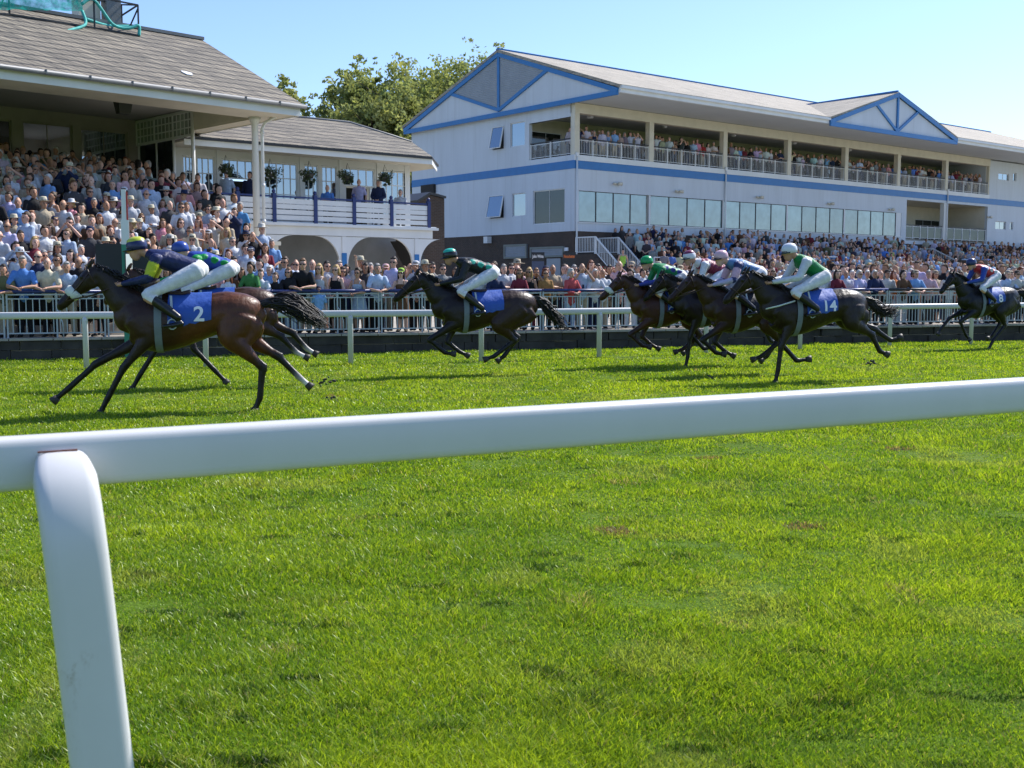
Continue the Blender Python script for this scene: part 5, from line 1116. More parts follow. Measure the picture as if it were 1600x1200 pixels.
# ---- the front row, one by one, as (u, v of head top, row offset behind the barrier, ...)
m_, f_ = False, True
L, SD, CR, CL, SH, CM, PP, RS = 'lean', 'side', 'cross', 'clasp', 'shade', 'camera', 'paper', 'raise'
FRONT = [
 (-22, 408, .4, m_, L, 'white', 'short', 'grey', 'short', 0), (8, 413, .4, m_, L, 'olive', 'short', 'dark', 'short', 0), (22, 404, 1.1, m_, SH, 'lilac', 'long', 'dark', 'short', 0), (38, 400, .4, m_, L, 'cornflower blue', 'short', 'grey', 'short', 0), (62, 391, 1.0, m_, SD, 'navy', 'long', 'grey', 'bald', 1),
 (77, 402, .4, m_, L, 'cream', 'short', 'grey', 'fringe', 0), (92, 397, 1.0, m_, SD, 'beige', 'short', 'brown', 'short', 1), (106, 409, .4, m_, L, 'pale blue', 'short', 'grey', 'short', 0), (125, 400, .9, m_, CR, 'black', 'long', 'dark', 'fringe', 0), (140, 412, .4, f_, SD, 'white', 'short', 'blonde', 'long', 1),
 (156, 415, .6, m_, SD, 'grey', 'short', 'grey', 'short', 0), (240, 418, .5, m_, SD, 'black', 'short', 'dark', 'short', 0), (262, 420, .5, f_, CL, 'white', 'short', 'brown', 'long', 0), (300, 415, .8, m_, SD, 'white', 'short', 'grey', 'short', 0), (318, 418, .5, f_, SD, 'pale blue', 'tank', 'blonde', 'long', 1), (335, 412, 1.0, m_, SD, 'pale pink', 'short', 'grey', 'short', 0),
 (352, 403, 1.2, m_, SD, 'white', 'short', 'grey', 'short', 0), (366, 401, 1.1, m_, CR, 'grey', 'short', 'dark', 'short', 1), (363, 421, .6, f_, SD, 'brown', 'short', 'dark', 'bob', 0), (359, 433, .35, f_, L, 'white', 'short', 'auburn', 'long', 1), (378, 419, .6, f_, CL, 'black', 'short', 'brown', 'long', 0),
 (394, 410, .4, f_, L, 'green', 'short', 'dark', 'curly', 0), (409, 418, .4, m_, L, 'white', 'short', 'brown', 'short', 0), (422, 415, .8, m_, SD, 'sky blue', 'short', 'white', 'short', 0), (433, 423, .4, m_, L, 'black', 'short', 'brown', 'short', 0), (446, 401, .9, m_, SD, 'pale blue', 'short', 'brown', 'short', 1),
 (453, 418, .4, f_, L, 'black', 'short', 'light brown', 'bob', 1), (463, 405, 1.1, m_, SD, 'white', 'short', 'dark', 'fringe', 1), (475, 404, .4, m_, L, 'black', 'short', 'light brown', 'short', 1), (489, 405, .9, m_, SD, 'sky blue', 'short', 'grey', 'bald', 0), (499, 412, .4, f_, CL, 'white', 'tank', 'blonde', 'long', 1),
 (498, 445, .15, m_, SD, 'sky blue', 'short', 'dark', 'short', 0), (511, 408, .9, m_, SD, 'white', 'short', 'dark', 'short', 1), (526, 414, .4, f_, CL, 'black', 'tank', 'blonde', 'bob', 1), (530, 407, 1.0, m_, SD, 'white', 'short', 'grey', 'short', 0), (542, 413, .8, m_, RS, 'white', 'short', 'dark', 'short', 0), (536, 417, .7, f_, SD, 'pale pink', 'short', 'brown', 'bob', 1),
 (561, 419, .4, f_, L, 'pale blue', 'tank', 'brown', 'curly', 1), (563, 402, .9, m_, SD, 'white', 'short', 'grey', 'short', 0), (572, 411, .7, f_, SD, 'dark grey', 'short', 'dark', 'bob', 0), (579, 411, 1.1, m_, SD, 'pale blue', 'short', 'grey', 'short', 0), (589, 412, .4, m_, L, 'pale blue', 'short', 'grey', 'short', 0), (603, 413, 1.0, f_, SD, 'pale pink', 'short', 'blonde', 'short', 0),
 (616, 401, .8, m_, SD, 'lilac', 'short', 'dark', 'short', 1), (628, 420, .4, f_, L, 'brown', 'tank', 'dark', 'long', 1), (641, 411, 1.0, m_, SD, 'white', 'short', 'brown', 'fringe', 0), (650, 408, .9, m_, CM, 'white', 'short', 'grey', 'short', 0), (664, 408, .9, m_, SD, 'cream', 'short', 'grey', 'short', 0), (676, 410, 1.1, m_, SD, 'grey', 'short', 'dark', 'short', 1), (692, 413, .5, m_, CR, 'grey', 'short', 'dark', 'short', 1),
 (712, 418, .6, f_, SD, 'beige', 'short', 'brown', 'long', 0), (748, 417, .6, m_, SD, 'white', 'short', 'grey', 'short', 0), (762, 414, 1.0, m_, CR, 'white', 'short', 'dark', 'short', 1), (773, 424, .4, m_, L, 'navy', 'short', 'dark', 'short', 1), (769, 412, .9, m_, SD, 'pale pink', 'short', 'auburn', 'short', 0), (787, 413, .8, m_, CR, 'white', 'short', 'grey', 'short', 0), (799, 412, 1.0, m_, SD, 'white', 'short', 'dark', 'short', 1), (809, 414, 1.1, m_, SD, 'pale pink', 'short', 'dark', 'fringe', 1),
 (812, 423, .4, f_, L, 'maroon', 'short', 'light brown', 'long', 1), (827, 418, .4, f_, CL, 'black', 'tank', 'blonde', 'long', 1), (838, 419, .6, m_, CM, 'black', 'short', 'light brown', 'short', 1), (852, 422, .4, f_, CR, 'mustard brown', 'short', 'auburn', 'curly', 1), (853, 416, 1.0, m_, SD, 'dark grey', 'short', 'dark', 'short', 0), (863, 413, .7, m_, CR, 'beige', 'short', 'brown', 'bald', 0),
 (885, 413, 1.0, m_, SH, 'white', 'short', 'brown', 'fringe', 0), (890, 426, .4, f_, L, 'coral red', 'long', 'white', 'curly', 0), (897, 414, .8, m_, SD, 'white', 'short', 'grey', 'short', 1), (909, 411, .5, m_, CM, 'pale blue', 'short', 'grey', 'fringe', 0), (923, 407, 1.0, f_, CM, 'beige', 'short', 'auburn', 'bob', 0), (928, 421, .5, m_, L, 'white', 'short', 'white', 'short', 0), (940, 420, .7, m_, L, 'white', 'short', 'brown', 'bald', 0),
 (952, 414, 1.1, m_, SD, 'dark grey', 'short', 'dark', 'short', 0), (967, 407, 1.0, m_, SD, 'pale pink', 'short', 'dark', 'fringe', 0), (985, 421, .6, f_, SD, 'white', 'short', 'brown', 'curly', 0), (1004, 420, .8, m_, SD, 'white', 'short', 'dark', 'short', 0), (1033, 421, .8, m_, SD, 'pale blue', 'short', 'brown', 'short', 0), (1052, 416, .5, m_, L, 'pale blue', 'short', 'white', 'short', 1), (1064, 424, .9, f_, SD, 'white', 'short', 'light brown', 'bob', 0),
 (1082, 424, .9, m_, SD, 'white', 'short', 'dark', 'short', 0), (1102, 428, .8, m_, SD, 'pink', 'short', 'grey', 'short', 0), (1122, 426, .9, f_, SD, 'beige', 'short', 'blonde', 'long', 0), (1150, 424, .8, m_, SH, 'white', 'short', 'dark', 'short', 0), (1172, 428, .8, f_, SH, 'pale pink', 'short', 'auburn', 'bob', 0), (1190, 430, .6, m_, L, 'white', 'short', 'brown', 'fringe', 0), (1208, 428, .6, f_, L, 'pale blue', 'short', 'brown', 'bob', 0), (1224, 428, .9, m_, SD, 'white', 'short', 'grey', 'short', 0), (1243, 430, .8, m_, SD, 'cream', 'short', 'dark', 'short', 0), (1262, 429, .8, f_, SD, 'white', 'tank', 'brown', 'long', 0), (1275, 432, 1.1, m_, SD, 'pale blue', 'short', 'grey', 'short', 0),
 (1288, 430, .6, m_, CL, 'white', 'short', 'dark', 'short', 1), (1305, 439, .4, f_, L, 'maroon', 'short', 'dark', 'short', 0), (1302, 428, 1.1, m_, SD, 'white', 'short', 'grey', 'short', 0), (1311, 427, .8, m_, SD, 'white', 'short', 'dark', 'short', 0), (1321, 431, .7, m_, CR, 'white', 'short', 'grey', 'fringe', 0), (1331, 428, 1.1, m_, SD, 'lilac', 'short', 'white', 'short', 0), (1339, 431, .45, m_, L, 'lilac', 'short', 'white', 'short', 1), (1355, 427, .7, m_, SD, 'off-white', 'short', 'white', 'short', 0),
 (1364, 430, .4, m_, L, 'navy', 'long', 'white', 'short', 0), (1375, 426, 1.0, m_, SD, 'pale pink', 'short', 'grey', 'bald', 0), (1386, 422, .7, m_, CL, 'off-white', 'short', 'dark', 'short', 0), (1396, 430, .9, f_, SD, 'orange', 'short', 'auburn', 'long', 0), (1409, 438, .4, f_, L, 'brown', 'short', 'dark', 'curly', 0), (1428, 436, .4, m_, L, 'sky blue', 'short', 'brown', 'short', 0), (1427, 428, 1.0, m_, SD, 'white', 'short', 'dark', 'short', 1), (1450, 431, .5, m_, L, 'pale pink', 'short', 'grey', 'short', 0),
 (1461, 432, 1.0, f_, SD, 'beige', 'short', 'auburn', 'bob', 0), (1482, 436, .6, m_, SD, 'off-white', 'short', 'grey', 'short', 0), (1500, 434, .8, m_, SD, 'white', 'short', 'dark', 'short', 0), (1524, 434, .9, f_, SD, 'cream', 'short', 'brown', 'long', 0), (1547, 441, .45, m_, L, 'white', 'short', 'grey', 'short', 0), (1548, 426, 1.1, f_, SD, 'white', 'short', 'brown', 'bun', 0), (1557, 427, .8, m_, CR, 'white', 'short', 'dark', 'short', 0),
 (1573, 433, .5, m_, L, 'pale blue', 'short', 'grey', 'short', 0), (1579, 434, 1.0, m_, SD, 'white', 'short', 'brown', 'short', 0), (1587, 438, .4, m_, L, 'off-white', 'short', 'brown', 'short', 1), (1600, 439, .5, m_, L, 'navy', 'short', 'grey', 'short', 0), (1622, 438, .5, m_, SD, 'pale blue', 'short', 'grey', 'short', 0)]
HATS = {(563, 402): ('straw', 'cream'), (664, 408): ('straw', 'cream'), (650, 408): ('cap', 'white'), (603, 413): ('cap', 'pale pink'), (628, 420): ('cap', 'lime green'), (1386, 422): ('cap', 'black'), (1428, 436): ('cap', 'beige'), (1461, 432): ('cap', 'beige'), (1573, 433): ('cap', 'beige'), (1587, 438): ('cap', 'dark grey'), (853, 416): ('cap', 'navy'), (498, 445): ('cap', 'navy')}
LAND = [(-60, 'left edge beyond the lead horse\'s nose'), (60, 'just before the lead horse\'s nose'), (150, 'beside the lead horse\'s head'), (280, 'over the lead horse\'s back'), (345, 'above the lead horse\'s rump'), (400, 'above the lead horse\'s tail'), (455, 'between lead and black horses, nearer tail'), (520, 'midway between lead and black horses'), (585, 'just before the black horse\'s nose'), (640, 'behind the black horse\'s head'),
        (745, 'above the black horse\'s rump'), (800, 'right of the black horse\'s tail'), (870, 'left of the white-nosed chestnut horse'), (940, 'above the chestnut horse'), (1030, 'behind the bunched horses'), (1160, 'behind the green silks jockey'), (1280, 'above the number fourteen horse\'s rump'), (1345, 'right of the number fourteen horse'), (1400, 'before the far right horse\'s nose'), (1470, 'behind the far right horse'), (1560, 'at the far right end')]
rP = random.Random(11)
for (u, v, off, fem, pose, top, topk, hair, hairk, sh) in FRONT:
    xw = WALL.x_of(u, off); p = WALL.w(xw, off, PLAT + .012); zt_ = WALL.xz(u, v, off)[1] - PLAT
    base_h = 1.80; sc_ = min(1.12, max(.86, zt_ / base_h)); kid = False
    hat, hatc = HATS.get((u, v), (None, 'cream'))
    if (u, v) == (498, 445): sc_ = .62; kid = True
    if u in (359, 433): sc_ = .8; kid = True
    if (u, v) in ((409, 418), (773, 424)): kid = True; sc_ = .84
    land = [n for a, n in LAND if a <= u][-1]
    legs = 'trousers'; legc = rP.choice(['dark grey', 'black', 'navy', 'beige', 'black', 'dark grey'])
    if fem: legs = rP.choice(['trousers', 'skirt', 'skirt']); legc = top if legs == 'skirt' and topk == 'tank' else rP.choice(['black', 'navy', 'white', 'pale blue', 'maroon'])
    tie = (u, v) in ((909, 411), (125, 400))
    PEOPLE.append(D(p=p, u=u, scale=sc_, pose=pose, fem=fem, top=top, topk=topk, legs=legs, legc=legc, hair=hair, hairk=hairk, hat=hat, hatc=hatc, shades=bool(sh), tie=tie, sk=rP.randrange(6), yaw=WA + rP.uniform(-.75, .1) + .12, area=('front row, ' if off < .7 else 'second row, ') + land, group='racegoers along the barrier', kid=kid, front=True))
# ---- the covered terrace on the left
TOPS_M = ['white'] * 12 + ['pale blue'] * 2 + ['black', 'brown'] + ['lilac', 'off-white', 'off-white', 'pale pink', 'sky blue', 'cream', 'beige', 'grey', 'dark grey', 'black', 'navy', 'cornflower blue', 'olive', 'dark grey', 'black']
TOPS_F = ['white', 'white', 'black', 'pink', 'pale pink', 'black', 'off-white', 'pale blue', 'cream', 'brown', 'grey', 'maroon', 'white', 'dark grey', 'beige']
def rand_person(R, area, group, p, u, yaw, dim=False):
    fem = R.random() < .33; pose = R.choice(['side', 'cross', 'clasp', 'side', 'cross', 'side', 'clasp', 'paper', 'clasp', 'side', 'shade' if R.random() < .5 else 'cross', 'camera' if R.random() < .5 else 'clasp', 'raise' if R.random() < .2 else 'side'])
    topk = R.choice(['short', 'short', 'tank', 'long']) if fem else R.choice(['short'] * 5 + ['long'])
    top = R.choice(TOPS_F if fem else TOPS_M)
    if topk == 'long' and not fem: top = R.choice(['black', 'navy', 'dark grey', 'white', 'pale blue', 'beige', 'white'])
    hair = R.choice(['dark', 'brown', 'light brown', 'blonde', 'auburn'] if fem else ['dark', 'dark', 'brown', 'brown', 'grey', 'grey', 'white', 'light brown'])
    hairk = R.choice(['long', 'bob', 'curly', 'bun']) if fem else R.choice(['short'] * 7 + ['fringe', 'bald'])
    hat = R.choice([None] * 10 + ['straw', 'cap', 'brim']); hatc = 'cream' if hat == 'straw' else R.choice(['black', 'white', 'navy', 'beige', 'off-white'])
    return D(p=p, u=u, scale=R.uniform(.89, 1.06) * (.95 if fem else 1), pose=pose, fem=fem, top=top, topk=topk, legs='skirt' if fem and R.random() < .4 else 'trousers', legc=R.choice(['dark grey', 'black', 'navy', 'beige', 'grey']), hair=hair, hairk=hairk, hat=hat, hatc=hatc,
             shades=R.random() < .17, tie=(topk == 'long' and not fem and R.random() < .5), sk=R.randrange(6), yaw=yaw + R.uniform(-.8, .6), area=area, group=group)
TL = []; R2 = random.Random(23)
for si, (y, z, run) in enumerate(LST):
    nrow = 1; y_ = y
    xr_ = {0: -2.4}.get(0) if y < -4 else (-1.7 if y < -1.5 else (-1.25 if y < 1 else (-.75 if y < 4 else -.6)))
    x = xr_ - R2.uniform(0, .3)
    while x > -24:
        p = S.w(x, y_ + R2.uniform(-.1, .1), z); u, v_ = proj(p + Vector((0, 0, 1.7)))
        if u < -25: break
        if not (R2.random() < .06) and not (y > 3.6 and y < 4.9 and u > 150): TL.append((p, u, v_, si))
        x -= R2.uniform(.46, .62)
for p, u, v_, si in TL:
    zone = 'sunlit' if u > 195 else 'shaded'; row = 'lower rows' if si < 5 else ('middle rows' if si < 10 else ('upper rows' if si < 14 else 'top rows'))
    d = rand_person(R2, f'{row}, {zone} side of the covered terrace', 'racegoers on the covered terrace', p, u, S.a - PI / 4 + .1 + .15); d['tier'] = True; PEOPLE.append(d)
# rows of standing racegoers between barrier and terraces (farther from the barrier)
R3 = random.Random(31)
for off, u0, u1 in ((1.7, -20, 1640), (2.4, -20, 1640), (3.2, 860, 1640), (4.2, 1000, 1640)):
    x = WALL.x_of(u0, off); xe = WALL.x_of(u1, off)
    while x < xe:
        p = WALL.w(x, off + R3.uniform(-.2, .2), PLAT); u = proj(p)[0]
        if R3.random() < (.55 if off < 2 else .45) and not (640 < u < 900 and off > 2):
            land = [n for a, n in LAND if a <= u][-1]; d = rand_person(R3, 'back of apron crowd, ' + land, 'racegoers standing on the apron', p, u, WA - .25); d['scale'] *= .97; PEOPLE.append(d)
        x += R3.uniform(.55, .9)
# ---- far crowd: white grandstand terrace and its balcony
FAR = []; R4 = random.Random(41)
for k, (y, z) in enumerate(STEPS):
    x = 2.4 + R4.random()
    while x < 62:
        if not (34.7 < x < 37.2) and R4.random() < .9: FAR.append((G.w(x, y + R4.uniform(-.2, .2), z), G.a - .7))
        x += R4.uniform(.5, .78)
for off in (5.5, 7, 8.6):
    x = WALL.x_of(960, off)
    while x < WALL.x_of(1640, off): FAR.append((WALL.w(x, off + R4.uniform(-.3, .3), PLAT), WA)); x += R4.uniform(.6, 1.4)
BAL = []
for row in (.5, 1.2, 2.0):
    x = .8
    while x < 48:
        if all(abs(x - c) > .4 for c in COLX) and R4.random() < (1, .85, .55)[int(row > 1) + int(row > 1.5)]: BAL.append((G.w(x, row + R4.uniform(-.1, .1), Z_FL), G.a - .3))
        x += R4.uniform(.44, .66)
# keep the 300 largest (nearest) as individuals, the rest goes into one mass
NAMED = [  # people on the pavilion balcony and stewards: (frame point, spec)
    (Pv.w(Pv.x_of(394, .9), .9, DK), D(pose='side', top='navy', topk='long', tie=True, hair='dark', lab='man in a dark suit standing in the open pavilion doorway', u=394)),
    (Pv.w(Pv.x_of(514, .6), .6, DK - .32), D(pose='cross', top='cornflower blue', hair='grey', hairk='bald', lab='bald man in blue shirt seated low behind the pavilion railing', u=514)),
    (Pv.w(Pv.x_of(563, .8), .8, DK), D(pose='side', top='lilac', hair='grey', hairk='bald', lab='man in lilac shirt standing at the right-hand pavilion doorway', u=563)),
    (Pv.w(Pv.x_of(593, .7), .7, DK), D(pose='clasp', top='navy', topk='long', hair='grey', lab='man in navy suit holding papers at the pavilion railing', u=593)),
    (Pv.w(Pv.x_of(627, .7), .7, DK - .32), D(pose='clasp', top='white', hair='grey', lab='grey haired man in white shirt at the right end of the pavilion balcony', u=627)),
    (Pv.w(Pv.x_of(358, 1.0), 1.0, DK), D(pose='side', top='pale blue', hair='dark', lab='person in pale blue shirt half hidden at the pavilion doorway edge', u=358)),
    (G.w(G.x_of(973, -4.0), -4.0, 1.75), D(pose='side', top='lime green', topk='tank', hair='dark', lab='steward in fluorescent yellow vest on the terrace staircase', u=973)),
    (G.w(G.x_of(1391, -3.2), -3.2, 2.4), D(pose='side', top='lime green', topk='tank', hair='dark', lab='steward in fluorescent yellow vest beside the right-hand terrace staircase', u=1391)),
    (S.w(S.x_of(222, 4.9), 4.9, LST[-4][1]), D(pose='side', fem=True, top='orange', topk='tank', hair='dark', hairk='bob', lab='woman in bright orange dress seen from behind at the top of the terrace', u=222, yaw=2.4)),
]
for p, d in NAMED: d.update(p=p, scale=.99, yaw=d.get('yaw') or -.1, named=True, group=None, area=''); 
cand = sorted([d for d in PEOPLE], key=lambda d: (d['p'].y - (6 if d.get('front') else 0)))
NI = 291 - 8
def inview(d): u, v = proj(d['p'] + Vector((0, 0, 1.6))); return -20 < u < 1620
keep = [d for d in cand if inview(d)][:NI] + [d for p, d in NAMED]
kid_ = {id(d) for d in keep}; rest = [d for d in cand if id(d) not in kid_]
# labels that single each one out
ORD = ['first', 'second', 'third', 'fourth', 'fifth', 'sixth', 'seventh', 'eighth', 'ninth', 'tenth', 'eleventh', 'twelfth']
def words(s): return len(s.split())
for d in keep:
    if d['lab']: d['label'] = d['lab']; continue
    s = f"{desc(d)}, {d['area']}"
    if words(s) > 16: s = s.replace(', sunglasses', '')
    if words(s) > 16: s = s.replace(' hair', '-haired', 1) if False else s.replace(' of the covered', ' of')
    d['label'] = s
from collections import defaultdict
for rnd_ in range(3):
    by = defaultdict(list)
    for d in keep: by[d['label']].append(d)
    dup = {k: v for k, v in by.items() if len(v) > 1}
    if not dup: break
    for k, v in dup.items():
        if rnd_ == 0:
            for d in v:
                s = d['label'] + ', ' + PW[d['pose']]
                d['label'] = s
        else:
            v.sort(key=lambda d: d['u']); 
            for i, d in enumerate(v): d['label'] = f"{ORD[min(i, 11)]} from left, {d['label']}"
for d in keep:
    s = d['label'].replace('side of the covered terrace', 'side of canopied terrace')
    for a, b in ((' with ', ', '), (' hair', ' hair'), ('between lead and black horses, nearer tail', 'right of lead horse\'s tail'), ('back of apron crowd', 'apron crowd'), (' of the ', ' of '), ('the ', ''), ('side of canopied', 'canopied'), ('apron crowd, ', 'apron, '), (' in ', ', '), (' shirt', ''), ('rows, ', 'rows '), (' hand shading eyes', ' shading eyes'), (' from left', '')):
        if words(s) <= 16: break
        s = s.replace(a, b)
    if words(s) > 16: s = ' '.join(s.split()[:16]).rstrip(',')
    d['label'] = s
seen = set(); n_dup = 0
for d in keep:
    if d['label'] in seen: n_dup += 1
    seen.add(d['label'])
print('people', len(keep), 'rest', len(rest), 'far', len(FAR), 'bal', len(BAL), 'dup', n_dup, 'long', sum(words(d['label']) > 16 for d in keep))
for d in keep:
    person(tuple(d['p']), d['yaw'], d['scale'], d['pose'], d['fem'], d['top'], d['topk'], d['legs'], d['legc'], d['hair'], d['hairk'], d['hat'], d['hatc'], d['shades'], d['tie'], d['sk'], d['label'], d['group'])
# ---- the rest: one mass of low detail figures
def lowres(pose, topk, fem, hairk):
    """arrays of verts, tris and colour slots (0 skin, 1 top, 2 legs, 3 hair)"""
    if ('low', pose, topk, fem, hairk) in PM: return PM[('low', pose, topk, fem, hairk)]
    out = []; ps, fg, ln = person_pieces(pose, fem)
    ln_ = .08 if pose == 'lean' else 0
    for slot, pcs, vox, ratio in ((0, ps, .022, .16), (1, top_pieces(pose, topk, fem), .028, .3), (2, legs_pieces('trousers'), .035, .25)):
        me = skin('low', pcs, vox, 1, ratio); out.append((slot, me))
    if hairk != 'bald': h = hair_mesh(hairk) if ('h', hairk) not in PM else PM[('h', hairk)]; o = bpy.data.objects.new('t', h); C.objects.link(o); m = o.modifiers.new('d', 'DECIMATE'); m.ratio = .12; dg = bpy.context.evaluated_depsgraph_get(); out.append((3, bpy.data.meshes.new_from_object(o.evaluated_get(dg)))); bpy.data.objects.remove(o)
    V = []; T = []; S_ = []; n = 0; sh = []
    for slot, me in out:
        me.calc_loop_triangles(); co = np.empty(len(me.vertices) * 3, 'f4'); me.vertices.foreach_get('co', co); t = np.empty(len(me.loop_triangles) * 3, 'i4'); me.loop_triangles.foreach_get('vertices', t)
        V.append(co.reshape(-1, 3)); T.append(t.reshape(-1, 3) + n); S_.append(np.full(len(me.vertices), slot)); n += len(me.vertices)
    PM[('low', pose, topk, fem, hairk)] = (np.vstack(V), np.vstack(T), np.concatenate(S_)); return PM[('low', pose, topk, fem, hairk)]
LOW = [lowres(p, t, f, h) for p, t, f, h in (('side', 'short', False, 'short'), ('cross', 'short', False, 'short'), ('clasp', 'short', False, 'short'), ('shade', 'short', False, 'short'), ('side', 'long', False, 'short'), ('camera', 'short', False, 'short'), ('clasp', 'tank', True, 'long'), ('side', 'short', True, 'long'), ('cross', 'short', True, 'bob'), ('side', 'short', False, 'bald'))]
def mass(items):
    R = random.Random(77); V = []; T = []; K = []; n = 0
    for p, yaw, top, hair, legc in items:
        i = R.randrange(len(LOW)); v, t, s = LOW[i]; a = yaw + R.uniform(-.5, .5); sc_ = R.uniform(.92, 1.04) * (.95 if 6 <= i <= 8 else 1); c, q = math.cos(a) * sc_, math.sin(a) * sc_
        w = np.stack([v[:, 0] * c - v[:, 1] * q, v[:, 0] * q + v[:, 1] * c, v[:, 2] * sc_], 1) + np.array(p)
        pal = np.array([SKINS[R.randrange(6)], [x * R.uniform(.8, 1.1) for x in COL[top]], COL[legc], HAIR[hair]]); V.append(w); T.append(t + n); K.append(pal[s]); n += len(v)
    me = np_mesh('crowd', np.vstack(V), [np.vstack(T)], True); k = np.vstack(K); a = me.color_attributes.new('Col', 'FLOAT_COLOR', 'POINT'); a.data.foreach_set('color', np.hstack([k, np.ones((len(k), 1))]).astype('f4').ravel())
    tag(link_mesh('crowd', me, M['hairstuff']), 'dense crowd of distant racegoers on the terraces and balcony', None, None, 'stuff'); print('crowd tris', len(me.polygons))
R6 = random.Random(99); items = [(tuple(d['p']), d['yaw'], d['top'], d['hair'], d['legc']) for d in rest]
TF = TOPS_M + ['pale blue', 'sky blue', 'brown', 'beige', 'maroon', 'navy', 'black', 'dark grey', 'navy', 'sky blue', 'grey', 'brown', 'cornflower blue'] + TOPS_F[5:]  # darker tops added: the far crowd's backlit look put into its clothing
for p, yaw in FAR: items.append((tuple(p), yaw, R6.choice(TF), R6.choice(['dark', 'brown', 'brown', 'grey', 'white', 'blonde', 'auburn']), R6.choice(['dark grey', 'black', 'navy', 'beige'])))
for p, yaw in BAL: items.append((tuple(p), yaw, R6.choice(TF + ['red', 'pink', 'maroon', 'black', 'brown']), R6.choice(['dark', 'brown', 'brown', 'grey', 'blonde']), R6.choice(['dark grey', 'black', 'navy', 'beige'])))
mass(items)
import bmesh
# ================================================================ racehorses and their jockeys
# horse space: +x forward, +y its left (nearest the camera when it runs left), z up, metres
def sub(a, b, t): return tuple(a[i] + (b[i] - a[i]) * t for i in range(3))
POSES = {
 # fore: (knee x,z, fetlock x,z, hoof x,z) near then far ; hind: (stifle, hock, fetlock, hoof) near then far ; neck/head: poll, nose
 'reach': dict(fore=[((.80, .58), (1.0, .20), (1.09, .02)), ((1.17, .62), (1.52, .30), (1.66, .18))], hind=[((-.52, .95), (-.90, .56), (-.86, .16), (-.80, .02)), ((-.62, .98), (-1.10, .68), (-1.36, .40), (-1.47, .30))], poll=(1.14, 1.84), nose=(1.58, 1.36), down=.04),
 'gather': dict(fore=[((.98, .66), (.72, .42), (.60, .40)), ((.62, .60), (.42, .42), (.30, .36))], hind=[((-.22, .92), (-.50, .62), (-.14, .34), (-.02, .30)), ((-.36, .95), (-.62, .66), (-.38, .32), (-.30, .26))], poll=(1.13, 1.80), nose=(1.56, 1.38), down=.05),
 'plant': dict(fore=[((.62, .60), (.66, .20), (.70, .02)), ((.46, .62), (.20, .34), (.02, .36))], hind=[((-.60, .98), (-.96, .78), (-1.12, .50), (-1.22, .46)), ((-.70, 1.0), (-1.18, .86), (-1.48, .66), (-1.62, .70))], poll=(1.14, 1.78), nose=(1.54, 1.34), down=.06),
 'stride': dict(fore=[((.86, .62), (1.12, .20), (1.22, .02)), ((.34, .58), (.04, .24), (-.10, .08))], hind=[((-.60, .98), (-.96, .78), (-1.20, .52), (-1.32, .46)), ((-.70, 1.0), (-1.14, .82), (-1.36, .56), (-1.46, .50))], poll=(1.20, 1.78), nose=(1.60, 1.32), down=.06),
 'land': dict(fore=[((.98, .70), (.78, .36), (.70, .28)), ((1.05, .78), (1.30, .52), (1.36, .42))], hind=[((-.22, .93), (-.42, .58), (-.06, .20), (.04, .02)), ((-.32, .95), (-.56, .64), (-.30, .32), (-.20, .27))], poll=(1.12, 1.86), nose=(1.50, 1.42), down=.02),
}
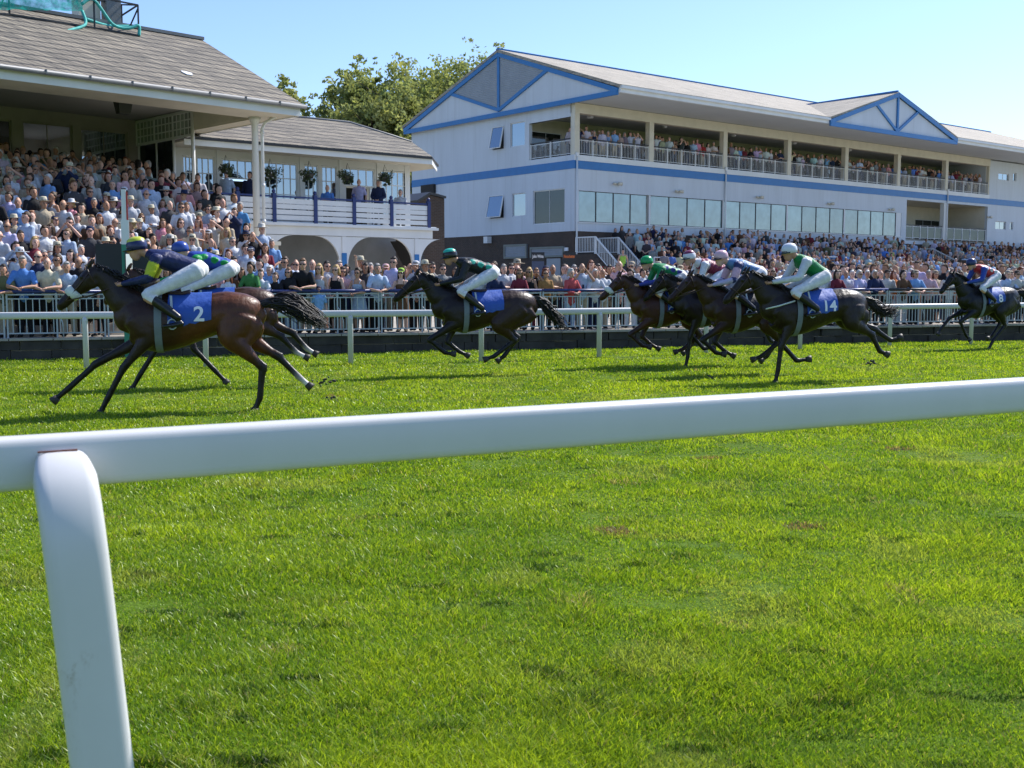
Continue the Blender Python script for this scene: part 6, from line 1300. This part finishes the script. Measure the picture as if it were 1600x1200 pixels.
def horse_mesh(pose, coat, points, socks=(), face=None, crest=None, seed=0):
    P = POSES[pose]; ps = []; K = coat; B = points; FR = crest or coat  # FR darkens the forehand: shade there and the sunlit rump put into the coat
    # trunk: quarters, loin, barrel, chest
    ps.append(limb([(-.86, 0, 1.20, .12, .16), (-.74, 0, 1.25, .21, .24), (-.56, 0, 1.28, .265, .265), (-.32, 0, 1.25, .262, .26), (-.08, 0, 1.20, .265, .295), (.16, 0, 1.16, .275, .345), (.38, 0, 1.145, .268, .375), (.56, 0, 1.18, .24, .345), (.70, 0, 1.22, .20, .27), (.82, 0, 1.20, .13, .18)], K, 5, 26))
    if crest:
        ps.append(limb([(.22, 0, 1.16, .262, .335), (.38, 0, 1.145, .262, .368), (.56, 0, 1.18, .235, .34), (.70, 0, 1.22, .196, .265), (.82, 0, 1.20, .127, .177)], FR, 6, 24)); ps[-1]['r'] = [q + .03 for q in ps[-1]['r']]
    ps.append(limb([(.10, 0, 1.43, .06, .05), (.30, 0, 1.475, .07, .065), (.46, 0, 1.48, .075, .09), (.62, 0, 1.46, .07, .09)], K, 4, 14))       # withers
    ps.append(limb([(-.20, 0, 1.46, .10, .05), (-.45, 0, 1.485, .13, .07), (-.66, 0, 1.45, .12, .08)], K, 4, 14))  # croup
    poll = (P['poll'][0], 0, P['poll'][1]); nose = (P['nose'][0], 0, P['nose'][1])
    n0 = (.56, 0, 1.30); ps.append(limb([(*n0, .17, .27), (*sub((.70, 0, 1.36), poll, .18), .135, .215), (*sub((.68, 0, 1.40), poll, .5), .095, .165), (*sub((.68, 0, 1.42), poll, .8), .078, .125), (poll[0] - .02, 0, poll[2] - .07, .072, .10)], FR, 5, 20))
    # head: built along poll -> nose with jowl, bridge, nostrils and lips
    pv, nv = Vector(poll), Vector(nose); ax = (nv - pv).normalized(); up = Vector((0, 1, 0)).cross(ax).normalized(); up = up if up.z > 0 else -up
    def H(t, o, ra, rb): q = pv.lerp(nv, t) + up * o; return (q.x, q.y, q.z, ra, rb)
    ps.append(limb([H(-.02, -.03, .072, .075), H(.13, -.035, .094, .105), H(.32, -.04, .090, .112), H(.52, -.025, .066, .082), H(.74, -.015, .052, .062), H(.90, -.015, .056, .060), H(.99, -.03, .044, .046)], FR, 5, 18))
    for s in (1, -1):
        q = pv.lerp(nv, .24) - up * .085; ps.append(ball((q.x, s * .04, q.z), (.10, .045, .085), FR))
        q = pv.lerp(nv, .25) + up * .03; ps.append(ball((q.x, s * .078, q.z), (.035, .022, .025), FR))
        q = pv.lerp(nv, .93) + up * .005; ps.append(ball((q.x, s * .045, q.z), (.028, .02, .022), B))
        b = pv.lerp(nv, .02) + up * .06; ps.append(limb([(b.x, s * .05, b.z, .022, .026), (b.x - .03, s * .062, b.z + .05, .022, .028), (b.x - .065, s * .06, b.z + .11, .008, .010)], FR, 3, 8))
    q = pv.lerp(nv, .93) - up * .06; ps.append(limb([(*tuple(pv.lerp(nv, .7) - up * .07), .035, .03), (*tuple(q), .036, .026)], B, 3, 10))
    if face: ps.append(limb([(*tuple(pv.lerp(nv, .22) + up * .066), .022, .012), (*tuple(pv.lerp(nv, .55) + up * .050), .02, .012), (*tuple(pv.lerp(nv, .88) + up * .04), .024, .012)], face, 3, 8))
    hooves = []
    for i, s in enumerate((1, -1)):
        kn, ft, hf = [Vector((a, s * y, z)) for (a, z), y in zip(P['fore'][i], (.15, .14, .14))]
        el = Vector((.46, s * .17, 1.00)); sh = Vector((.64, s * .13, 1.22))
        kn_dir = (ft - kn)
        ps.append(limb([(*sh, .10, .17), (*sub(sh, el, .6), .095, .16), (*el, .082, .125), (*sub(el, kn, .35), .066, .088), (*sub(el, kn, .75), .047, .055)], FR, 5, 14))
        ps.append(limb([(*sub(el, kn, .7), .048, .056), (*kn, .047, .054), (*sub(kn, ft, .18), .038, .044), (*sub(kn, ft, .6), .034, .042), (*ft, .040, .044)], B, 5, 12))
        sock = ('f', i) in socks; ps.append(limb([(*ft, .038, .043), (*sub(ft, hf, .7), .032, .036), (*hf, .04, .043)], (.7, .66, .6) if sock else B, 4, 12)); hooves.append((ft, hf))
        st, hk, ft, hf = [Vector((a, s * y, z)) for (a, z), y in zip(P['hind'][i], (.19, .15, .14, .14))]
        hip = Vector((-.58, s * .15, 1.24))
        ps.append(limb([(*hip, .13, .25), (*sub(hip, st, .5), .125, .225), (*st, .105, .155), (*sub(st, hk, .4), .075, .105), (*sub(st, hk, .8), .046, .06)], K, 5, 16))
        c = sub(st, hk, .8); ps.append(limb([(*sub(st, hk, .75), .047, .062), (*hk, .046, .062), (*sub(hk, ft, .2), .040, .050), (*sub(hk, ft, .65), .036, .044), (*ft, .042, .046)], B, 5, 12))
        back = (st - hk).normalized(); tip = hk + Vector((-.05, 0, .035)); ps.append(limb([(*hk, .03, .035), (*tip, .022, .026)], B, 2, 8))
        ps.append(limb([(*sub(hip, st, .35), .07, .10), (*Vector((-.80, s * .14, 1.10)), .085, .13), (*sub(st, hk, .35), .05, .06)], K, 4, 12))
        sock = ('h', i) in socks; ps.append(limb([(*ft, .040, .045), (*sub(ft, hf, .7), .034, .038), (*hf, .04, .043)], (.7, .66, .6) if sock else B, 4, 12)); hooves.append((ft, hf))
    me = skin('horse', ps, .0165, 4, soft=.022); return me, hooves, pv, nv, ax, up
def coat_mat():
    m = Mat('coat'); a = m.N('ShaderNodeAttribute', attribute_name='Col'); v = m.coord(scale=(1, 1, 1)); n = m.noise(v, 5, 4); n2 = m.noise(m.coord(scale=(1, 1, .3)), 60, 2)
    c = m.mix(1.0, a.outputs['Color'], m.ramp(n, [(.3, (.7, .7, .7)), (.7, (1.15, 1.15, 1.15))]), 'MULTIPLY'); c = m.mix(1.0, c, m.ramp(n2, [(.3, (.85,) * 3), (.7, (1.08,) * 3)]), 'MULTIPLY')
    m.base(c).set(rough=.42, spec=.35); m.bump(m.noise(m.coord(scale=(1, 1, .6)), 5.5, 4, .5), .6, .05); return m.m
M['silk'] = attrcol('silk_cloth', .5, .10, .4, .9, 16); M['coat'] = coat_mat(); M['web'] = paint('girth_web', (.16, .19, .20), .7, .15, 8); M['hairtail'] = objcol('tail_hair', .5, .4, var=.2, spec=.4); M['hoof'] = paint('hoof', (.035, .03, .025), .6, .2, 9); M['leather'] = paint('leather', (.05, .025, .015), .5, .2, 9)
M['eye'] = paint('eye', (.006, .005, .005), .08, 0, 1); M['white_tape'] = paint('white_web', (.68, .68, .66), .6, .08, 6); M['fleece'] = paint('fleece', (.62, .66, .60), .95, .15, 20)
M['numcloth'] = objcol('number_cloth', .6, .5, var=.05)
def cloth_wrap(mb, x0, x1, top, bot, off=.012, mat=0, nx=8, na=12, sidesonly=False):
    """saddle cloth that follows the barrel's section"""
    def sect(x):     # trunk section by x
        T = [(-.32, 1.25, .262, .26), (-.08, 1.20, .265, .295), (.16, 1.16, .275, .345), (.38, 1.145, .268, .375), (.56, 1.18, .24, .345)]
        for i in range(len(T) - 1):
            if T[i][0] <= x <= T[i + 1][0]: t = (x - T[i][0]) / (T[i + 1][0] - T[i][0]); return [T[i][k] + (T[i + 1][k] - T[i][k]) * t for k in (1, 2, 3)]
        return T[-1][1:] if x > .5 else T[0][1:]
    vs = []
    for i in range(nx + 1):
        x = x0 + (x1 - x0) * i / nx; cz, ry, rz = sect(x)
        for j in range(2 * na + 1):
            a = -bot + 2 * bot * j / (2 * na); y = (ry + off) * math.sin(a); z = cz + (rz + off) * math.cos(a) + (.012 * math.sin(x * 40 + a * 5) if abs(a) > .9 else 0)
            if abs(a) < .35: z += .03
            vs.append((x, y, z))
    w = 2 * na + 1; fs = [(i * w + j, (i + 1) * w + j, (i + 1) * w + j + 1, i * w + j + 1) for i in range(nx) for j in range(w - 1)]
    n = len(vs); vs2 = [(x, y * .985, z - .006) for x, y, z in vs]
    mb.add(vs + vs2, fs + [tuple(n + q for q in reversed(f)) for f in fs] , mat, True); return sect
def text_mesh(body, size, wrapx, cz, ry, rz, off, a0, s=1):
    """digits laid on the near side of the barrel: x runs backwards on the near (left) side"""
    cu = bpy.data.curves.new('t', 'FONT'); cu.body = body; cu.align_x = 'CENTER'; cu.align_y = 'CENTER'; cu.size = size; cu.offset = .006; to = bpy.data.objects.new('t', cu); C.objects.link(to)
    dg = bpy.context.evaluated_depsgraph_get(); me = bpy.data.meshes.new_from_object(to.evaluated_get(dg)); bpy.data.objects.remove(to)
    bm = bmesh.new(); bm.from_mesh(me); bmesh.ops.triangulate(bm, faces=bm.faces[:])
    for _ in range(3): bmesh.ops.subdivide_edges(bm, edges=[e for e in bm.edges if e.calc_length() > .05], cuts=1); bmesh.ops.triangulate(bm, faces=bm.faces[:])
    bm.to_mesh(me); bm.free()
    for v in me.vertices:
        a = a0 - v.co.y / .31; v.co = Vector((wrapx - s * v.co.x, s * (ry + off) * math.sin(a), cz + (rz + off) * math.cos(a)))
    me.materials.clear(); me.materials.append(M['print']); return me
def strands(mb, root, path, n, spread, r, R, taper=.15):
    for i in range(n):
        o = Vector((R.gauss(0, 1), R.gauss(0, 1), R.gauss(0, 1))) * spread; pts = []; L = len(path)
        for k, p in enumerate(path):
            t = k / (L - 1); w = Vector((R.gauss(0, 1), R.gauss(0, 1), R.gauss(0, 1))) * .007 * (1 + 2 * t); pts.append(Vector(p) + o * (.25 + 1.0 * t ** .7) + w)
        m = R.uniform(.6, 1.05); pts = [pts[0].lerp(p, m) if k else p for k, p in enumerate(pts)]
        mb.tube(pts, [(r * (1 - (1 - taper) * k / (L - 1)),) * 2 for k in range(L)], 4)
def make_horse(spec):
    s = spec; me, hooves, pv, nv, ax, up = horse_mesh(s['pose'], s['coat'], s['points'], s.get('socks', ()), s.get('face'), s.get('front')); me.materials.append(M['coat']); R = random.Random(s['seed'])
    root = empty('horse', s['loc'], s['yaw'], s['label'], 'horse', 'racehorses galloping past'); root.scale = (s['sx'], s['sc'], s['sc'])
    bdy = link_mesh('body', me, None, root); bdy.location.z = -s.get('sink', 0)
    # hooves
    for ft, hf in hooves:
        d = (hf - ft).normalized(); mb = MB(); a = hf - d * .005; mb.tube([a - d * .01, a + d * .035, a + d * .075], [(.042, .045), (.047, .055), (.052, .064)], 10); mb.build('hoof', M['hoof'], root)
    for sgn in (1, -1):
        mb = MB(); q = pv.lerp(nv, .255) + up * .03; b = ball((q.x, sgn * .094, q.z), (.019, .012, .017)); mb.add(b['v'], b['f'], 0, True); mb.build('eye', M['eye'], root)
    # mane, forelock, tail
    mb = MB(); n = 26
    for i in range(n):
        t = i / (n - 1); p = Vector((.60, 0, 1.55)).lerp(pv + Vector((0, 0, .02)), t); p.z += .035 * math.sin(PI * t) 
        for k in range(5): strands(mb, None, [p + Vector((0, .0, 0)), p + Vector((-.06, .05, .025)), p + Vector((-.13, .085, -.03)), p + Vector((-.19, .09, -.09))], 1, .018, .011, R)
    mb.build('mane', M['hairtail'], root, s['hair'])
    mb = MB(); T0 = Vector((-.86, 0, 1.36)); tl = s.get('tail', [(-1.02, 0, 1.42), (-1.22, .02, 1.36), (-1.45, .04, 1.18), (-1.62, .03, .98)])
    path = [T0] + [Vector(a) for a in tl]; path = [Vector(a) for a in spline([tuple(p) for p in path], 3)]; strands(mb, None, path, 170, .036, .016, R); mb.tube(path[:7], [(.045 - .004 * k,) * 2 for k in range(7)], 8)
    mb.build('tail', M['hairtail'], root, s['hair'])
    # number cloth, saddle, girth, bridle, reins
    mb = MB(); sect = cloth_wrap(mb, -.29, .24, 0, 1.72); cl = mb.build('saddle_cloth', M['numcloth'], root, s.get('cloth', (.035, .10, .40)))
    cz, ry, rz = sect(-.12)
    if s.get('num'):
        for sg in (1, -1): link_mesh('number', text_mesh(s['num'], -1 if 0 else (.27 if len(s['num']) < 2 else .25), -.14, cz, ry, rz, .021, 1.40, sg), None, cl)
    mb = MB(); mb.tube([(-.02, 0, 1.55), (.08, 0, 1.525), (.22, 0, 1.53), (.32, 0, 1.57)], [(.14, .03), (.13, .028), (.12, .03), (.07, .035)], 14); sd_ = mb.build('saddle', M['leather'], root)
    for sg in (1, -1):
        mb = MB(); mb.bar((.20, sg * .2, 1.50), (.18, sg * .315, 1.20), .03, .012); mb.tube([(.18 + .055 * math.cos(a), sg * .325, 1.14 + .065 * math.sin(a)) for a in [k * PI / 5 for k in range(11)]], .009, 5, cap=False); mb.build('stirrup', M['metal'], sd_)
    mb = MB(); gx = .36; c_, ry_, rz_ = sect(gx); vs = []
    for j in range(33):
        a = 2 * PI * j / 32; vs += [(gx - .045, (ry_ + .012) * math.sin(a), c_ + (rz_ + .012) * math.cos(a)), (gx + .045, (ry_ + .012) * math.sin(a), c_ + (rz_ + .012) * math.cos(a))]
    mb.add(vs, [(2 * j, 2 * j + 1, 2 * j + 3, 2 * j + 2) for j in range(32)], 0, True); mb.build('girth', M[s.get('girth', 'web')], root)
    mb = MB()
    def ring(t, ra, rb, r, o=-.03, tilt=0):
        q = pv.lerp(nv, t) + up * o; mb.tube([q + Vector((0, ra * math.cos(a), 0)) + up * rb * math.sin(a) + ax * tilt * math.sin(a) for a in [k * PI / 8 for k in range(17)]], r, 5, cap=False)
    ring(.12, .102, .118, .010, -.035, -.05); ring(.60, .068, .08, .010, -.02); 
    for sg in (1, -1): mb.tube([pv.lerp(nv, .12) + Vector((0, sg * .100, 0)), pv.lerp(nv, .4) + Vector((0, sg * .090, 0)) - up * .02, pv.lerp(nv, .8) + Vector((0, sg * .064, 0)) - up * .03], .009, 5)
    br = mb.build('bridle', M[s.get('bridle', 'leather')], root)
    if s.get('noseband'):
        mb = MB(); q0, q1 = pv.lerp(nv, .52) - up * .02, pv.lerp(nv, .70) - up * .018; mb.tube([q0, q0.lerp(q1, .15), q0.lerp(q1, .85), q1], [(.060, .075), (.088, .105), (.084, .098), (.06, .07)], 14); mb.build('fleece_noseband', M['fleece'], root)
    if s.get('breastgirth'):
        mb = MB(); mb.tube([(.45, .255, 1.35), (.70, .215, 1.27), (.86, .10, 1.22), (.90, 0, 1.2), (.86, -.10, 1.22), (.70, -.215, 1.27), (.45, -.255, 1.35)], .014, 6); mb.build('breast_girth', M['fleece'], root)
    hand = Vector(s.get('hand', (.80, .09, 1.66)))
    mb = MB()
    for sg in (1, -1):
        bit = pv.lerp(nv, .80) + Vector((0, sg * .066, 0)) - up * .03; mb.tube([bit, bit.lerp(Vector((hand.x, sg * .12, hand.z)), .5) - Vector((0, 0, .03)), Vector((hand.x, sg * .085, hand.z))], .008, 5)
    mb.tube([Vector((hand.x, .085, hand.z)), Vector((hand.x - .08, .05, hand.z - .1)), Vector((hand.x - .1, 0, hand.z - .14)), Vector((hand.x - .08, -.05, hand.z - .1)), Vector((hand.x, -.085, hand.z))], .008, 5)
    mb.build('rein', M['leather'], root)
    return root
# ---- jockey, crouched over the withers, in the same space as the horse
def make_jockey(s, j):
    R = Vector; fem = False; rz = j.get('rise', 0); fwd = j.get('fwd', 0); up_ = j.get('upright', 0)
    hip = R((-.14 + fwd, 0, 1.90 + rz)); chest = R((.28 + fwd - up_ * .14, 0, 2.03 + rz + up_ * .10)); neck = R((.46 + fwd - up_ * .2, 0, 2.09 + rz + up_ * .15)); head = R((.60 + fwd - up_ * .22, 0, 2.16 + rz + up_ * .17)); SKC = (1, 1, 1)
    ps = [limb([(*hip, .15, .12), (*sub(hip, chest, .4), .14, .105), (*sub(hip, chest, .85), .165, .115), (*chest, .175, .11), (*sub(chest, neck, .7), .11, .075), (*neck, .055, .055)], SKC, 5, 16), limb([(*neck, .055, .055), (*sub(neck, head, .6), .052, .055)], SKC, 3, 12)]
    hd = (R((1, 0, -.18))).normalized()       # where the face looks
    hu = R((.18, 0, 1)).normalized()
    def hp(f, u, y=0): q = head + hd * f + hu * u; return (q.x, y, q.z)
    ps.append(limb([(*hp(.02, -.115), .045, .05), (*hp(.03, -.075), .060, .072), (*hp(.01, -.01), .075, .092), (*hp(0, .05), .073, .092), (*hp(-.01, .09), .045, .06)], SKC, 4, 14))
    ps.append(limb([(*hp(.10, .005), .010, .010), (*hp(.122, -.025), .015, .014)], (.95, .82, .8), 2, 8)); ps.append(ball(hp(.093, -.065), (.008, .026, .012), (.75, .45, .42)))
    for sg in (1, -1): ps.append(ball(hp(0, -.01, sg * .078), (.02, .012, .03), (1, .85, .8)))
    fg = MB(); fg.col = SKC; silk = [limb([(*sub(hip, chest, -.02), .155, .125), (*sub(hip, chest, .4), .155, .122), (*sub(hip, chest, .85), .183, .135), (*chest, .195, .128), (*sub(chest, neck, .7), .13, .09), (*neck, .07, .068)], j['torso'], 5, 16)]
    if j.get('spots'):
        for t in (.2, .55, .9):
            q = R(sub(hip, chest, t)); 
            for sg in (1, -1): silk.append(ball((q.x, sg * .135, q.z + .055), (.06, .04, .04), j['spots']))
            silk.append(ball((q.x, 0, q.z + .105), (.055, .07, .03), j['spots']))
    if j.get('stripes'):
        for t in (.1, .32, .54, .76, .98): q = sub(hip, chest, t); q2 = sub(hip, chest, t + .06); silk.append(limb([(*q, .172 + t * .03, .134), (*q2, .172 + t * .03, .134)], j['stripes'], 1, 14))
    hand_ = Vector(s.get('hand', (.80, .09, 1.66))); breech = [limb([(*sub(hip, chest, -.12), .13, .11), (*hip, .165, .128), (*sub(hip, chest, .15), .15, .115)], (1, 1, 1), 4, 14)]; boots = []
    for i, sg in enumerate((1, -1)):
        shd = chest + (neck - chest) * .35 + R((0, sg * .185, -.01)); hnd = R((hand_.x, sg * .085, hand_.z)); el = shd.lerp(hnd, .42) + R((-.10, sg * .10, -.12 + j.get('elbow', 0))); wr = el.lerp(hnd, .84)
        ps.append(limb([(*shd, .058, .056), (*sub(shd, el, .5), .047, .047), (*el, .042, .042), (*sub(el, wr, .4), .040, .040), (*wr, .027, .029), (*hnd, .035, .028)], SKC, 4, 12))
        d = (hnd - wr).normalized(); sd = R((0, sg, 0))
        for k, L in enumerate((.062, .07, .066, .05)):      # fingers closed round the rein
            b = hnd + sd * (.02 - k * .004) + R((0, 0, .024 - k * .017)) + d * .018; fg.tube([b, b + d * .03 - sd * .008, b + d * .032 - sd * .036, b + d * .008 - sd * .045], [(.0095,) * 2, (.009,) * 2, (.0085,) * 2, (.007,) * 2], 6)
        b = hnd + R((0, 0, .034)); fg.tube([b - sd * .005, b + d * .028 - sd * .012, b + d * .042 - sd * .026 - R((0, 0, .008))], [(.011,) * 2, (.0105,) * 2, (.008,) * 2], 6)
        sl = j['sleeve']; silk.append(limb([(*shd, .082, .078), (*sub(shd, el, .5), .068, .066), (*el, .058, .058)], sl, 4, 12)); silk.append(limb([(*el, .058, .058), (*sub(el, wr, .5), .05, .05), (*wr, .036, .036)], j.get('cuff', sl), 4, 12))
        if j.get('armband'): silk.append(limb([(*sub(shd, el, .35), .078, .076), (*sub(shd, el, .75), .07, .068)], j['armband'], 2, 12))
        ft = R((.16, sg * .345, 1.13)); kn = R((.47 + fwd * .5, sg * .27, 1.53 + rz * .3)); hp_ = hip + R((0, sg * .10, -.02)); an = ft + R((-.06, -sg * .01, .09))
        ps.append(limb([(*hp_, .10, .10), (*sub(hp_, kn, .4), .08, .085), (*kn, .055, .058), (*sub(kn, an, .4), .05, .055), (*an, .036, .038)], SKC, 4, 12))
        breech.append(limb([(*hp_, .115, .118), (*sub(hp_, kn, .35), .098, .104), (*sub(hp_, kn, .75), .075, .078), (*kn, .066, .07), (*sub(kn, an, .28), .058, .062)], (1, 1, 1), 4, 14))
        boots.append(limb([(*sub(kn, an, .22), .062, .066), (*sub(kn, an, .5), .06, .066), (*an, .046, .05)], (1, 1, 1), 4, 12)); boots.append(limb([(*(an + R((-.04, 0, -.07))), .034, .034), (*ft, .038, .032), (*(ft + R((.12, 0, -.015))), .036, .026)], (1, 1, 1), 3, 10))
    bm = skin('body', ps, .013, 2, None, fg); bm.materials.append(M['skin'])
    root = link_mesh('jockey', bm, None, None, SKINS[s['seed'] % 4]); 
    root.location = s['loc']; root.rotation_euler = (0, 0, s['yaw']); root.scale = (s['sx'], s['sc'], s['sc'])
    for nme, pcs, mat in (('silks', silk, M['silk']), ('breeches', breech, M['cloth']), ('riding_boot', boots[:2], M['plastic']), ('riding_boot', boots[2:], M['plastic'])):
        me = skin(nme, pcs, .0135, 2); me.materials.append(mat); link_mesh(nme, me, None, root, {'breeches': (.74, .74, .75), 'riding_boot': (.01, .01, .01)}.get(nme, (1, 1, 1)))
    # helmet with peak, goggles
    mb = MB(); prof = [(.108, -.02), (.116, .02), (.112, .07), (.09, .115), (.05, .14), (.01, .148)]; vs = []; n = 20
    for r, z in prof:
        for k in range(n):
            a = 2 * PI * k / n; q = head + hd * (r * 1.12 * math.cos(a) - .01) + hu * z; vs.append((q.x, r * math.sin(a), q.z))
    mb.add(vs, [(i * n + k, i * n + (k + 1) % n, (i + 1) * n + (k + 1) % n, (i + 1) * n + k) for i in range(len(prof) - 1) for k in range(n)] + [list(range(n))[::-1], [(len(prof) - 1) * n + k for k in range(n)]], 0, True)
    pk = []
    for k in range(9): a = -PI / 2.4 + (PI / 1.2) * k / 8; q = head + hd * (.118 * math.cos(a)) + hu * .0; q2 = head + hd * (.175 * math.cos(a)) - hu * .012; pk += [(q.x, .112 * math.sin(a), q.z), (q2.x, .125 * math.sin(a), q2.z)]
    mb.add(pk + [(x, y, z + .007) for x, y, z in pk], [(2 * k, 2 * k + 1, 2 * k + 3, 2 * k + 2) for k in range(8)] + [(18 + 2 * k, 18 + 2 * k + 2, 18 + 2 * k + 3, 18 + 2 * k + 1) for k in range(8)] + [(2 * k + 1, 19 + 2 * k, 21 + 2 * k, 2 * k + 3) for k in range(8)], 1, True)
    hm = mb.build('helmet', [M['plastic'], M['black']], root, j['cap'])
    if j.get('cap2'):
        mb = MB(); vs = []
        for r, z in [(.101, .092), (.094, .12), (.054, .148), (.01, .156)]:
            for k in range(n): a = 2 * PI * k / n; q = head + hd * (r * 1.12 * math.cos(a) - .01) + hu * z; vs.append((q.x, r * math.sin(a), q.z))
        mb.add(vs, [(i * n + k, i * n + (k + 1) % n, (i + 1) * n + (k + 1) % n, (i + 1) * n + k) for i in range(3) for k in range(n)] + [[3 * n + k for k in range(n)]], 0, True); mb.build('cap_crown', M['plastic'], hm, j['cap2'])
    mb = MB(); pts = [Vector(hp(.095 * math.cos(a) + .01, .018, .088 * math.sin(a))) for a in [(-1 + k / 5) * 1.35 for k in range(11)]]; mb.tube(pts, [(.012, .02)] * 11, 8, ref=(0, 0, 1)); mb.build('goggles', M['lens'], root)
    return tag(root, j['label'], 'jockey', 'jockeys riding in the race')
BAY = (.050, .018, .0065); DBAY = (.017, .008, .005); BLK = (.006, .0055, .0055); CHE = (.085, .028, .010); PT = (.008, .006, .005)
NV, WH, YL, GR = (.012, .02, .09), (.68, .68, .70), (.5, .55, .02), (.0, .28, .05)
def ground_x(u, v): return on_z(u, v, 0)
HS = [
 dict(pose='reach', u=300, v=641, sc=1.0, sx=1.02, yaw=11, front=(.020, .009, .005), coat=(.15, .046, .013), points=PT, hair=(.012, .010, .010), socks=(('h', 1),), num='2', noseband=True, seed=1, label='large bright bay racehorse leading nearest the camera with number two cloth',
      tail=[(-1.0, 0, 1.40), (-1.2, .02, 1.40), (-1.45, .04, 1.28), (-1.72, .03, 1.08)], j=dict(torso=NV, sleeve=NV, cuff=NV, armband=YL, cap=NV, cap2=(.5, .55, .05), fwd=.02, rise=-.06, label='jockey in navy silks with yellow armbands on the leading bay horse')),
 dict(pose='stride', u=340, v=604, sc=1.03, sx=1.05, yaw=12, coat=(.075, .026, .009), points=PT, hair=(.02, .012, .01), socks=(('h', 0), ('h', 1)), seed=2, label='bay racehorse with white hind socks hidden behind the leading horse',
      j=dict(torso=(.02, .06, .34), sleeve=GR, cap=(.02, .06, .3), spots=GR, fwd=-.10, rise=-.06, label='jockey in blue and green silks half hidden behind the leading jockey')),
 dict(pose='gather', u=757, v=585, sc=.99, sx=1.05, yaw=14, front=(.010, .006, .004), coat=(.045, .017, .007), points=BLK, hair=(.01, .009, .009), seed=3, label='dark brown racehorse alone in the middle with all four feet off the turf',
      tail=[(-1.0, 0, 1.36), (-1.14, .02, 1.22), (-1.28, .03, 1.02), (-1.42, .03, .84)], j=dict(torso=(.01, .012, .014), sleeve=(.01, .012, .014), cap=(.01, .012, .014), cap2=(.02, .42, .30), spots=(.03, .4, .3), rise=-.02, label='jockey in black silks with teal flashes riding the lone dark horse')),
 dict(pose='gather', u=1052, v=571, sc=.98, sx=1.0, yaw=14, coat=CHE, points=(.03, .012, .008), hair=(.03, .014, .01), noseband=True, seed=4, label='chestnut racehorse with white fleece noseband at the front of the bunch',
      j=dict(torso=(.0, .22, .06), sleeve=(.0, .22, .06), cuff=(.03, .05, .3), cap=(.0, .30, .08), spots=(.05, .06, .30), rise=-.07, label='jockey in green cap and dark green silks at the front of the bunch')),
 dict(pose='plant', u=1118, v=572, sc=1.0, sx=1.0, yaw=14, coat=DBAY, points=BLK, hair=(.01, .009, .009), seed=5, label='dark bay racehorse in the bunch with one foreleg planted straight',
      j=dict(torso=WH, sleeve=WH, cap=WH, cap2=(.2, .03, .08), stripes=(.22, .02, .06), rise=-.02, label='jockey in white silks with maroon stripes in the middle of the bunch')),
 dict(pose='gather', u=1172, v=585, sc=.98, sx=1.02, yaw=13, coat=BAY, points=PT, hair=(.012, .010, .010), seed=6, label='bay racehorse in the bunch carrying the pink capped jockey', cloth=(.01, .012, .02),
      j=dict(torso=(.10, .22, .42), sleeve=(.02, .03, .12), armband=(.62, .40, .48), cuff=(.5, .46, .62), cap=(.66, .42, .46), rise=-.02, label='jockey in pink cap and blue silks with lilac sleeves in the bunch')),
 dict(pose='plant', u=1268, v=596, sc=1.01, sx=1.05, yaw=13, coat=(.024, .012, .006), points=PT, hair=(.014, .010, .009), num='14', seed=7, breastgirth=True, label='dark bay racehorse with number fourteen cloth at the rear of the bunch',
      tail=[(-1.0, 0, 1.34), (-1.16, .02, 1.2), (-1.3, .03, 1.12), (-1.46, .03, 1.2)], j=dict(torso=(.0, .20, .05), sleeve=(.62, .64, .66), cap=(.66, .68, .72), upright=.7, rise=-.13, label='jockey in green body and white sleeves on the number fourteen horse')),
 dict(pose='land', u=1541, v=545, sc=1.0, sx=1.0, yaw=20, coat=BLK, points=BLK, hair=(.008, .008, .008), num='8', seed=8, label='black racehorse galloping last at the far right of the field',
      j=dict(torso=(.5, .03, .04), sleeve=(.02, .06, .34), cuff=(.02, .06, .34), cap=(.015, .03, .12), spots=WH, rise=-.05, fwd=-.02, label='jockey in red white and blue silks on the far right black horse')),
]
for s in HS:
    s['coat'] = tuple(c * .66 for c in s['coat'])
    p = on_z(s['u'], s['v'], 0); s['loc'] = tuple(p); s['yaw'] = math.radians(180 + s['yaw']); s['hand'] = s.get('hand', (.84, .09, 1.64))
    make_horse(s); make_jockey(s, s['j'])
# divots thrown up by the hooves
for i, (u, v, Y, lab) in enumerate(((520, 624, 15.4, 'clod of brown turf kicked up behind the leading horse'), (1108, 590, 19, 'small dark clod of turf flying below the bunched horses'), (508, 596, 16.5, 'tiny clod of turf in the air behind the leading horse\'s raised hoof'), (1362, 566, 20, 'tiny clod of turf in the air behind the number fourteen horse'))):
    p = on_y(u, v, Y); o = empty('turf_clod', p, 0, lab, 'turf clod'); R = random.Random(i)
    for nme, k, sz in (('soil', 7, .03), ('grass_tuft', 5, .02)):
        mb = MB()
        for _ in range(k): c = (R.gauss(0, .06), R.gauss(0, .03), R.gauss(0, .03)); b = ball(c, (sz * R.uniform(.5, 1.2), sz * R.uniform(.5, 1), sz * R.uniform(.4, .9)), seg=6); mb.add(b['v'], b['f'])
        mb.build(nme, M['stone'] if nme == 'soil' else M['leaf_dark'], o)
